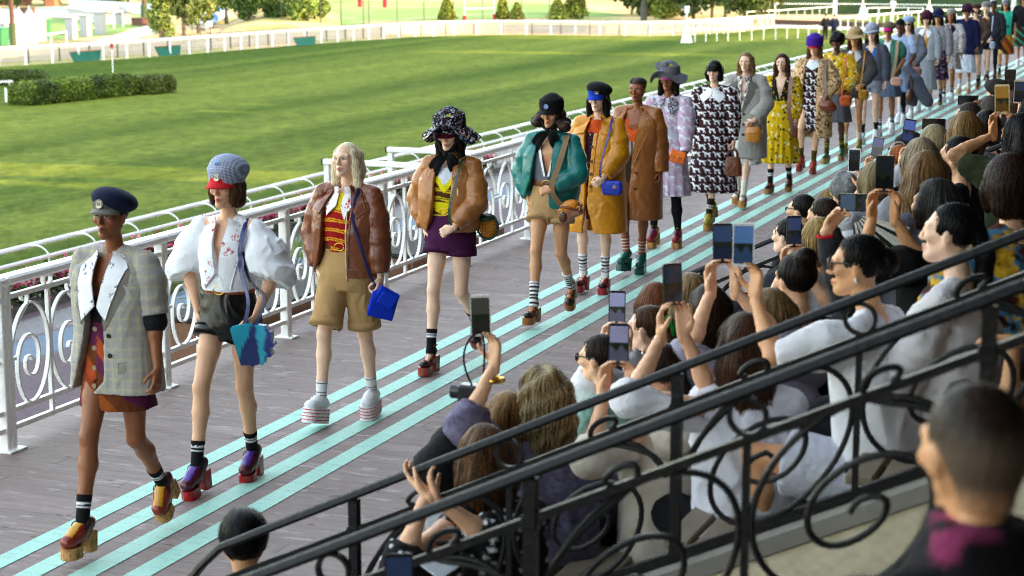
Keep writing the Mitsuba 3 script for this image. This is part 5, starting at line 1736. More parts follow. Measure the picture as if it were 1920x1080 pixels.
def spots(V, cols, base, n_per=900, rad=.012, seed=0, scale=1.0):
    """scattered print: random sites inside the bounds, nearest site colours the vertex when close"""
    from scipy.spatial import cKDTree
    r = np.random.default_rng(seed); V = np.asarray(V)
    S = V[r.choice(len(V), min(n_per, len(V)), replace=False)]
    if S.shape[1] == 2: S = S
    d, i = cKDTree(S).query(V)
    rr = rad * r.uniform(.5, 1.2, len(S))[i]
    pal = A([C(c) for c in cols])[r.integers(0, len(cols), len(S))[i]]
    w = np.clip((rr - d) / (rad * .35), 0, 1)[:, None]
    return (C(base) if isinstance(base, str) else base) * (1 - w) + pal * w


def horse(V, base, fg, sx=.105, sz=.082, seed=0):
    """staggered rows of small galloping horse silhouettes"""
    x = V[:, 0] + .55 * V[:, 1]; z = V[:, 2]
    row = np.floor(z / sz); x = x + (row % 2) * sx * .5
    u = (x / sx - np.floor(x / sx) - .5) * 2; v = (z / sz - row - .5) * 2
    u = u * np.where((np.floor(x / sx)) % 2 == 0, 1, 1)
    body = ((u - .02) / .48) ** 2 + ((v - .10) / .24) ** 2 < 1
    neck = (np.abs(u + .45 + .35 * (v - .35)) < .13) & (v > .1) & (v < .72)
    head = ((u + .66) / .22) ** 2 + ((v - .60) / .14) ** 2 < 1
    tail = (np.abs(v - .25 - .3 * (u - .5)) < .09) & (u > .4) & (u < .85)
    legs = (v < .0) & (v > -.78) & ((np.abs(u + .42 + .35 * v) < .075) | (np.abs(u + .22 - .25 * v) < .07) | (np.abs(u - .32 + .30 * v) < .08) | (np.abs(u - .50 - .35 * v * -1) < .07))
    m = (body | neck | head | tail | legs)
    return np.where(m[:, None], C(fg), C(base))


def stripes(V, bands, period, axis=2, off=0):
    t = np.mod(V[:, axis] + off + .006 * np.sin(V[:, 0] * 30), period)
    c = np.tile(C(bands[0][1]), (len(V), 1))
    for lo, cc in bands: c[t >= lo] = C(cc)
    return c


def f_glen(y0):
    def f(p, n, uv):
        u, v = uv.x / .052, uv.y / .052
        fu, fv = u - dr.floor(u), v - dr.floor(v)
        a = dr.select(fu < .5, .5 + .5 * dr.sin(fu * 75), .35)
        b = dr.select(fv < .5, .5 + .5 * dr.sin(fv * 75), .35)
        g = .55 * a + .45 * b
        c = mix((.40, .385, .36), (.185, .18, .18), g)
        ln = dr.maximum(smoothstep(.035, .015, dr.abs(fu - .75)), smoothstep(.035, .015, dr.abs(fv - .75)))
        c = mix(c, y0, ln * .8)
        return c * (.85 + .3 * fbm(uv.x * 300, uv.y * 300, 0.0, 2))
    return f


mat('glen_check', mikit.proc(f_glen((.55, .45, .12))), .88, .2)
mat('grey_check', mikit.proc(f_glen((.12, .12, .12))), .88, .2)


# ---- things that are held ------------------------------------------------------
def held(P, name, label, catg, group=None): return thing(name, label, catg, group)


def hput(P, key, name, VF, bsdf, col, smooth=True):
    V, F = (VF.vertices, VF.faces) if hasattr(VF, 'faces') else VF
    if len(F) > 1500 and not callable(col) and np.ndim(col) < 2: V, F = lite((V, F), .0005)
    V0 = np.asarray(V); V = P.W(V); c = col(V0) if callable(col) else (C(col) if isinstance(col, str) else A(col))
    if np.ndim(c) == 1: c = np.tile(c, (len(V), 1))
    return put(name, trimesh.Trimesh(V, F, process=False), bsdf, smooth, parent=key, color=c)


def rbox(c, half, r=.012, R=None, h=.006, amp=.0):
    return Sdf().box(c, half, r, R).mesh(h, amp, (18, 18, 18), 1)


def strap(P, key, pts, w, col, bsdf='leather', t=.004, n=(0, 1, 0), name='strap'):
    Q = spline(pts, 24)
    hput(P, key, name, sweep(Q, rect(w, t), up=n), bsdf, col, smooth=False)


def phone(c, R, label, screen='#20304a', body='#16161a', case_w=.037, case_h=.075, lit=None, group=None):
    """phone at the world point c, R columns = width, height, screen normal"""
    k = thing('mobile_phone', label, 'phone', group)
    def at(V): return np.asarray(V) @ R.T + c
    m = extrude(sg.box(-case_w + .008, -case_h + .008, case_w - .008, case_h - .008).buffer(.008, quad_segs=4), .009); m.vertices[:, 2] -= .009
    put('case', trimesh.Trimesh(at(m.vertices), m.faces, process=False), 'shine', parent=k, color=np.tile(C(body), (len(m.vertices), 1)))
    nx, ny = 14, 26
    xs, ys = np.linspace(-case_w + .004, case_w - .004, nx), np.linspace(-case_h + .010, case_h - .010, ny)
    X, Y = np.meshgrid(xs, ys, indexing='ij')
    V = np.c_[X.ravel(), Y.ravel(), np.full(X.size, .0006)]
    i = np.arange(nx - 1)[:, None] * ny; j = np.arange(ny - 1)[None]
    q = np.stack([i + j, i + ny + j, i + ny + j + 1, i + j + 1], -1).reshape(-1, 4)
    t = (V[:, 1] + case_h) / (2 * case_h)
    s1 = C(screen)
    col = np.where((t > .52)[:, None], s1 * 1.5, np.where((t > .40 + .06 * np.sin(V[:, 0] * 160))[:, None], C('#1c2418'), s1 * .45))
    put('screen', trimesh.Trimesh(at(V), np.vstack([q[:, [0, 1, 2]], q[:, [0, 2, 3]]]), process=False), 'phone_glass', parent=k, color=col)
    return k

# ================================================================ THE MODELS ON THE RUNWAY (nearest first)
def opening(zs, xl, xr, y0=-.02):
    zs, xl, xr = A(zs), A(xl), A(xr)

    def f(P):
        z = P[..., 2]
        return -np.maximum(np.maximum(np.interp(z, zs, xl) - P[..., 0], P[..., 0] - np.interp(z, zs, xr)), np.maximum(P[..., 1] - y0, np.maximum(zs[0] - z, z - zs[-1])))
    return f


DOWN = A([0, 0, -1.0])


def embroid(base, col, seed, dens=55, r=.009):
    """white collar with small stitched sprigs and a coloured edge"""
    def f(Q):
        Q = Q[:, [0, 2]]
        rr = np.random.default_rng(seed)
        from scipy.spatial import cKDTree
        lo, hi = Q.min(0), Q.max(0)
        c = np.tile(C(base), (len(Q), 1))
        cl = rr.uniform(lo, hi, (max(4, dens // 6), 2)); S = np.vstack([cl + rr.normal(0, .009, cl.shape) for _ in range(6)])
        d, _ = cKDTree(S).query(Q); c[d < r * .42] = C(col)
        return c
    return f


def jacket_lapels(P, R, col, bsdf, pts_l, pts_r, off=.012, name='lapel'):
    for pts in (pts_l, pts_r): P.patch(name, pts, R, off, .006, bsdf, col)


# ---- 1: check blazer, patchwork suede skirt
p = Person('model in grey check blazer, navy cap and patchwork suede skirt, first of the line', -5.22, 7.93, rot=0, skin='dark', lod=0, head=(0, -2, 0), feet=dict(R=(-.05, -.30, 0, 0), L=(.05, .30, .10, 38)), pelvis=1.01,
           hands=dict(L=(.285, -.07, .965), R=(-.25, .20, .98)), elbows=dict(L=(.5, .9, 0), R=(-.5, 1, 0)), lips='#6a3430', brow='#1c1210')
p.body(hands=dict(L=((.05, -.25, -1), (-1, .1, 0), .35, .4), R=((0, .2, -1), (1, 0, 0), .4, .4)))
R = [(-.165, .255, .150), (-.02, .240, .148), (.12, .218, .142), (.28, .225, .150), (.40, .222, .135), (.46, .20, .105), (.50, .125, .075), (.525, .075, .060)]
z0 = p.pz
p.torso('blazer', R, 'glen_check', (1, 1, 1), sleeves={'L': ([.082, .088, .080, .074], -.08), 'R': ([.082, .088, .080, .074], -.08)}, shoulder=(.050, .028, .012), n=2.6, amp=.007, uvf=True,
        cuts=[opening([z0 - .17, z0 - .10, z0 + .10, z0 + .20, z0 + .55], [-.20, -.17, -.11, -.09, -.10], [-.05, .015, .02, .02, .07], -.03)])
for S in 'LR':
    a, e, w = p.J['sh' + S], p.J['el' + S], p.J['wr' + S]
    u = unit(e - a); c = a + (e - a) * .97
    V, F = Sdf().cone(c - u * .055, c + u * .03, .068, .062, k=.01).ell(c + u * .02, (.064, .064, .03), k=.01).mesh(.007, .006, (24, 24, 24), 2)
    p.add('lining_cuff', (V, F), 'cloth', C('#16161c'))
Rc = [(r[0], r[1] * .97, r[2] * .99) for r in R]
gl = C('#8a8680')
p.patch('lapel', [(.10, .50), (.185, .43), (.150, .395), (.165, .37), (.03, .16), (.02, .20), (.06, .42)], R, .008, .007, 'cloth', tonal('#77736c', .2, (60, 60, 3)))
p.patch('lapel', [(-.11, .50), (-.175, .43), (-.155, .395), (-.165, .37), (-.115, .18), (-.10, .20), (-.09, .42)], R, .008, .007, 'cloth', tonal('#77736c', .2, (60, 60, 3)))
white = '#e6e8ee'
p.patch('collar', [(.045, .555), (.085, .53), (.135, .475), (.10, .36), (.045, .215), (.015, .255), (.0, .285), (.03, .42)], R, .018, .006, 'plain_cloth', embroid(white, '#26305e', 4, 60))
p.patch('collar', [(-.045, .555), (-.085, .53), (-.125, .475), (-.120, .36), (-.100, .205), (-.05, .25), (-.012, .285), (-.035, .42)], R, .018, .006, 'plain_cloth', embroid(white, '#26305e', 9, 60))
Rs = [(-.255, .205, .150), (-.12, .182, .135), (.02, .158, .118), (.19, .132, .100)]
def patchwork(V):
    t = (V[:, 0] * .75 + V[:, 2] * 1.25 + .05 * np.sin(V[:, 0] * 9)) / .105
    i = np.floor(t).astype(int) % 5
    pal = A([C(c) for c in ('#9a3e1a', '#5a2c12', '#521c3e', '#6d3512', '#7a3014')])
    pal2 = A([C(c) for c in ('#5a2c12', '#521c3e', '#9a3e1a', '#521c3e', '#7f4014')])
    c = np.where((V[:, 0] > -.04)[:, None], pal2[i], pal[i])
    return c * (.8 + .4 * nz(V, (40, 40, 40), 3)[:, None])
p.torso('skirt', Rs, 'plain_cloth', patchwork, n=2.2, amp=.008, freq=(7, 7, 3), cuts=[lambda P: -np.maximum(np.abs(P[..., 0] + .045) - .012 - .10 * np.clip(z0 - .10 - P[..., 2], 0, .3), np.maximum(P[..., 1] + .02, P[..., 2] - (z0 - .10)))])
p.torso('waistband', [(.10, .142, .108), (.195, .134, .103)], 'plain_cloth', tonal('#4c1a38', .2, (40, 40, 40)), n=2.2, amp=.002)
p.torso('camisole', [(.19, .138, .106), (.26, .142, .106), (.31, .13, .102)], 'cloth', tonal('#121218', .3), n=2.2, amp=.006)
p.buttons([(-.055, .155), (-.055, .06), (-.052, -.04), (-.05, -.13)], Rs, .004, '#8a7a62', .013)
p.buttons([(.052, .135), (.056, .035)], R, .004, '#15130f', .012)
p.patch('pocket_flap', [(.10, .0), (.205, .02), (.205, -.045), (.10, -.06)], R, .006, .005, 'cloth', tonal('#8a867c', .2, (60, 60, 40)))
def chk(V): return C('#5c5a58') * (.5 + .9 * ((np.sin(V[:, 0] * 300) > 0) * .35 + (np.sin(V[:, 2] * 300 + V[:, 1] * 200) > 0) * .35)[:, None])
k = p.crown('#141c36', 'newsboy')
p.add('cap_band', (lambda VF: (p.hw(VF[0]), VF[1]))(Sdf().stack([(.030, .087, .107, 0, .015), (.090, .090, .112, 0, .012)], n=2.1).mesh(.006)), 'cloth', lambda V: chk((V - p.J['head']) @ p.Rh))
p.visor('#77746e', z=.056, r0=.086, depth=.070, drop=.022, y0=.012)
p.badge((-.0, -.102, .078), .024, '#c9bda6', '#3a2016')
p.hair('short', '#120c0a', vol=.99)
for S, st in (('R', 1), ('L', 1)):
    p.sock(S, .125, '#0e0e12', [(.055, .066, '#d8d8dc'), (.076, .087, '#d8d8dc')])
    p.shoe(S, 'oxford', ['#4a1e24', '#c08a14', '#b98d5c', '#7c2418', 'cork'], plat=.060, heel=.105)

# ---- 2: white puff blouse, leather shorts
p = Person('model in white puff sleeved blouse, red visor and black leather shorts', -5.24, 9.12, skin='light', lod=0, head=(-4, 2, 0), feet=dict(R=(-.09, -.26, .02, 10), L=(.02, .18, .0, 6)), pelvis=1.015,
           hands=dict(L=(.235, -.13, 1.03), R=(-.185, -.04, 1.02)), elbows=dict(L=(.9, .6, -.1), R=(-1, .4, 0)), lips='#c05a60')
p.body(hands=dict(L=((-.25, -.35, -.9), (-.9, .2, .1), .75, .6), R=((.3, -.2, -1), (1, 0, 0), .3, .4)))
z0 = p.pz
R = [(.14, .150, .120), (.24, .165, .125), (.34, .175, .130), (.43, .165, .110), (.48, .13, .080), (.515, .085, .060)]
p.torso('blouse', R, 'cloth', tonal('#e4e6ec', .05), sleeves={'L': ([.070, .118, .124, .090, .056], .12), 'R': ([.070, .116, .120, .086, .056], .12)}, amp=.005, freq=(11, 11, 9), shoulder=(.040, .01, .0), sfold=(.016, (20, 20, 6)),
        cuts=[opening([z0 + .22, z0 + .26, z0 + .52], [-.006, -.012, -.06], [.006, .012, .06], .0)])
p.patch('collar', [(.04, .56), (.085, .53), (.14, .46), (.125, .33), (.075, .155), (.03, .21), (.008, .25), (.03, .42)], R, .014, .006, 'plain_cloth', embroid('#e6e8ee', '#b02c34', 14, 60))
p.patch('collar', [(-.04, .56), (-.085, .53), (-.13, .46), (-.125, .33), (-.095, .155), (-.04, .21), (-.008, .25), (-.03, .42)], R, .014, .006, 'plain_cloth', embroid('#e6e8ee', '#b02c34', 15, 60))
Rb = [(-.125, .150, .118), (-.09, .172, .128), (-.035, .178, .130), (.0, .172, .125), (.10, .150, .112), (.185, .138, .102)]
p.shorts('shorts', 'black_leather', leather_col('#0a0a0e'), Rb, .096, .28, amp=.004, cuffs=.055, flare=1.08)
p.belt(Rb, .150, .045, '#7a3d1c')
p.hair('bob', '#5a3a24', col2='#3a2416', strands=260)
def ging(V):
    g = ((np.mod(V[:, 0] * 55, 1) > .5) * .5 + (np.mod(V[:, 2] * 55 + V[:, 1] * 30, 1) > .5) * .5)[:, None]
    return C('#aab2c4') * (1 - g) + C('#5f6c8c') * g
p.crown('#8f98ae', 'slouch', z=.066, col_fn=ging)
p.visor('#c8242c', z=.058, r0=.092, depth=.080, drop=.034)
p.torso if False else None
p.add('visor_band', (lambda VF: (p.hw(VF[0]), VF[1]))(Sdf().stack([(.035, .093, .120, 0, .020), (.10, .094, .119, 0, .020)], n=2.1).cut(lambda P: P[..., 1] + .02).mesh(.006)), 'cloth', C('#c8242c'))
p.badge((.012, -.104, .078), .022, '#e6dcd0', '#1a1416')
p.add('brooch', (lambda m: (p.hw(m.vertices), m.faces))(trimesh.util.concatenate([chbox((.0 + .012 * i, -.10, .150 + .004 * i), (.008 + .012 * i, -.092, .168 + .004 * i), .002) for i in range(3)])), 'shine', C('#6f9fd8'), smooth=False)
for S in 'RL':
    p.sock(S, .125, '#0e0e12', [(.065, .076, '#d8d8dc'), (.086, .097, '#d8d8dc')])
    p.shoe(S, 'oxford', ['#2c1c2a', '#4a2a8c', '#9a1618', '#4a1424'], plat=.060, heel=.115)
k = held(p, 'handbag', 'teal and navy panelled bag with scalloped edge, held by the white blouse model', 'bag')
hw_ = p.J['wrL'] + A([-.03, -.05, -.09])
poly = sg.Polygon([(-.115, .06), (-.02, .085), (.10, .075), (.135, .02), (.12, -.09), (.05, -.145), (-.05, -.15)])
scal = poly.union(shapely.union_all([sg.Point(q).buffer(.015) for q in [(.12, .03), (.135, -.03), (.12, -.085), (.075, -.13), (.02, -.14)]]))
m = extrude(scal.buffer(-.008).buffer(.008), .07); m.vertices[:, 2] -= .035
m = m.subdivide().subdivide().subdivide()
V = m.vertices; Vl = np.c_[V[:, 0] * .95 + .02, -V[:, 2] * (1 - .5 * np.clip((V[:, 1] + .0) / .1, 0, 1)), V[:, 1] - .02] @ rotz(.25).T + hw_
u, v = V[:, 0], V[:, 1]
cc = np.where((u < -.005 + .45 * (v - .02))[:, None], C('#1590ac'), np.where((u < .055 - .12 * (v + .05))[:, None], C('#122a66'), np.where((u < .095)[:, None], C('#2aa3bf'), C('#1c2c7c'))))
hput(p, k, 'body', trimesh.Trimesh(Vl, m.faces, process=False), 'leather', cc, smooth=30)
strap(p, k, [hw_ + [-.01, -.01, .05], p.J['wrL'] + [-.02, -.04, .10], p.J['shL'] + [-.02, -.135, -.24], p.J['shL'] + [-.03, -.115, -.06], p.J['shL'] + [-.045, -.01, .055]], .022, '#1b2c6a')
strap(p, k, [hw_ + [.05, .0, .05], p.J['wrL'] + [.045, .02, .12], p.J['shL'] + [.03, -.10, -.30], p.J['shL'] + [-.02, -.11, -.12]], .016, '#16224e')

# ---- 3: blonde, brown leather jacket, striped knit
p = Person('platinum blonde model in brown leather jacket and striped knit', -5.27, 10.70, skin='pale', lod=0, head=(-6, -2, 0), feet=dict(R=(-.11, -.20, .03, -14), L=(.085, .16, .0, 4)), pelvis=1.01, sole=.085,
           hands=dict(L=(.285, -.10, .93), R=(-.185, -.05, 1.01)), elbows=dict(L=(1, .5, 0), R=(-1, .6, 0)), lips='#c4747a', brow='#7a6048')
p.body(hands=dict(L=((-.10, -.30, -1), (-1, .15, 0), .75, .6), R=((.3, -.1, -1), (1, 0, 0), .3, .4)))
z0 = p.pz
R = [(-.03, .225, .140), (.08, .238, .150), (.25, .235, .155), (.39, .230, .135), (.45, .20, .105), (.49, .13, .080), (.515, .075, .062)]
LB = leather_col('#6e3a22')
p.torso('jacket', R, 'leather', LB, sleeves={'L': ([.074, .082, .075, .070, .056], .86), 'R': ([.074, .082, .075, .070, .056], .86)}, shoulder=(.052, .03, .012), n=2.6, amp=.0025, freq=(9, 9, 6),
        cuts=[opening([z0 - .06, z0 + .06, z0 + .20, z0 + .42, z0 + .54], [-.24, -.16, -.125, -.115, -.09], [.055, .055, .06, .09, .08], -.02)])
p.patch('collar', [(.05, .555), (.115, .53), (.185, .40), (.125, .355), (.085, .44)], R, .018, .010, 'leather', LB)
p.patch('collar', [(-.05, .555), (-.115, .53), (-.190, .41), (-.135, .37), (-.10, .44)], R, .018, .010, 'leather', LB)
p.patch('hem_band', [(.06, -.03), (.215, -.03), (.215, .03), (.06, .03)], R, .006, .008, 'leather', LB)
p.patch('zip', [(.053, -.05), (.062, -.05), (.068, .40), (.060, .40)], R, .004, .006, 'shine', C('#b8a888'))
p.patch('placket', [(.062, -.0), (.076, .0), (.10, .42), (.088, .42)], R, .006, .006, 'leather', C('#5a2e1a'))
Rk = [(.13, .150, .118), (.24, .165, .128), (.36, .170, .125), (.43, .150, .100), (.475, .10, .075), (.50, .075, .06)]
def knit(V):
    c = stripes(V, [(0, '#8e1210'), (.030, '#e0a020'), (.037, '#8e1210'), (.043, '#e0a020'), (.050, '#8e1210')], .062)
    c[V[:, 2] > z0 + .405] = C('#d8c41e')
    return c
p.torso('knit_top', Rk, 'cloth', knit, n=2.2, amp=.007, freq=(12, 12, 6), res=.006)
p.patch('collar', [(.02, .545), (.075, .545), (.10, .46), (.045, .345), (.012, .42)], Rk, .018, .006, 'plain_cloth', embroid('#ece8ea', '#c03038', 24, 50), res=.005)
p.patch('collar', [(-.02, .545), (-.075, .545), (-.115, .46), (-.085, .365), (-.02, .43)], Rk, .018, .006, 'plain_cloth', embroid('#ece8ea', '#c03038', 25, 50), res=.005)
Rb = [(-.125, .150, .118), (-.09, .172, .128), (-.035, .192, .140), (.0, .190, .138), (.10, .160, .118), (.205, .140, .106)]
KH = tonal('#a8865a', .10, (12, 12, 5))
p.shorts('shorts', 'plain_cloth', KH, Rb, .100, .86, amp=.006, cuffs=.055, flare=1.02)
p.belt(Rb, .165, .045, '#5e2f18')
p.hair('long', '#fff2d2', length=.26, col2='#ead9b4', strands=700, part=.0, vol=.84)
for S in 'RL':
    p.sock(S, .115, '#dcdce0', [(.022, .028, '#2a2226'), (.042, .048, '#2a2226'), (.082, .088, '#2a2226'), (.10, .106, '#2a2226')])
    p.shoe(S, 'sneaker', ['#dfe0e4', '#e4e5ea', '#e6e6ea', '#c2303c'], plat=.085, heel=.085)
k = held(p, 'handbag', 'bright cobalt blue folded bag on a braided navy strap', 'bag')
c = p.J['wrL'] + A([.02, -.02, -.17])
V, F = Sdf().box(c, (.085, .028, .085), .012, R=roty(.30) @ rotz(.5)).box(c + [.035, -.01, .06], (.07, .022, .05), .012, R=roty(.62) @ rotz(.5), k=.008).mesh(.006)
hput(p, k, 'body', (V, F), 'plain_cloth', '#0c30b4')
V, F = rbox(c + [.05, -.032, .045], (.055, .005, .05), .005, roty(.62) @ rotz(.5))
hput(p, k, 'flap', (V, F), 'plain_cloth', '#0f38c6')
strap(p, k, [c + [-.02, -.02, .09], p.J['wrL'] + [-.045, -.055, .02], p.J['wrL'] + [-.09, -.10, .22], p.J['shL'] + [-.055, -.155, -.16], p.J['shL'] + [-.06, -.135, -.05], p.J['shL'] + [-.07, -.04, .05]], .016, '#171c4a', 'cloth', .010)

# ---- 4: wide dotted hat, tan bomber, purple shorts
p = Person('model in wide black dotted hat, tan leather bomber and purple shorts', -5.25, 12.35, skin='pale', lod=0, fine=1.22, head=(2, 9, 0), feet=dict(R=(-.085, -.18, 0, 0), L=(.06, .30, .14, 45)), pelvis=1.02, sole=.115,
           hands=dict(L=(.10, -.21, 1.085), R=(-.18, -.045, 1.04)), elbows=dict(L=(1, .2, -.2), R=(-1, .6, 0)), lips='#b4686c')
p.body(hands=dict(L=((-.85, -.25, -.4), (-.2, .9, -.3), 1.0, .7), R=((.3, -.1, -1), (1, 0, 0), .3, .4)))
z0 = p.pz
R = [(.02, .205, .140), (.08, .238, .158), (.25, .242, .160), (.39, .232, .140), (.45, .20, .108), (.49, .13, .082), (.52, .075, .064)]
TB = leather_col('#9a6230')
p.torso('jacket', R, 'leather', TB, sleeves={'L': ([.074, .084, .078, .072, .056], .84), 'R': ([.074, .083, .077, .071, .055], .86)}, shoulder=(.054, .03, .012), n=2.6, amp=.0025, freq=(9, 9, 6),
        cuts=[opening([z0 + .0, z0 + .10, z0 + .25, z0 + .54], [-.15, -.105, -.075, -.075], [.055, .055, .055, .07], -.02)])
p.patch('neckband', [(.045, .555), (.085, .545), (.10, .44), (.075, .40), (.06, .47)], R, .014, .010, 'leather', TB)
p.patch('zip_pocket', [(.115, .24), (.128, .24), (.122, .34), (.109, .34)], R, .006, .006, 'shine', C('#c8b898'))
p.patch('pocket_flap', [(.10, .16), (.16, .165), (.16, .215), (.105, .21)], R, .006, .006, 'leather', C('#a56a34'))
Rk = [(.13, .145, .116), (.24, .158, .126), (.36, .162, .120), (.43, .14, .096), (.48, .10, .075)]
def knit4(V):
    c = stripes(V, [(0, '#46280e'), (.026, '#c9b414'), (.036, '#46280e'), (.042, '#c9b414'), (.050, '#46280e')], .062)
    c[V[:, 2] < z0 + .235] = C('#d2c412')
    v = np.abs(V[:, 0]) * 1.1 + (z0 + .30)
    m = (V[:, 2] > v + .0) & (V[:, 2] < v + .055) ; c[m] = C('#d8ca14')
    m = V[:, 2] >= v + .055; c[m] = C('#c8ccd8')
    return c
p.torso('knit_top', Rk, 'cloth', knit4, n=2.2, amp=.007, freq=(12, 12, 6), res=.006)
Rb = [(-.125, .150, .118), (-.09, .172, .128), (-.035, .188, .140), (.0, .185, .138), (.10, .158, .118), (.205, .136, .104)]
p.shorts('shorts', 'plain_cloth', tonal('#40163c', .12, (12, 12, 5)), Rb, .097, .32, amp=.006, cuffs=.055, flare=1.06)
p.belt(Rb, .165, .045, '#3a2012')
p.hair('long', '#1a1412', length=.30, strands=220, vol=.95)
dots = lambda V: spots(V, ['#e8e8ec', '#d8dce8', '#e0744a', '#d0d4e0', '#7a94cc', '#e8e8ec'], '#0b0b10', 600, .0062, 3)
p.crown('#0d0d12', 'bucket', z=.072, col_fn=dots, scale=1.22, res=.0055)
bk = p.brim('#0d0d12', z=.072, r0=.10, r1=.235, drop=.125, wave=.045, nw=4, ph=.6, col_fn=dots, lift_front=.125)
p.visor('#541428', z=.055, r0=.088, depth=.085, drop=.040)
p.add('visor_band', (lambda VF: (p.hw(VF[0]), VF[1]))(Sdf().stack([(.030, .092, .118, 0, .018), (.095, .093, .118, 0, .018)], n=2.1).cut(lambda P: P[..., 1] + .02).mesh(.006)), 'cloth', C('#4e1426'))
p.badge((.028, -.103, .072), .024, '#cfc0a4', '#1a1416')
p.badge((.040, -.085, .155), .026, '#dcc814', '#a89410', name='flower_badge')
p.scarf('#0b0b0f')
for S in 'RL':
    p.sock(S, .13, '#0e0e12', [(.07, .08, '#d8d8dc'), (.09, .10, '#d8d8dc')])
    p.shoe(S, 'sandal', ['#7c2a20', '#14121a', '#8a3222'], plat=.060, heel=.120)
k = held(p, 'basket_bag', 'small woven basket bag on a dark green strap, by the tan bomber model', 'bag')
c = A([.285, .03, 1.075])
def wick(V): return mixc('#b4772c', '#5e3a14', ((np.sin(V[:, 0] * 320 + V[:, 1] * 320) > .2) * 1.0 * (np.sin(V[:, 2] * 260) > -.5)))
V, F = Sdf().ell(c, (.075, .055, .085), k=.01).mesh(.005, .002, (60, 60, 60))
hput(p, k, 'body', (V, F), 'plain_cloth', wick)
th = np.linspace(0, 2 * np.pi, 30)
hput(p, k, 'rim', tube(np.c_[c[0] + .080 * np.cos(th), np.full(30, c[1] - .02), c[2] + .090 * np.sin(th)], .009, 6), 'leather', '#16301e')
V, F = Sdf().ell(c + [-.01, -.01, .065], (.068, .052, .03), k=.01).mesh(.006); hput(p, k, 'lid', (V, F), 'leather', '#12402a')
strap(p, k, [c + [-.04, -.04, .08], A([.10, -.215, 1.10]), A([.085, -.225, 1.20]), A([.125, -.185, 1.42]), p.J['shL'] + [-.045, -.09, .045], p.J['shL'] + [-.05, .02, .06]], .020, '#163a26')

# ---- 5: black bucket cap, teal leather jacket
p = Person('model in black bucket cap, teal leather jacket and khaki shorts', -5.18, 14.30, skin='tan', lod=0, fine=1.22, head=(-4, 5, 0), feet=dict(R=(-.045, -.30, 0, 0), L=(.075, .26, .10, 34)), pelvis=1.01, sole=.105,
           hands=dict(L=(.07, -.21, 1.135), R=(-.18, -.05, 1.02)), elbows=dict(L=(1, .2, -.3), R=(-1, .5, 0)), lips='#a0565a')
p.body(hands=dict(L=((-.9, -.2, -.2), (-.1, .9, -.4), .95, .6), R=((.3, -.1, -1), (1, 0, 0), .3, .4)))
z0 = p.pz
R = [(-.05, .205, .135), (.08, .240, .158), (.25, .245, .160), (.39, .235, .140), (.45, .20, .108), (.49, .13, .082), (.515, .075, .062)]
TL = leather_col('#0c6a66')
p.torso('jacket', R, 'leather', TL, sleeves={'L': ([.076, .088, .083, .076, .056], .82), 'R': ([.076, .086, .080, .073, .056], .88)}, shoulder=(.056, .035, .012), n=2.6, amp=.0025, freq=(9, 9, 6),
        cuts=[opening([z0 - .07, z0 + .06, z0 + .18, z0 + .40, z0 + .54], [-.25, -.19, -.135, -.10, -.09], [.02, .03, .035, .095, .08], -.02)])
p.patch('hem_band', [(.035, -.05), (.19, -.045), (.19, .01), (.035, .005)], R, .006, .008, 'leather', TL)
p.patch('lapel', [(.06, .55), (.11, .53), (.135, .40), (.075, .20), (.05, .20)], R, .012, .010, 'leather', TL)
Rk = [(.12, .142, .112), (.24, .155, .120), (.36, .158, .115), (.43, .15, .098), (.475, .12, .070)]
V0 = opening([z0 + .22, z0 + .26, z0 + .50], [-.006, -.02, -.075], [.006, .02, .075], .0)
p.torso('vest', Rk, 'cloth', tonal('#676c78', .12, (60, 60, 20)), n=2.2, amp=.006, cuts=[V0])
p.patch('trim', [(.010, .215), (.026, .215), (.092, .47), (.068, .48)], Rk, .006, .007, 'plain_cloth', C('#e4e2de'))
p.patch('trim', [(-.010, .215), (-.026, .215), (-.092, .47), (-.068, .48)], Rk, .006, .007, 'plain_cloth', C('#e4e2de'))
p.buttons([(.018, .20), (.016, .145)], Rk, .006, '#1c1a18', .009)
Rb = [(-.125, .150, .118), (-.09, .172, .128), (-.035, .192, .140), (.0, .190, .138), (.10, .160, .118), (.20, .138, .104)]
p.shorts('shorts', 'plain_cloth', tonal('#a8885e', .10, (12, 12, 5)), Rb, .097, .36, amp=.006, cuffs=.055, flare=1.08)
p.belt(Rb, .155, .05, '#5a3018')
p.crown('#0c0c10', 'bucket', z=.062, scale=1.0)
p.visor('#0c0c10', z=.060, r0=.094, depth=.080, drop=.035)
p.badge((.006, -.108, .080), .022, '#23478a', '#8fb0e8')
p.scarf('#0b0b0f')
p.hair('bob', '#1c1210', vol=.9)
for g in (1, -1):
    rr = np.random.default_rng(50 + g); sd = Sdf()
    for i in range(12): sd.ell(A([g * .105, .02, -.075]) + rr.normal(0, 1, 3) * [.028, .03, .035], np.full(3, .042), k=.02)
    V, F = sd.mesh(.006); V = V + vnorm(V, F) * (.014 * (meshkit.fbm(V * 70, 3) - .5))[:, None]
    p.add('curls', (p.hw(V), F), 'hair_fibre', mixc('#1e1412', '#4a3228', meshkit.fbm(V * 50, 2) * 1.2 - .3))
for S in 'RL':
    p.sock(S, .155, '#e0e0e4', [(-.03, -.01, '#15151c'), (.01, .025, '#15151c'), (.04, .05, '#15151c'), (.07, .082, '#15151c'), (.098, .118, '#15151c'), (.132, .142, '#15151c')])
    p.shoe(S, 'sandal', ['#7a4018', '#1a1418', '#8a5024'], plat=.060, heel=.115)
k = held(p, 'handbag', 'orange and brown saddle bag on a wide tan strap, by the teal jacket model', 'bag')
c = A([.225, -.12, .955])
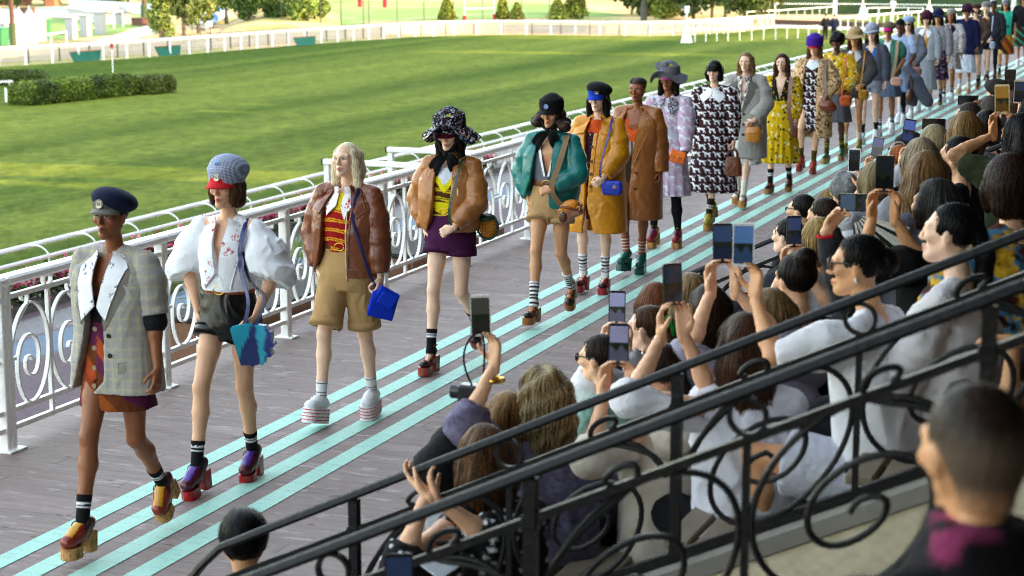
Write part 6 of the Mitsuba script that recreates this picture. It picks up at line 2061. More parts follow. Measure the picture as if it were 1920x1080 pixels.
V, F = Sdf().box(c, (.085, .045, .060), .03, R=roty(-.45)).box(c + [-.055, -.01, -.035], (.055, .045, .065), .03, R=roty(-.3), k=.01).mesh(.006)
hput(p, k, 'body', (V, F), 'leather', lambda V: mixc('#7a4a34', '#a87860', nz(V, (14, 14, 14), 3)))
V, F = Sdf().ell(c + [-.02, -.035, .04], (.085, .028, .05), R=roty(-.45), k=.01).mesh(.006); hput(p, k, 'flap', (V, F), 'leather', '#c8780e')
V, F = Sdf().ell(c + [-.06, -.06, -.05], (.035, .012, .045), k=.01).mesh(.005); hput(p, k, 'tab', (V, F), 'leather', '#4a2414')
hput(p, k, 'handle', tube(spline([c + [-.09, -.05, .03], c + [-.02, -.085, .035], c + [.06, -.06, .02], c + [.095, -.03, .06]], 14), .009, 7), 'leather', '#6a3418')
for q in ((-.085, -.055, .0), (.07, -.055, .03)):
    V, F = trimesh.creation.torus(.014, .004, 12, 6).vertices, trimesh.creation.torus(.014, .004, 12, 6).faces
    hput(p, k, 'ring', (V @ rotx(1.57).T + c + q, F), 'gold', '#d8a84a')
strap(p, k, [c + [-.085, -.05, .05], A([.085, -.225, 1.13]), A([.12, -.215, 1.28]), A([.155, -.15, 1.45]), p.J['shL'] + [-.02, -.03, .062]], .048, '#80684e', 'cloth')

# ---- 6: yellow leather coat
p = Person('model in long yellow leather coat and black cap with blue visor', -5.25, 15.70, skin='pale', lod=0, fine=1.22, head=(0, 7, 0), feet=dict(R=(-.11, -.06, .02, 0), L=(.08, .0, 0, 0)), pelvis=1.03, sole=.115,
           hands=dict(L=(.115, -.20, 1.06), R=(-.27, .04, 1.02)), elbows=dict(L=(1, .3, -.3), R=(-1, .6, 0)), lips='#c07074', brow='#241814')
p.body(hands=dict(L=((-.65, -.35, -.65), (-.5, .8, 0), .8, .6), R=((0, 0, -1), (1, 0, 0), .4, .4)))
z0 = p.pz
R = [(-.47, .275, .180), (-.2, .262, .170), (.08, .250, .160), (.25, .248, .158), (.39, .240, .140), (.45, .21, .108), (.49, .13, .082), (.52, .075, .062)]
YL = leather_col('#c07e0e')
p.torso('coat', R, 'leather', YL, sleeves={'L': ([.078, .094, .094, .088, .078], .84), 'R': ([.078, .092, .088, .084, .076], .95)}, shoulder=(.056, .035, .012), n=2.5, amp=.0025, freq=(9, 9, 6),
        cuts=[opening([z0 - .50, z0 - .2, z0 - .12, z0 + .54], [-.085, -.065, -.060, -.085], [.03, -.045, -.035, .065], -.015)])
p.patch('collar', [(.045, .56), (.10, .535), (.185, .395), (.07, .42)], R, .018, .010, 'leather', YL)
p.patch('collar', [(-.05, .56), (-.10, .535), (-.195, .395), (-.085, .42)], R, .018, .010, 'leather', YL)
p.patch('placket', [(-.035, -.10), (.0, -.10), (.045, .42), (.010, .42)], R, .006, .006, 'leather', YL)
p.patch('yoke_seam', [(-.22, .155), (.22, .155), (.22, .161), (-.22, .161)], R, .003, .004, 'leather', C('#8a5608'))
p.buttons([(.0, .30), (-.002, .17), (-.004, .06), (-.006, -.05)], R, .010, '#4a2c12', .013)
Rk = [(-.10, .16, .12), (.13, .138, .112), (.30, .155, .120), (.42, .145, .095), (.47, .10, .075), (.53, .064, .06)]
def kn6(V):
    c = stripes(V, [(0, '#2a1230'), (.02, '#0e0a12'), (.03, '#4a1a24')], .04)
    c[V[:, 2] > z0 + .42] = C('#c04a1a'); return c
p.torso('knit_dress', [(-.35, .18, .13)] + Rk, 'cloth', kn6, n=2.2, amp=.006)
p.hair('long', '#120e0e', length=.33, strands=200, vol=.9)
p.crown('#0e0e12', 'newsboy', scale=1.02)
p.add('cap_band', (lambda VF: (p.hw(VF[0]), VF[1]))(Sdf().stack([(.030, .087, .107, 0, .015), (.088, .090, .112, 0, .012)], n=2.1).mesh(.006)), 'cloth', C('#1238a8'))
p.visor('#1238a8', z=.052, r0=.086, depth=.072, drop=.032, y0=.012)
p.badge((.028, -.098, .080), .018, '#c9bda6', '#2a1a16')
for S in 'RL':
    p.sock(S, .15, '#e0e0e4', [(.0, .014, '#3a1a1c'), (.03, .042, '#3a1a1c'), (.060, .072, '#201418'), (.09, .11, '#3a1a1c'), (.126, .138, '#201418')])
    p.shoe(S, 'sandal', ['#8c1420', '#2a1216', '#931826'], plat=.065, heel=.125)
k = held(p, 'handbag', 'cobalt blue rounded bag with gold clasp, held by the yellow coat model', 'bag')
c = A([.19, -.16, .975])
V, F = Sdf().box(c, (.095, .035, .065), .034).mesh(.006); hput(p, k, 'body', (V, F), 'leather', '#16309e')
V, F = Sdf().box(c + [0, -.022, .022], (.092, .022, .046), .02).mesh(.006); hput(p, k, 'flap', (V, F), 'leather', '#1a38b4')
hput(p, k, 'clasp', chbox(c + [.02, -.05, .0], c + [.05, -.042, .03], .003), 'gold', '#d8a84a', smooth=False)
strap(p, k, [c + [-.085, -.02, .05], A([.10, -.235, 1.10]), A([.12, -.225, 1.25]), A([.155, -.165, 1.45]), p.J['shL'] + [-.03, -.03, .062]], .020, '#3c3a78')

# ---- 7: caramel leather coat, orange tank
p = Person('model with cornrows in long caramel leather coat over an orange tank', -5.23, 16.80, skin='dark', lod=0, fine=1.22, head=(-2, 3, 0), feet=dict(R=(-.035, -.18, .05, -8), L=(.055, .02, 0, 0)), pelvis=1.03, sole=.115,
           hands=dict(L=(.27, -.06, .90), R=(-.27, .05, .95)), lips='#7a3c3c', brow='#1a1210')
p.body(hands=dict(L=((0, -.2, -1), (-1, 0, 0), .45, .4), R=((0, 0, -1), (1, 0, 0), .4, .4)))
z0 = p.pz
R = [(-.50, .255, .170), (-.2, .248, .165), (.08, .242, .160), (.25, .245, .158), (.39, .240, .138), (.45, .21, .108), (.49, .13, .082), (.515, .075, .062)]
CL = leather_col('#8a5428')
p.torso('coat', R, 'leather', CL, sleeves={'L': ([.078, .090, .086, .082, .074], 1.02), 'R': ([.078, .090, .086, .082, .074], 1.0)}, shoulder=(.056, .035, .014), n=2.6, amp=.0025, freq=(9, 9, 6),
        cuts=[opening([z0 - .53, z0 - .2, z0 + .10, z0 + .42, z0 + .54], [-.26, -.22, -.14, -.115, -.09], [-.045, -.02, .0, .07, .075], -.015)])
p.patch('lapel', [(.06, .55), (.11, .52), (.165, .38), (.135, .355), (.15, .33), (.02, .02), (.0, .05), (.05, .35)], R, .012, .009, 'leather', leather_col('#94602e'))
p.buttons([(.05, .09), (.045, -.05), (.04, -.2)], R, .006, '#3a2414', .014)
Rk = [(-.05, .16, .12), (.13, .142, .112), (.30, .158, .120), (.40, .15, .100), (.45, .13, .085)]
p.torso('tank', Rk, 'cloth', lambda V: np.where(((V[:, 2] < z0 + .24) & (np.abs(V[:, 0] + .02) < .06))[:, None], stripes(V, [(0, '#9a9a98'), (.03, '#5a3c30')], .06, 0), C('#c2501e')), n=2.2, amp=.005, cuts=[opening([z0 + .34, z0 + .37, z0 + .48], [-.01, -.045, -.06], [.01, .045, .06], .0)])
p.torso('skirt', [(-.45, .20, .145), (-.1, .185, .14), (.12, .145, .112)], 'cloth', tonal('#2c2012', .3), n=2.2)
rr_ = np.linspace(-1.1, 1.1, 9); ms = []
for a in rr_:
    ms.append(tube(spline([(.060 * math.sin(a), -.060 + .02 * abs(a), .070), (.078 * math.sin(a), .0, .112 - .02 * a * a), (.080 * math.sin(a), .07, .105 - .02 * a * a), (.06 * math.sin(a), .115, .04), (.04 * math.sin(a), .115, -.04)], 24), .0085, 7))
m = cat(ms); V, F = m.vertices, m.faces
sd = Sdf().ell((0, .024, .036), (.079, .098, .086), k=.02).cut(lambda P: -np.maximum(P[..., 1] + .03 - .35 * np.clip(P[..., 2], 0, .1), P[..., 2] - .066)).cut(lambda P: -.05 - P[..., 2])
hv, hf = sd.mesh(.006)
m2 = cat([m, (hv, hf)]); p.add('hair', (p.hw(m2.vertices), m2.faces), 'hair_fibre', np.vstack([np.tile(C('#1c1412'), (len(V), 1)), np.tile(C('#3a2a24'), (len(hv), 1))]))
for S in 'RL':
    p.sock(S, .14, '#8a4a34', [(.02, .03, '#e0dcd8'), (.05, .06, '#e0dcd8'), (.08, .09, '#e0dcd8'), (.11, .12, '#e0dcd8')])
    p.shoe(S, 'boot' if False else 'oxford', ['#0e544e', '#0e5e56', '#0c4a46', '#0e544e'], plat=.065, heel=.125)

# ---- 8: pink print dress, grey hat
p = Person('model in lilac pink print dress, grey bow hat and black stockings', -5.40, 18.40, skin='dark', lod=1, head=(0, 3, 0), feet=dict(R=(-.115, -.05, .02, 6), L=(.11, .05, 0, 0)), pelvis=1.02, sole=.115,
           hands=dict(L=(.235, -.15, .99), R=(-.25, .06, .98)), elbows=dict(L=(1, .6, 0), R=(-1, .6, 0)), lips='#6a3032', brow='#1a1210')
p.body(hands=dict(L=((-.5, -.5, -.5), (-.6, .6, .2), .7, .6), R=((0, 0, -1), (1, 0, 0), .4, .4)))
z0 = p.pz
R = [(-.47, .25, .175), (-.2, .225, .16), (.0, .195, .142), (.17, .152, .118), (.30, .178, .132), (.40, .178, .118), (.46, .15, .090), (.50, .10, .068), (.525, .068, .06)]
PK = lambda V: horse(V, '#b9a2bc', '#d0d6e2', .16, .10) * (.93 + .14 * nz(V, (8, 8, 8), 2)[:, None])
p.torso('dress', R, 'cloth', PK, sleeves={'L': ([.085, .100, .082, .065, .050], .92), 'R': ([.085, .098, .080, .062, .050], .92)}, shoulder=(.048, .02, .012), n=2.2, amp=.010, freq=(12, 12, 6), pleat=(16, .035, z0 + .12), res=.011)
p.patch('collar', [(.02, .54), (.09, .53), (.145, .46), (.085, .345), (.02, .45)], R, .012, .008, 'cloth', lambda Q: spots(Q, ['#8a8a9a', '#c8c8d4'], '#0c0c12', 160, .008, 2), res=.008)
p.patch('collar', [(-.02, .54), (-.09, .53), (-.145, .46), (-.085, .345), (-.02, .45)], R, .012, .008, 'cloth', lambda Q: spots(Q, ['#8a8a9a', '#c8c8d4'], '#0c0c12', 160, .008, 3), res=.008)
p.patch('bow', [(.04, .22), (.16, .16), (.14, .10), (.05, .15)], R, .012, .01, 'cloth', C('#b8c0cc'))
p.legs_cloth('stockings', 'plain_cloth', C('#0b0b0e'), r=(.088, .070, .055, .054, .037), amp=0)
p.hair('long', '#14100f', length=.22, vol=.9)
GH = tonal('#62646e', .2, (14, 14, 14))
p.crown('#62646e', 'bucket', z=.065, scale=1.22, col_fn=GH)
p.brim('#62646e', z=.07, r0=.10, r1=.215, drop=.11, wave=.05, nw=3, ph=2.0, col_fn=GH, lift_front=.12)
p.visor('#c05a90', z=.055, r0=.088, depth=.080, drop=.036)
p.badge((.055, -.075, .15), .026, '#dcc814', '#a89410', name='flower_badge')
V, F = Sdf().ell((-.075, -.075, .15), (.06, .03, .045), R=roty(.6), k=.02).ell((-.01, -.09, .165), (.045, .03, .04), R=roty(-.5), k=.02).ell((-.045, -.095, .15), (.022, .022, .022), k=.01).mesh(.009, .008, (20, 20, 20))
p.add('hat_bow', (p.hw(V), F), 'cloth', GH)
for S in 'RL':
    p.sock(S, .125, '#15120e', [(.02, .032, '#b09024'), (.05, .062, '#b09024'), (.08, .092, '#b09024'), (.105, .115, '#b09024')])
    p.shoe(S, 'oxford', ['#b08058', '#4a1430', '#b98d5c', '#7c1a1a', 'cork'], plat=.065, heel=.12)
k = held(p, 'handbag', 'orange envelope bag held by the lilac dress model', 'bag')
c = p.J['wrL'] + A([-.055, -.09, -.03])
V, F = Sdf().box(c, (.085, .022, .062), .012, R=roty(.2)).mesh(.008); hput(p, k, 'body', (V, F), 'leather', '#c8560c')
V, F = Sdf().box(c + [.01, -.022, .03], (.083, .012, .035), .01, R=roty(.26)).mesh(.008); hput(p, k, 'flap', (V, F), 'leather', '#d8640e')
hput(p, k, 'clasp', chbox(c + [.0, -.04, -.01], c + [.02, -.034, .01], .002), 'gold', '#d8a84a', smooth=False)

# ---- 9: black bob, brown horse print dress
p = Person('model with black bob in brown and white horse print dress', -5.32, 19.90, skin='pale', lod=1, head=(0, 5, 0), feet=dict(R=(-.06, .22, .06, 20), L=(.0, -.12, 0, 0)), pelvis=1.01, sole=.105,
           hands=dict(L=(.255, -.06, .92), R=(-.26, .0, .95)), elbows=dict(L=(1, .8, 0), R=(-1, .8, 0)), lips='#b06066')
p.body(hands=dict(L=((0, -.2, -1), (-1, 0, 0), .9, .7), R=((0, 0, -1), (1, 0, 0), .4, .4)))
z0 = p.pz
R = [(-.60, .275, .19), (-.3, .245, .175), (.0, .200, .145), (.17, .155, .120), (.30, .185, .135), (.40, .185, .118), (.46, .15, .090), (.50, .10, .068), (.525, .068, .06)]
HB = lambda V: horse(V, '#2e1418', '#dcdee4', .115, .088)
p.torso('dress', R, 'cloth', HB, sleeves={'L': ([.090, .100, .085, .068, .050], .92), 'R': ([.090, .100, .085, .068, .050], .92)}, shoulder=(.050, .03, .016), n=2.2, amp=.010, freq=(12, 12, 6), pleat=(14, .045, z0 + .10), res=.010)
p.patch('collar', [(.0, .535), (.085, .54), (.165, .465), (.09, .385), (.005, .46)], R, .012, .008, 'plain_cloth', C('#e2e6ea'))
p.patch('collar', [(-.0, .535), (-.085, .54), (-.165, .465), (-.09, .385), (-.005, .46)], R, .012, .008, 'plain_cloth', C('#e2e6ea'))
p.hair('bob', '#100c0e', strands=160, fringe=True, vol=1.06)
for S in 'RL':
    p.sock(S, .16, '#2a1a16', [(.05, .062, '#d0ccc4'), (.075, .087, '#d0ccc4')])
    p.shoe(S, 'oxford', ['#8a7a1c', '#9a8a20', '#a8804c', '#8a7a1c', 'cork'], plat=.06, heel=.11)
k = held(p, 'tote_bag', 'brown woven leather tote carried by the horse print dress model', 'bag')
c = p.J['wrL'] + A([.0, -.03, -.26])
V, F = Sdf().stack([(-.11, .105, .055), (.0, .10, .05), (.10, .075, .03)], n=4).mesh(.009); V = V + c
hput(p, k, 'body', (V, F), 'leather', lambda V: mixc('#4a220e', '#7a401c', ((np.sin(V[:, 0] * 200) * np.sin(V[:, 2] * 200)) > 0) * 1.0))
for dy in (-.03, .03):
    hput(p, k, 'handle', tube(spline([c + [-.05, dy, .09], c + [-.03, dy * .7, .17], c + [.03, dy * .7, .17], c + [.05, dy, .09]], 14), .008, 6), 'leather', '#5a2c12')

# ---- 10: grey check coat
p = Person('model with long fair hair in oversized grey check coat', -5.42, 21.70, skin='pale', lod=1, head=(0, 4, 0), feet=dict(R=(-.09, .10, .05, 12), L=(.04, -.15, 0, 0)), pelvis=1.015, sole=.09,
           hands=dict(L=(.15, -.16, 1.05), R=(-.27, .05, .95)), elbows=dict(L=(1, .4, -.2), R=(-1, .6, 0)), lips='#a86468', brow='#5a4432')
p.body(hands=dict(L=((-.7, -.4, -.5), (-.4, .8, 0), .7, .6), R=((0, 0, -1), (1, 0, 0), .4, .4)))
z0 = p.pz
R = [(-.42, .275, .18), (-.2, .268, .175), (.08, .262, .168), (.25, .262, .165), (.39, .258, .145), (.45, .22, .110), (.49, .13, .082), (.515, .075, .062)]
p.torso('coat', R, 'grey_check', (1, 1, 1), sleeves={'L': ([.086, .100, .097, .094, .088], .86), 'R': ([.086, .100, .095, .092, .086], .95)}, shoulder=(.058, .05, .02), n=2.6, amp=.007, uvf=True,
        cuts=[opening([z0 - .45, z0 - .2, z0 + .1, z0 + .42, z0 + .54], [-.24, -.20, -.11, -.085, -.085], [-.05, -.03, -.01, .075, .085], -.015)])
p.patch('lapel', [(.07, .55), (.12, .52), (.185, .42), (.15, .39), (.16, .365), (.02, .12), (.0, .15), (.06, .36)], R, .010, .009, 'cloth', tonal('#5c5852', .25, (70, 70, 40)))
p.patch('lapel', [(-.07, .55), (-.12, .52), (-.185, .42), (-.15, .39), (-.16, .365), (-.11, .12), (-.095, .15), (-.08, .36)], R, .010, .009, 'cloth', tonal('#5c5852', .25, (70, 70, 40)))
p.buttons([(.03, .11), (.03, -.01), (.03, -.13)], R, .008, '#1a1614', .017)
Rk = [(-.50, .205, .15), (-.1, .19, .14), (.13, .150, .118), (.30, .160, .125), (.42, .15, .100), (.47, .11, .085)]
p.torso('print_dress', Rk, 'cloth', lambda V: spots(V, ['#2a2020', '#4a3a38', '#8a5a48'], '#d8d4d0', 260, .016, 5), n=2.2, amp=.010, pleat=(14, .04, z0 + .1), cuts=[opening([z0 + .30, z0 + .34, z0 + .52], [-.01, -.025, -.04], [.01, .025, .04], .0)])
for g in (1, -1):
    p.patch('frill', [(g * .015, .56), (g * .075, .555), (g * .085, .45), (g * .065, .30), (g * .035, .20), (g * .008, .27), (g * .03, .42)], Rk, .020, .012, 'plain_cloth', lambda Q: spots(Q, ['#3a2c2c'], '#dedada', 60, .008, 5), wav=.03)
p.hair('long', '#9a7a50', length=.27, col2='#5e442a', strands=160, vol=.93)
for S in 'RL':
    p.sock(S, .15, '#ddd6c8')
    p.shoe(S, 'sandal', ['#4a1e14', '#d8d0c0', '#a87848', '', 'cork'], plat=.075, heel=.09)
k = held(p, 'bucket_bag', 'tan crocodile bucket bag held by the grey check coat model', 'bag')
c = p.J['wrL'] + A([.02, -.06, -.15])
V, F = Sdf().stack([(-.095, .085, .055), (.02, .105, .062), (.085, .08, .045)], n=2.6).mesh(.009); V = V + c
hput(p, k, 'body', (V, F), 'leather', lambda V: mixc('#8a5414', '#b8782a', ((np.sin(V[:, 0] * 260) * np.sin(V[:, 2] * 260)) > -.2) * 1.0))
hput(p, k, 'handle', tube(spline([c + [-.08, -.0, .07], c + [-.04, -.03, .13], c + [.05, -.03, .12], c + [.09, 0, .06]], 14), .008, 6), 'leather', '#5a2c12')

# ---- 11: yellow floral dress
p = Person('model with long brown hair in yellow floral dress', -5.32, 23.15, skin='pale', lod=1, head=(2, 3, 0), H=1.70, feet=dict(R=(-.09, -.12, 0, 0), L=(.10, .16, .04, 15)), pelvis=1.005, sole=.09,
           hands=dict(L=(.235, -.10, .92), R=(-.24, .06, .95)), elbows=dict(L=(1, .7, 0), R=(-1, .6, 0)), lips='#b8686c')
p.body(hands=dict(L=((-.1, -.3, -1), (-1, .1, 0), .5, .5), R=((0, 0, -1), (1, 0, 0), .4, .4)))
z0 = p.pz
R = [(-.60, .265, .18), (-.3, .235, .165), (.0, .195, .142), (.17, .150, .116), (.30, .176, .130), (.40, .178, .115), (.46, .15, .088), (.50, .10, .066)]
def fl11(V):
    c = spots(V, ['#15120e', '#1c1810', '#e4dcae', '#6a5a10', '#e8e2c4'], '#c8a410', 900, .019, 6)
    yo = spots(V, ['#c8b020', '#8a7a1a', '#e0dca0'], '#12110c', 900, .011, 7)
    m = (V[:, 2] > z0 + .22) & (np.abs(V[:, 0]) < .115)
    return np.where(m[:, None], yo, c)
p.torso('dress', R, 'cloth', fl11, sleeves={'L': ([.080, .095, .085, .075, .048], .9), 'R': ([.080, .095, .085, .075, .048], .9)}, shoulder=(.045, .012, .008), n=2.2, amp=.012, freq=(14, 14, 6), pleat=(12, .06, z0 + .12), res=.010,
        cuts=[opening([z0 + .24, z0 + .28, z0 + .52], [-.006, -.02, -.07], [.006, .02, .07], .0)])
p.hair('long', '#4e3220', length=.30, col2='#2c1b12', strands=160, part=.01)
for S in 'RL':
    p.sock(S, .15, '#101014', [(.06, .072, '#d0d0d4'), (.085, .097, '#d0d0d4')])
    p.shoe(S, 'sandal', ['#6a3420', '#15131a', '#9a7048', '', 'cork'], plat=.065, heel=.10)
k = held(p, 'handbag', 'small brown bag on a wide brown strap, by the yellow floral dress model', 'bag')
c = A([.215, -.14, .83])
V, F = Sdf().box(c, (.05, .03, .075), .02).mesh(.009); hput(p, k, 'body', (V, F), 'leather', '#5a2e20')
strap(p, k, [c + [-.02, -.02, .07], A([.165, -.20, 1.05]), A([.155, -.175, 1.28]), p.J['shL'] + [-.02, -.07, .03], p.J['shL'] + [-.02, .03, .05]], .055, '#7a5544')

# ---- 12: purple hat, snake coat
p = Person('model in purple hat, red visor and snake print coat over horse print dress', -5.39, 25.40, skin='light', lod=1, head=(0, 6, 0), feet=dict(R=(-.135, -.05, .05, 12), L=(.04, -.05, 0, 0)), pelvis=1.015, sole=.10,
           hands=dict(L=(.19, -.15, 1.06), R=(-.27, .05, .98)), elbows=dict(L=(1, .4, -.2), R=(-1, .6, 0)), lips='#b8686c')
p.body(hands=dict(L=((-.6, -.4, -.5), (-.4, .8, 0), .7, .6), R=((0, 0, -1), (1, 0, 0), .4, .4)))
z0 = p.pz
R = [(-.52, .270, .18), (-.2, .262, .172), (.08, .256, .165), (.25, .256, .162), (.39, .250, .142), (.45, .21, .108), (.49, .13, .082), (.52, .075, .062)]
def snake(V):
    t = nz(V, (22, 22, 12), 3); b = nz(V, (9, 9, 6), 8)
    c = mixc('#b89468', '#d0b48c', b); m = np.abs(t - .5) < .045
    return np.where(m[:, None], C('#4a3018'), c)
p.torso('coat', R, 'cloth', snake, sleeves={'L': ([.082, .096, .092, .088, .078], .84), 'R': ([.082, .096, .090, .086, .076], .95)}, shoulder=(.056, .04, .014), n=2.5, amp=.009,
        cuts=[opening([z0 - .56, z0 - .1, z0 + .2, z0 + .54], [-.22, -.15, -.115, -.085], [.075, .07, .07, .08], -.015)])
p.torso('dress', [(-.42, .21, .16), (-.1, .195, .145), (.13, .155, .122), (.30, .168, .128), (.42, .15, .100), (.47, .11, .085), (.51, .07, .065)], 'cloth', HB, n=2.2, amp=.010, pleat=(10, .05, z0), res=.010)
p.patch('collar', [(.0, .53), (.06, .545), (.09, .46), (.0, .40)], R, .0, .012, 'plain_cloth', C('#d4dce6')); p.patch('collar', [(-.0, .53), (-.06, .545), (-.10, .46), (-.0, .40)], R, .0, .012, 'plain_cloth', C('#d4dce6'))
p.hair('long', '#6a4428', length=.24, strands=80, vol=.92)
p.crown('#3a1a86', 'bucket', z=.062, scale=1.2); p.brim('#3a1a86', z=.07, r0=.10, r1=.135, drop=.06, wave=.015, nw=3, lift_front=.08)
p.visor('#b0142a', z=.050, r0=.088, depth=.082, drop=.040); p.badge((.03, -.103, .072), .018, '#c9bda6', '#2a1a16')
for S in 'RL':
    p.sock(S, .14, '#4a3a14', [(.05, .062, '#1a1408'), (.09, .102, '#1a1408')])
    p.shoe(S, 'oxford', ['#8a2a1c', '#96301f', '#7c2418', '#8a2a1c'], plat=.06, heel=.11)
k = held(p, 'bucket_bag', 'glossy chestnut quilted bag on a brown strap, by the snake print coat', 'bag')
c = p.J['wrL'] + A([.06, -.06, -.12])
V, F = Sdf().ell(c, (.125, .07, .085), R=roty(.25), k=.01).mesh(.009); hput(p, k, 'body', (V, F), 'shine', lambda V: mixc('#4a1c0e', '#7a3418', ((np.sin(V[:, 0] * 160 + V[:, 2] * 160) * np.sin(V[:, 0] * 160 - V[:, 2] * 160)) > 0) * 1.0))
strap(p, k, [c + [-.06, -.03, .08], A([.20, -.20, 1.20]), A([.18, -.17, 1.35]), p.J['shL'] + [-.0, -.05, .05]], .05, '#6a5040')

# ================================================================ THE FARTHER MODELS
def solveX(px, Y, z):
    k = (px - 960) / FPX
    v0 = A([0, Y, z - CAM[2]])
    return (k * (v0 @ FWD) - v0 @ RIGHT) / (RIGHT[0] - k * FWD[0])


def far_model(label, px, Y, skin='pale', sole=.10, head=(0, 5, 0), stride=.24, top=None, sl=.9, hem=-.05, wide=.235, open_=None, inner='#c8c8cc', bottom=('shorts', '#777777', .4), hair=('long', '#4a3020', .28), hat=None, hatc='#888888', visor=None, bag=None,
              sock=None, shoe=('sneaker', ['#dcdee4', '#e0e2e6', '#dfe0e4']), tights=None, H=1.78, belt=None, collar=None, rot=0, left_up=True, shades=False, bs='cloth', brimr=.17):
    p = Person(label, solveX(px, Y, 1.2), Y, rot=rot, skin=skin, lod=2, sole=sole, head=head, H=H, feet=dict(R=(-.07, -stride * .6, 0, 0), L=(.07, stride, .05, 18)),
               hands=dict(L=(.17, -.17, 1.05) if left_up else (.26, -.06, .95), R=(-.25, .02, .97)), elbows=dict(L=(1, .5, -.2), R=(-1, .7, 0)))
    p.body(hands=dict(L=((-.6, -.4, -.5) if left_up else (0, -.2, -1), (-.4, .8, 0) if left_up else (-1, 0, 0), .7, .6), R=((0, -.1, -1), (1, 0, 0), .4, .4)))
    z0 = p.pz
    f = top if callable(top) else tonal(top, .1)
    R = [(hem, wide, .155), (.10, wide * .95, .145), (.25, wide * .98, .15), (.39, wide * .97, .132), (.45, wide * .82, .103), (.49, .13, .080), (.515, .075, .062)]
    cuts = []
    if open_:
        cuts = [opening([z0 + hem - .04, z0 + .1, z0 + .2, z0 + .42, z0 + .54], [-open_ - .05, -open_, -open_ * .9, -.09, -.08], [open_ * .5, open_ * .45, open_ * .45, .08, .08], -.02)]
        Ri = [(.02, .15, .12), (.24, .158, .124), (.36, .16, .118), (.43, .14, .095), (.48, .10, .075), (.51, .068, .06)]
        p.torso('shirt', Ri, 'cloth', inner if callable(inner) else tonal(inner, .08), n=2.2, cuts=[opening([z0 + .32, z0 + .37, z0 + .54], [-.005, -.02, -.045], [.005, .02, .045], .0)])
    p.torso('jacket' if open_ else 'top', R, bs, f, sleeves={'L': ([.088, .10, .092, .082, .060], sl), 'R': ([.088, .10, .09, .08, .060], sl)}, shoulder=(.052, .025, .01), n=2.5, cuts=cuts)
    if collar:
        for g in (1, -1): p.patch('collar', [(g * .01, .53), (g * .075, .54), (g * .12, .45), (g * .05, .36)], R, .012, .010, 'plain_cloth', C(collar))
    kind, bc, bh = bottom
    bf = bc if callable(bc) else tonal(bc, .1)
    Rb = [(-.125, .15, .118), (-.035, .19, .14), (.0, .186, .138), (.10, .16, .118), (.19, .138, .104)]
    if kind == 'shorts': p.shorts('shorts', 'cloth', bf, Rb, .094, bh, flare=1.05)
    else: p.torso('skirt', [(-bh, .25 if kind == 'skirt' else .20, .17), (-bh * .5, .215, .155), (.02, .185, .138), (.19, .138, .106)], 'cloth', bf, n=2.2, pleat=(12, .04, z0 + .1))
    if belt: p.belt(Rb, .15, .05, belt, buckle=False, off=.012)
    p.hair(hair[0], hair[1], length=hair[2], vol=.94 if hat else 1)
    if hat == 'bucket': p.crown(hatc, 'bucket', z=.062, scale=1.15); p.brim(hatc, z=.07, r0=.10, r1=brimr, drop=.085, wave=.02, nw=3, ph=px, lift_front=.07)
    elif hat == 'newsboy': p.crown(hatc, 'newsboy')
    elif hat == 'cap': p.crown(hatc, 'cap')
    if visor: p.visor(visor, z=.052, r0=.088, depth=.08, drop=.036)
    if shades: p.glasses()
    if tights: p.legs_cloth('stockings', 'plain_cloth', C(tights), r=(.088, .070, .055, .054, .037), amp=0)
    for S in 'RL':
        if sock: p.sock(S, .13, sock[0], [(.05, .07, sock[1]), (.09, .105, sock[1])] if len(sock) > 1 else [])
        p.shoe(S, shoe[0], shoe[1], plat=.07, heel=sole)
    if bag:
        lab, col, sz, sc = bag
        k = held(p, 'handbag', lab, 'bag')
        c = p.J['wrL'] + A([.03, -.06, -.13])
        V, F = Sdf().ell(c, sz, k=.01).box(c, A(sz) * .85, .02, k=.02).mesh(.012)
        hput(p, k, 'body', (V, F), 'leather', col)
        V, F = Sdf().box(c + [0, -sz[1] * .8, sz[2] * .35], (sz[0] * .85, .012, sz[2] * .5), .01).mesh(.012); hput(p, k, 'flap', (V, F), 'leather', C(col) * .85)
        strap(p, k, [c + [-.06, -.02, sz[2]], A([.16, -.20, 1.22]), A([.17, -.17, 1.36]), p.J['shL'] + [-.0, -.05, .05], p.J['shL'] + [0, .03, .05]], .05 if sc else .02, sc or col)
    return p


def floral(base, cols, n=500, r=.02, seed=1): return lambda V: spots(V, cols, base, n, r, seed)


def argyle(V):
    u, v = V[:, 0] / .11, V[:, 2] / .15
    a = np.floor(u + v).astype(int); b = np.floor(u - v).astype(int)
    pal = A([C(c) for c in ('#a4581c', '#c89434', '#4a2414', '#7a3a1a', '#d0b070')])
    return pal[(a * 3 + b * 5) % 5]


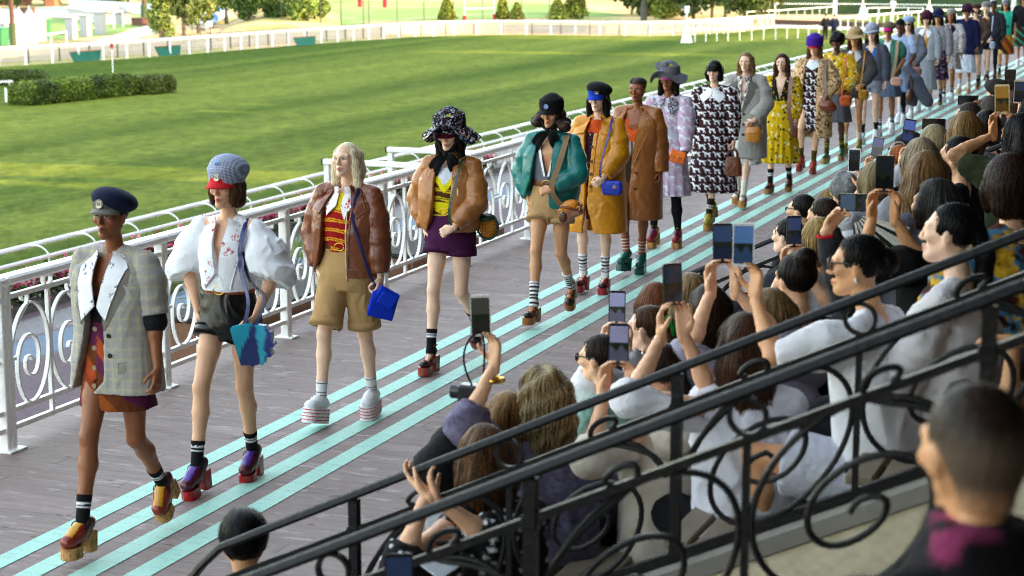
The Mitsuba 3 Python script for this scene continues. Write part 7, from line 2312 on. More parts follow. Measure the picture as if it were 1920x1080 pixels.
GOLDSH = ('oxford', ['#7a6a1c', '#84721e', '#7a6a1c', '#7a6a1c'])
far_model('model with curly black hair in yellow floral top, half hidden behind the snake coat', 1567, 26.75, skin='deep', top=floral('#c8a010', ['#15120e', '#e4dcae'], 700, .018, 2), hem=-.02, bottom=('skirt', '#5c5c66', .42), hair=('afro', '#120e0d', .2), shoe=('sandal', ['#0e6a4a', '#2a5a34', '#a88a5c', '', 'cork']), sock=('#3a3414', '#8a8a2a'), bag=('orange bag below the snake print coat', '#b8501a', (.09, .05, .08), None))
far_model('model in wide tan hat with orange visor, grey cropped jacket and brown pleated shorts', 1601, 27.9, skin='tan', top='#4c4a4e', open_=.12, hem=.06, wide=.25, inner=lambda V: horse(V, '#14182a', '#c8ccd8', .10, .08), bottom=('shorts', '#453c38', .32), hat='bucket', hatc='#a08866', brimr=.24, visor='#c8620c', hair=('long', '#4a2e1c', .22), shoe=GOLDSH, sock=('#d8d0bc',), collar='#c4c4c8', bag=('small mustard bag on a thin yellow strap', '#a8761c', (.075, .05, .08), None))
far_model('model in pale grey floppy hat, blue shirt and grey shorts', 1633, 29.6, top='#484c5a', open_=.13, inner='#2a62b4', hem=.0, bottom=('shorts', '#8a90a0', .42), hat='bucket', hatc='#8c92a2', hair=('long', '#2a201c', .2), shoe=('sneaker', ['#dcdee4', '#e0e2e6', '#dfe0e4']), sock=('#101014',), left_up=False)
far_model('model in khaki cap with magenta visor and green knit shirt', 1664, 30.9, skin='brown', top=lambda V: np.where((np.abs(V[:, 0]) < .05)[:, None], C('#dfe4e8'), C('#3f7464')), sl=-.2, hem=.0, bottom=('skirt', '#56657e', .36), hat='newsboy', hatc='#6a6250', visor='#b81a80', shades=True, hair=('short', '#1a1210', .1), bag=('pale pink saddle bag on a wide striped strap', '#c89a8c', (.10, .05, .075), '#8a7458'), sock=('#3a3a44', '#d0d0d8'))
far_model('model in black cap, pale blue blouse and dark stockings with a jacket over her arm', 1686, 32.6, skin='deep', top='#9fb0d4', sl=-.1, hem=.0, bottom=('skirt', '#7f98c4', .40), hat='cap', hatc='#0e0e12', hair=('short', '#0e0b0b', .1), tights='#121318', sock=('#6a7280', '#c8ccd4'), left_up=True)
far_model('model in pale blue cap, dark glasses and grey blazer over a white shirt', 1701, 33.6, top='#787e8c', open_=.09, inner='#d8dce8', bottom=('shorts', '#6a7080', .5), hat='newsboy', hatc='#8fa4c4', shades=True, hair=('long', '#3a261c', .24), bag=('two tone pink and brown bag on a wide taupe strap', '#9a7064', (.11, .06, .08), '#6e5c50'), sock=('#c0c4cc',))
far_model('model in burgundy hat, gold top and long pale grey skirt', 1735, 36.0, top='#9298a2', open_=.13, inner=lambda V: np.where((V[:, 0] > -.02)[:, None], C('#a8792c'), C('#4a3218')), bottom=('skirt', '#8d929c', .60), hat='bucket', hatc='#40182c', brimr=.155, hair=('bob', '#2c1c14', .2), belt='#4a2c1c', sock=('#d0d0d4', '#8a4a3a'), left_up=False, collar='#dfe4ec')
far_model('model in navy floppy hat and purple floral dress', 1757, 37.1, skin='tan', top='#8e8e96', hem=.08, bottom=('skirt', floral('#241428', ['#b8a4bc', '#7c5a80'], 500, .018, 4), .48), hat='bucket', hatc='#121a3c', brimr=.2, hair=('long', '#1a1412', .2), shoe=('sandal', ['#2a201e', '#14121a', '#8a6a48', '', 'cork']), sock=('#101014', '#d0d0d4'), left_up=False)
far_model('model in grey cap and white floral suit with tan belt', 1781, 38.2, skin='brown', top=floral('#c8c4c8', ['#4a3a44', '#7a6870'], 700, .014, 5), hem=-.02, bottom=('skirt', floral('#c8c4c8', ['#4a3a44', '#7a6870'], 500, .014, 6), .34), hat='newsboy', hatc='#8c8a84', hair=('long', '#241a16', .2), belt='#7a4a2c', stride=.06, sock=('#1c1a1e', '#d0d0d4'), left_up=False, collar='#16141c')
far_model('model in plum hat, navy blazer and white printed skirt', 1811, 40.6, skin='brown', top='#10153c', hem=-.18, wide=.255, bottom=('skirt', floral('#ccd4e0', ['#7c8cae', '#a4aec4'], 300, .02, 7), .56), hat='bucket', hatc='#34142e', brimr=.185, hair=('short', '#14100e', .1), shoe=('oxford', ['#c8b098', '#d0b89c', '#b89068', '#c8b098']), sock=('#d0d4dc', '#3a4a8a'), left_up=False)
far_model('model in brown checked cap and grey suit, right of the navy blazer', 1828, 41.8, top='#4c3a34', open_=.08, inner='#9a9aa2', bottom=('shorts', '#4c4e62', .5), hat='newsboy', hatc='#4a3226', hair=('bob', '#3a241a', .2), shoe=('sandal', ['#1e1c20', '#14121a', '#8a6a48', '', 'cork']), sock=('#101014', '#d0d0d4'))
far_model('model in grey cap and autumn argyle knit', 1847, 43.2, top='#2c2e38', open_=.11, inner=argyle, hem=.0, bottom=('shorts', '#101014', .4), hat='newsboy', hatc='#78777c', hair=('short', '#3a2a20', .1), shoe=('sandal', ['#6a3420', '#15131a', '#8a5a38']), sock=('#101014', '#d0d0d4'), bag=('small white and blue bag by the argyle models', '#a8b8d0', (.06, .03, .09), None))
far_model('model in dark suit partly hidden behind the argyle models', 1861, 45.2, skin='deep', top='#24262e', hem=-.1, bottom=('skirt', '#24262e', .3), hat='cap', hatc='#2a2c34', hair=('short', '#0e0c0c', .1), tights='#1a1b22', shoe=('oxford', ['#5a1e1c', '#5a1e1c', '#3a1412', '#5a1e1c']), left_up=False)
p = far_model('model in grey cap, turquoise vest and argyle skirt', 1884, 46.3, skin='tan', top=lambda V: np.where((np.abs(V[:, 0]) < .17)[:, None], C('#2aa68a'), C('#15161c')), sl=-.3, hem=.0, bottom=('skirt', argyle, .46), hat='cap', hatc='#6a6a74', visor='#6a6a74', hair=('long', '#3a281e', .2), shoe=('sandal', ['#2a2624', '#15131a', '#8a8448']), sock=('#101014', '#d0d0d4'), belt='#5a3418', stride=.1, left_up=False)
for x in (-.07, -.02, .03, .08):
    p.patch('chest_figure', [(x, .17), (x + .03, .17), (x + .035, .20), (x + .02, .24), (x - .005, .22)], [(.0, .235, .155), (.10, .225, .145), (.25, .23, .15), (.39, .228, .132)], .014, .006, 'plain_cloth', C('#101014'))
far_model('model in red cap, black top and dark check skirt, cut off by the right edge', 1918, 51.0, skin='brown', top='#101014', hem=.0, bottom=('skirt', lambda V: np.where((np.mod(V[:, 0] * 4 + V[:, 2] * 5, 1) < .3)[:, None], C('#0e7a5c'), C('#2c1a14')), .50), hat='cap', hatc='#7a1424', hair=('bob', '#14100e', .2), stride=.1, left_up=False)

# the grey jacket carried over an arm, and its bag
p = Person.__new__(Person)
X = solveX(1712, 32.2, .8)
k = thing('carried_jacket', 'grey jacket swinging from the arm of the model in pale blue', 'jacket')
sd = Sdf().chain([(X - .10, 32.2, 1.02), (X + .05, 32.1, .80), (X + .28, 32.0, .50)], [.09, .13, .10], k=.05, flat=((0, 1, 0), .5)).box((X + .02, 32.2, .62), (.10, .05, .22), .04, R=roty(.2), k=.05)
V, F = sd.mesh(.014, .012, (9, 9, 9)); put('cloth', (V, F), 'cloth', True, parent=k, color=np.tile(C('#454b58'), (len(V), 1)))
V, F = Sdf().ell((X - .02, 32.05, .58), (.07, .06, .13), k=.02).mesh(.014)
k2 = thing('handbag', 'dark brown bag under the carried grey jacket', 'bag'); put('body', (V, F), 'leather', True, parent=k2, color=np.tile(C('#46281a'), (len(V), 1)))
put('strap', tube(spline([(X - .06, 32.05, .7), (X - .02, 32.0, .95), (X + .03, 32.05, .7)], 12), .012, 6), 'leather', True, parent=k2, color=np.tile(C('#46281a'), (12 * 6 + 2, 1)))

# white gate at the far end, dark box and the two standing men by the rail
gx = solveX(1882, 60, 1.0)
k = thing('white_gate', 'white gate frame at the far end of the runway', 'gate')
for dx in (-.35, .0, .28): put('post', boxm((gx + dx - .07, 60, 0), (gx + dx + .07, 60.14, 1.75)), 'white_paint', parent=k)
for z in (.12, .9, 1.7): put('rail', boxm((gx - 2.0, 60.03, z - .06), (gx + .4, 60.11, z + .06)), 'white_paint', parent=k)
for (px, py, lab, c1) in [(1547, 42, 'man in dark clothes standing by the far rail, left of the pair', '#1c2028'), (1563, 43, 'man in navy standing by the far rail, right of the pair', '#1a2240')]:
    w = G(px, py + 33); 
    p = Person(lab, w[0], w[1], z=ZG, rot=-150, lod=2, sole=.03, H=1.15 if False else 1.75, skin='light', feet=dict(R=(-.1, 0, 0, 0), L=(.1, .02, 0, 0)))
    p.body(hands=dict(L=((0, -.1, -1), (-1, 0, 0), .4, .4), R=((0, -.1, -1), (1, 0, 0), .4, .4)))
    p.torso('jacket', [(-.1, .21, .15), (.1, .2, .14), (.39, .225, .13), (.46, .19, .10), (.51, .08, .065)], 'cloth', tonal(c1), sleeves={'L': ([.08, .085, .06], .9), 'R': ([.08, .085, .06], .9)}, shoulder=(.05, .03, 0))
    p.legs_cloth('trousers', 'cloth', C('#14161c'), r=(.10, .085, .07, .06))
    p.hair('short', '#2a2420')
    for S in 'RL': p.shoe(S, 'oxford', ['#101010', '#101010', '#101010', '#101010'], plat=.02, heel=.03)

# ================================================================ THE SEATED AUDIENCE
def seat(label, px, py, D, rot, head=(0, 0, 0), hair=('long', '#4a3020', .3), top='#888888', bs='cloth', sl=.9, skin='light', arms=None, lod=None, strands=None, lean=(0, -.06), legs='#16161c', col2=None, wide=.215, specs=None, bare=False, topf=None, H=1.72, vol=1.0, collar=None, part=0.0, loose=0.0):
    """a seated onlooker: px, py, D say where the head is; arms {'L' or 'R': (wrist point, finger direction, palm normal, curl, thumb)} in world space"""
    lod = lod if lod is not None else (1 if D < 9.6 else 2)
    hc = atD(px, py, D); q = H / 1.78
    R = rotz(math.radians(rot))
    off = A([lean[0] * 1.2, lean[1] * 1.25 - .015, 0])
    zf = hc[2] - 1.225 * q
    o = hc - R @ (off * q); o[2] = zf
    inv = lambda w: ((A(w) - o) @ R) / q
    hands = dict(L=(.17, -.34, .62), R=(-.17, -.34, .62)); hh = {}
    for S, v in (arms or {}).items():
        hands[S] = tuple(inv(v[0])); hh[S] = (R.T @ unit(v[1]), R.T @ unit(v[2]), v[3], v[4])
    for S, g in (('L', 1), ('R', -1)):
        hh.setdefault(S, ((-g * .4, -1, -.1), (0, 0, -1), .4, .4))
    p = Person(label, o[0], o[1], z=zf, rot=rot, H=H, skin=skin, lod=lod, sole=.02, head=head, fine=1.5 if D < 4 else 1.0, pelvis=.50, lean=lean, sit=True, hands=hands, elbows=dict(L=(.8, .3, -.9), R=(-.8, .3, -.9)), feet=dict(L=(.13, -.42, 0, 0), R=(-.13, -.40, 0, 0)))
    p.body(hands=hh, legs='LR' if bare else '', core=bare)
    f = topf or tonal(top, .12, (14, 14, 7), p.seed)
    Rr = [(-.03, wide * (.98 + loose), .165 + loose * .1), (.10, wide * (.93 + loose), .155 + loose * .08), (.25, wide * .96, .155), (.38, wide, .138), (.44, wide * .86, .108), (.49, .125, .080), (.515, .072, .062)]
    p.torso('top', Rr, bs, f, sleeves={'L': ([.078, .088, .078, .066, .050], sl), 'R': ([.078, .088, .078, .066, .050], sl)}, shoulder=(.050, .015, .0), n=2.3, amp=.006, freq=(9, 9, 6), fold=(.019, (15, 15, 5)), sfold=(.014, (9, 9, 17)))
    if collar: p.torso('collar', [(.49, .085, .075), (.545, .066, .066)], bs, tonal(collar, .1), amp=.003)
    if bare: p.shorts('shorts', 'cloth', tonal(legs, .1), [(-.10, .20, .16), (.06, .185, .15)], .11, .75, flare=1.1)
    else:
        p.legs_cloth('trousers', 'cloth', C(legs), r=(.105, .090, .075, .06))
        p.torso('hips', [(-.12, .215, .19, 0, .02), (.03, wide * 1.03, .172, 0, .01)], 'cloth', C(legs), amp=.004)
    st, hcname, hl = hair
    if st: p.hair(st, hcname, length=hl, strands=strands if strands is not None else (1100 if D < 7.5 else (600 if lod < 2 else 330)), col2=col2, vol=vol, part=part)
    if bare:
        for S in 'LR': p.shoe(S, 'sandal', ['#6a4028', '#b88460', '#3a2418'], plat=.015, heel=.02)
    return p


def hold(px, py, D, roll=0.0, land=False, side=(1, -1), turn=0.0, drop=.105, tilt=0.0):
    """a phone at (px, py, D) turned towards its holder behind it, and the wrists of the hands that hold it"""
    c = atD(px, py, D); n = unit(A([CAM[0], CAM[1], CAM[2] - .6]) - c); n = unit(n + A([RIGHT[0], RIGHT[1], 0]) * turn + [0, 0, tilt])
    u = A([0, 0, 1.0]); u = unit(u - n * (u @ n)); w = np.cross(u, n)
    cr, sr = math.cos(roll), math.sin(roll); w, u = w * cr + u * sr, u * cr - w * sr
    R = np.stack([w, u, n], 1)
    ar = {}
    for S in side:
        g = 1 if S == 'R' else -1                          # holder looks the same way as we do: right hand on our right
        if land:
            wr = c + w * g * .125 - u * .085 - n * .01
            ar[S] = (wr, unit(-w * g * .55 + u * .8), unit(-w * g * .5 + n * .8), .55, .5)
        else:
            wr = c + w * g * .045 - u * (.075 + drop) - n * .012
            ar[S] = (wr, unit(u + w * g * .05), unit(n * .6 - w * g * .8), .45, .45)
    Rp = np.stack([u, -w, n], 1) if land else R
    return c, Rp, ar


def shot(label, px, py, D, screen='#2a4a7a', body='#141418', **kw):
    c, R, ar = hold(px, py, D, **kw)
    phone(c, R, label, screen, body)
    return ar


BLK = '#101014'
# nearest row of heads, left to right
seat('man with short black hair at the bottom left, below the handrail', 457, 1012, 6.75, -148, head=(0, 12, 0), hair=('short', '#0e0c0c', 0), top='#24261f', skin='tan', lod=1, vol=1.12, H=1.8)
w1, w2 = atD(812, 905, 6.25), atD(835, 890, 6.4)
ar = {'R': (atD(818, 935, 6.2), unit(A([-.35, .1, .9])), unit(A([.8, .5, .2])), .4, .3), 'L': (atD(800, 925, 6.2), unit(A([-.8, .3, .5])), unit(A([.5, .3, .9])), .3, .4)}
seat('woman with long brown hair in polka dot black dress', 905, 850, 6.45, -128, head=(0, 6, 0), hair=('long', '#6a4628', .27), col2='#3a2212', topf=lambda V: spots(V, ['#d8d8dc'], '#0c0c10', 420, .011, 3), arms=ar, sl=.25, skin='light')
seat('woman with honey blonde hair behind the polka dot dress', 950, 785, 7.0, -138, hair=('long', '#9c7442', .25), col2='#5c3e20', top='#16161a', head=(0, 4, 0), arms={'L': (atD(882, 775, 6.8), unit(A([-.2, .2, 1])), unit(A([.8, .3, 0])), .6, .5)})
k = thing('photo_camera', 'small black camera held up left of the honey blonde hair', 'camera')
c = atD(886, 738, 6.75)
put('body', chbox(c - [.05, .03, .035], c + [.05, .03, .035], .008), 'shine', parent=k, color=np.tile(C('#15151a'), (24, 1)))
m = trimesh.creation.cylinder(.026, .05, sections=18); m.apply_transform(trimesh.transformations.rotation_matrix(1.57, [0, 1, 0])); m.apply_translation(c + [-.06, .01, 0]); put('lens', m, 'shine', parent=k, color=np.tile(C('#1c1c22'), (len(m.vertices), 1)))
put('cord', tube(spline([c + [0, 0, .03], atD(872, 690, 6.7), atD(878, 640, 6.7), atD(898, 622, 6.7), atD(908, 660, 6.72), atD(905, 715, 6.75)], 40), .004, 5), 'cloth', True, parent=k, color=np.tile(C('#141216'), (40 * 5 + 2, 1)))
ar = shot('white cased phone held up in the left middle, mirror dark screen', 901, 592, 6.7, '#3a3a34', '#c8c8c8', side='R', roll=.03)
seat('woman with wavy ash blonde hair in purple grey knit cardigan', 1018, 740, 6.95, -146, head=(6, 2, 0), hair=('wavy', '#b09a70', .24), col2='#5e4c34', topf=lambda V: mixc('#77718c', '#3e3a4e', nz(V, (60, 60, 130), 4) * 1.6 - .3), arms={'L': ar['R']}, sl=.35, strands=1600, vol=1.06)
k = thing('bracelet', 'gold bangle on the raised wrist under the white cased phone', 'bracelet')
wv = ar['R'][0] - A([.0, 0, .055]); th = np.linspace(0, 6.283, 25)
put('bangle', tube(np.c_[wv[0] + .031 * np.cos(th), wv[1] + .031 * np.sin(th), np.full(25, wv[2])], .009, 7), 'gold', True, parent=k)
seat('person with short dark hair, dark glasses and mint top at the runway edge', 1123, 668, 8.0, -108, head=(6, 4, 0), hair=('bun', '#241814', .1), top='#8fb8ac', skin='light', specs=1).glasses()
ar = shot('dark phone held low in both hands, runway on its screen, left of the ponytail', 1160, 645, 6.75, '#7c7c9c', '#15151a', side='LR', roll=-.02)
seat('woman with dark ponytail in cream blouse', 1238, 690, 7.0, -122, head=(-2, 4, 0), hair=('ponytail', '#281a12', .34), top='#cfc6b8', arms=ar, sl=.3, loose=.08)
ar = shot('small phone with a ring hand behind it, left of the green ribbon', 1157, 577, 8.2, '#8a8cb0', '#1a1a20', side='LR')
p = seat('woman with brown ponytail tied with a green ribbon', 1212, 612, 8.35, -104, head=(4, 2, 0), hair=('ponytail', '#4c3018', .3), top='#c4c6cc', skin='pale', arms=ar)
V, F = Sdf().ell((0, .125, .03), (.03, .03, .045), k=.01).ell((.0, .15, -.01), (.02, .015, .05), k=.01).mesh(.008); p.add('ribbon', (p.hw(V), F), 'cloth', C('#1c7a2a'))
seat('person with auburn hair behind the green ribbon', 1226, 566, 9.4, -140, hair=('bob', '#6e3c20', .2), top='#2a2c34')
seat('woman with dark blonde hair between the raised phones', 1292, 552, 8.8, -135, hair=('long', '#8a7048', .22), col2='#3e2c1a', top='#b8b8c0')
seat('woman with dark brown hair beside the dark blonde one', 1325, 575, 8.3, -138, hair=('long', '#2c1c14', .25), top='#3a3c46')
ar = shot('slim dark phone seen edge on, held high over the auburn hair', 1262, 533, 6.55, '#26344e', '#18181c', side='LR', turn=.55)
seat('woman with long straight brown hair in white blouse, arms raised', 1393, 640, 6.6, -138, head=(0, 3, 0), hair=('long', '#4c2e1c', .42), col2='#26160e', top='#d0d0da', arms=ar, sl=.15, strands=1100, loose=.06)
ar = shot('dark phone with red record dot held upright in one hand', 1355, 456, 7.0, '#2a3a5c', '#15151a', side='LR', roll=.03)
seat('woman with ash blonde long hair in lilac grey top', 1440, 590, 7.2, -136, hair=('long', '#93794e', .30), col2='#4c3a24', top='#8a8698', arms=ar, sl=.1)
seat('woman with dark curly hair in a top bun and black top', 1490, 520, 7.5, -134, head=(0, 2, 0), hair=('topbun', '#1a1210', .1), top='#0e0e12', sl=-.3, strands=1000)
ar = shot('white phone held out at arm length on the right', 1394, 459, 6.35, '#4a6a9c', '#d4d4d8', side='R', roll=.0)
p = seat('woman with black hair bun, dark glasses and white shirt, arm stretched out', 1607, 492, 6.35, -100, head=(10, 4, 0), hair=('bun', '#0f0c0e', .1), top='#d4d4dc', skin='tan', arms={'L': ar['R']}, sl=-.05, bare=True, legs='#b8bac8', loose=.05, strands=1000, lean=(0, -.10), wide=.212)
p.glasses(r=.030)
m = trimesh.creation.icosphere(2)
for g in (1, -1): p.add('earring', (p.hw(m.vertices * [.006, .006, .012] + [g * .082, .014, -.048]), m.faces), 'shine', C('#d8d4cc'))
ar = shot('phone held beside the blonde bob', 1489, 434, 8.9, '#3a4c78', '#15161c', side='LR', turn=.3)
seat('woman with blonde bob in white tee', 1532, 447, 9.1, -128, head=(0, 3, 0), hair=('bob', '#bc9c5c', .2), col2='#6c5028', top='#c8ccd4', arms=ar, sl=-.3, strands=600)
seat('person with short black hair at the runway edge, behind the handrail', 1474, 440, 11.2, -108, hair=('short', '#0e0c0e', 0), top='#24262c', skin='pale')
p = seat('woman with long black hair in white linen shirt, face in profile', 1777, 432, 6.35, -106, head=(8, -2, 0), hair=('ponytail', '#0d0b10', .42), top='#d2d0d6', skin='pale', loose=.05, strands=900, wide=.208)
ar = shot('black phone held upright over the seated crowd', 1659, 326, 7.6, '#101820', '#0c0c10', side='LR')
seat('woman with dark greying hair and black tee, both arms raised', 1748, 380, 7.75, -118, head=(6, -2, 0), hair=('bob', '#3c3a3a', .2), col2='#1a1818', top='#0f1014', skin='tan', arms=ar, sl=-.2)
ar = shot('phone held sideways over the black bun, turf on its screen', 1606, 380, 7.7, '#3c5068', '#0e0e12', land=True, side='L')
seat('person hidden behind the black bun', 1652, 472, 8.2, -130, hair=('short', '#1a1414', 0), top='#26282e', arms=ar)
k = thing('bracelet', 'thin red cord on the wrist below the sideways phone', 'bracelet')
wv = ar['L'][0] - A([0, 0, .06]); put('cord', tube(np.c_[wv[0] + .03 * np.cos(th), wv[1] + .03 * np.sin(th), np.full(25, wv[2])], .006, 6), 'plain_cloth', True, parent=k, color=np.tile(C('#b01c24'), (25 * 6 + 2, 1)))
# hand fan
k = thing('hand_fan', 'open folding fan, dark green and white, above the black bun', 'fan')
c = atD(1600, 400, 7.9); ms, cs = [], []
e1 = unit(atD(1655, 455, 7.9) - c); e0 = unit(A([0, 0, 1.0]) - e1 * e1[2]); wv_ = np.cross(e1, e0)
for i in range(15):
    a0, a1 = -.15 - .62 + i * .088, -.15 - .62 + (i + 1) * .088
    d0, d1 = e1 * math.cos(a0) + e0 * math.sin(a0), e1 * math.cos(a1) + e0 * math.sin(a1)
    z = wv_ * (.006 if i % 2 else -.006)
    V = A([c + d0 * .04, c + d0 * .24 + z, c + d1 * .24 - z, c + d1 * .04])
    put('leaf', (np.vstack([V, V + wv_ * .002]), A([[0, 1, 2], [0, 2, 3], [4, 6, 5], [4, 7, 6]])), 'plain_cloth', parent=k, color=np.tile(C('#d8d8d4') if i % 3 else C('#14281e'), (8, 1)))
seat('person with grey curly hair', 1580, 357, 12.0, -132, hair=('afro', '#8c8c90', .1), top='#3a3c44', vol=.86)
p = seat('man with short dark hair and glasses at the runway edge', 1500, 392, 12.4, -104, hair=('short', '#1a1614', 0), top='#1c1e24', skin='light'); p.glasses('#1a1412', .022, 'glasses')
seat('man with close cropped brown hair beside the man in glasses', 1540, 402, 11.0, -112, hair=('short', '#2c1e18', 0), top='#2c3040', skin='light')
seat('person with dark blond bob behind the two men', 1553, 380, 13.0, -138, hair=('bob', '#8a6c3c', .1), top='#4a4c54')
ar = shot('white phone held up by a bare arm above the grey curly hair', 1602, 301, 11.6, '#1e2430', '#d8d8dc', side='R')
seat('person with fair swept hair under the white phone', 1636, 335, 11.4, -140, hair=('bob', '#8a7a58', .1), top='#b0b4bc', arms={'L': ar['R']}, sl=-.3)
ar = shot('dark blue phone held up beside the auburn bun', 1645, 277, 13.0, '#26306a', '#12131a', side='LR', turn=-.25, roll=-.12)
p = seat('woman with auburn hair and pearl headband', 1684, 297, 13.0, -132, hair=('bun', '#b0602a', .1), top='#c8ccd4', arms=ar, sl=.4)
t_ = np.linspace(-1.5, 1.5, 17); p.add('headband', (lambda m: (p.hw(m.vertices), m.faces))(tube(np.c_[.088 * np.sin(t_), np.full(17, .0), .036 + .10 * np.cos(t_)], .007, 6)), 'plain_cloth', C('#d8d0c4'))
p = seat('person in round black hat behind the auburn hair', 1704, 285, 14.2, -135, hair=('short', '#14100e', 0), top='#16161c'); p.crown('#0c0c10', 'bucket', z=.05, scale=1.2); p.brim('#0c0c10', z=.05, r0=.1, r1=.19, drop=.02, wave=.004)
seat('woman with long light brown hair, back of the head', 1732, 328, 8.0, -146, hair=('long', '#8c6a44', .28), col2='#4e3620', top='#5a5c68', strands=1000)
seat('person with pale blond layered hair', 1722, 296, 9.5, -138, hair=('bob', '#a8967a', .1), col2='#5e5040', top='#7c7e88', strands=600)
p = seat('man with short dark hair in navy jacket, face in profile', 1790, 290, 10.0, -106, head=(4, -3, 0), hair=('short', '#1a1414', 0), top='#12162a', skin='light', lod=1)
ar = shot('blue screened phone held in both hands in the middle distance', 1704, 245, 12.0, '#4a5ea4', '#12131a', side='LR', roll=-.15)
seat('person with grey blond tousled hair', 1748, 266, 11.4, -136, hair=('bob', '#a89a78', .1), col2='#6a5c44', top='#8a8c94', arms=ar, sl=.2, vol=1.05)
ar = shot('black phone held sideways over the tousled hair', 1751, 233, 12.2, '#0c0e14', '#0c0c10', land=True, side='R')
seat('woman with long fair brown hair in the middle distance', 1806, 243, 10.6, -142, hair=('long', '#8c6a3e', .25), col2='#4c3620', top='#24262e', arms={'R': ar['R']}, sl=.6)
seat('man with very short hair behind the sideways phone', 1812, 218, 13.6, -110, hair=('short', '#3a2c26', 0), top='#1c1e26', skin='light')
seat('person in black with dark hair, right of the fair brown hair', 1846, 236, 12.0, -130, hair=('bob', '#16110f', .1), top='#0e0f13')
ar = shot('dark phone held sideways high in the crowd', 1815, 188, 14.2, '#141c28', '#0c0c10', land=True, side='R')
seat('person with grey brown hair below the high sideways phone', 1850, 205, 14.2, -132, hair=('bob', '#5c5450', .1), top='#1a1c22', arms={'R': ar['R']}, sl=.3)
ar = shot('gold phone held up by a hand with a silver watch', 1879, 186, 9.6, '#8a6424', '#c8b48c', side='LR', roll=.05)
seat('woman with long black hair holding the gold phone', 1908, 250, 9.6, -126, hair=('long', '#100d0e', .3), top='#2e3420', arms=ar, sl=-.2, skin='tan')
ar = shot('black phone held upright at the far right', 1894, 150, 13.0, '#0a0c12', '#0a0a0e', side='R')
seat('person with brown hair behind the far right phones', 1900, 192, 13.6, -128, hair=('bob', '#4c3424', .1), top='#8c6a70', arms={'R': ar['R']}, sl=.5)
p = seat('person in flat dark cap in the far rows', 1868, 178, 16.0, -120, hair=('short', '#1a1614', 0), top='#2a2a2e'); p.crown('#24211e', 'newsboy')
ar = shot('phone with a pale edge at the right margin', 1912, 172, 12.0, '#1c2c48', '#b8a890', side='R')
seat('person with dark hair at the right margin', 1932, 205, 12.0, -120, hair=('bob', '#181212', .1), top='#c0b8c4', arms={'R': ar['R']}, sl=.6)
def paisley(V):
    a = nz(V, (11, 11, 11), 5); b = nz(V, (26, 26, 26), 6)
    c = mixc('#4a1a14', '#a8801c', (a > .5) * 1.0); c = np.where((np.abs(a - .5) < .05)[:, None], C('#3a6a8a'), c)
    return np.where((b > .62)[:, None], C('#c09a2a'), np.where((b < .36)[:, None], C('#1a1414'), c))
seat('woman with chin length dark brown hair in yellow paisley blouse', 1888, 345, 7.1, -142, head=(0, 4, 0), hair=('bob', '#341e16', .1), col2='#170d0a', topf=paisley, strands=1200, vol=1.16, loose=.1)
seat('person at the right margin, bare arm on the knee', 1985, 520, 6.2, -125, hair=('long', '#2a1a12', .3), top='#23181a', sl=-.5, skin='tan', arms={'L': (atD(1900, 640, 5.95), unit(A([-.8, -.2, .1])), unit(A([0, 0, -1])), .5, .4)}, bare=True)
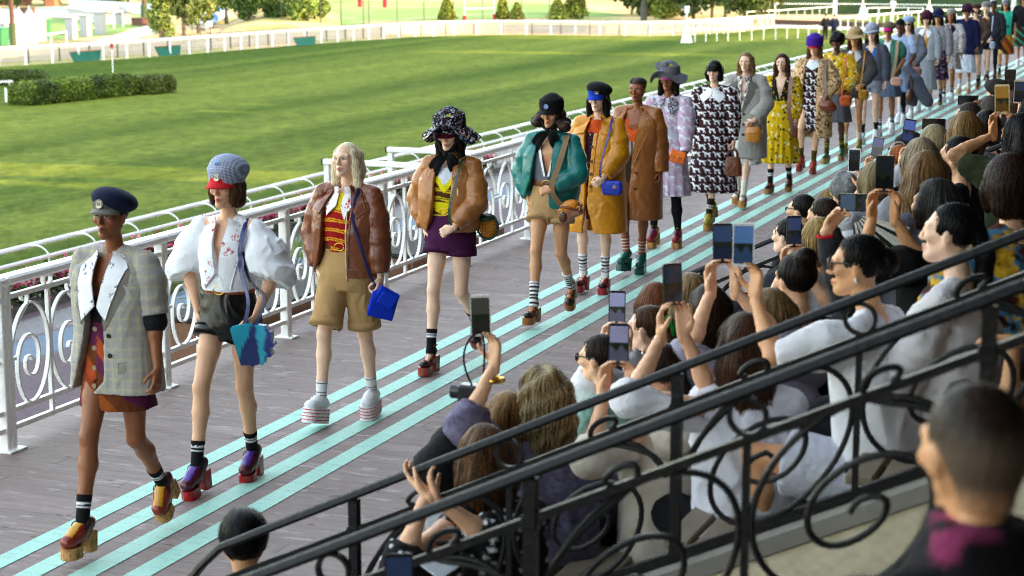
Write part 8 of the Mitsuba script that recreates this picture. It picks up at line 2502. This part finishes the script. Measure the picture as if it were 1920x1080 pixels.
# blurred man in the foreground
def flor33(V):
    return spots(V, ['#9a3a64', '#101014', '#0e0c12', '#7a2c54', '#101014', '#16241c'], '#0e0c12', 60, .045, 4)
p = seat('blurred man in the foreground with cropped dark hair, beard and black floral shirt', 1824, 838, 2.86, -150, head=(4, 4, 0), hair=(None, '', 0), topf=flor33, skin='tan', lod=0, sl=.4, H=1.80)
p.torso('collar', [(.40, .20, .125), (.48, .175, .115), (.53, .115, .10), (.575, .084, .088), (.625, .076, .082, 0, .01)], 'cloth', flor33, amp=.004)
def nape(P):
    x, y, z = P[..., 0], P[..., 1], P[..., 2]
    return np.where(y > .040, -.082 - z, np.where(y > -.02, np.maximum(-.018 - z, -.004 - z + 0 * y), -.040 * 0 - z + .9 * np.clip(-.02 - y, 0, .06)))
sd = Sdf().ell((0, .026, .036), (.078, .097, .084), k=.02).chain([(0, .06, .0), (0, .052, -.07)], [.060, .046], k=.03).cut(nape)
V, F = sd.mesh(.0045); V = V + vnorm(V, F) * (.003 * (meshkit.fbm(V * 200, 2) - .5))[:, None]
f1 = np.clip((V[:, 2] + .085 + np.where(V[:, 1] < .04, -.07, 0)) / .05, 0, 1); f2 = np.clip((V[:, 2] - .01) / .05, 0, 1)
p.add('hair', (p.hw(V), F), 'hair_fibre', mixc(mixc(p.skin * .7, C('#54463c'), f1), C('#221814'), f2 + .25 * (meshkit.fbm(V * 60, 2) - .5)))
sd = Sdf()
for g in (1, -1): sd.cone((g * .0505, .004, -.038), (g * .013, -.056, -.096), .0215, .0185, k=.02)
sd.ell((0, -.075, -.097), (.021, .019, .018), k=.02)
V, F = sd.mesh(.0045, .0015, (120, 120, 120)); p.add('beard', (p.hw(V), F), 'hair_fibre', mixc('#2c201a', '#5a4434', meshkit.fbm(V * 140, 2)))
# dark phone at the bottom edge, programme cards on the laps
c, R, ar = hold(748, 1092, 4.9, side='R'); phone(c, R, 'dark phone at the bottom edge, in front of the balustrade', '#22304e', '#101014')
for i, (px, py, D, lab) in enumerate([(838, 985, 6.35, 'white programme card by the polka dot dress'), (820, 1058, 6.0, 'white programme card at the bottom edge'), (1660, 880, 6.3, 'dark red folder with white edges on the bench')]):
    c = atD(px, py, D); k = thing('programme_card' if i < 2 else 'folder', lab, 'card' if i < 2 else 'folder')
    Rm = rotz(.5 + i) @ rotx(.5)
    m = chbox((-.07, -.05, 0), (.07, .05, .004), .001) if i < 2 else chbox((-.14, -.1, 0), (.14, .1, .03), .003)
    put('sheet' if i < 2 else 'cover', trimesh.Trimesh(m.vertices @ (Rm if i < 2 else rotz(.3)).T + c, m.faces, process=False), 'plain_cloth', parent=k, color=np.tile(C('#d0d8dc') if i < 2 else C('#2e1216'), (len(m.vertices), 1)))
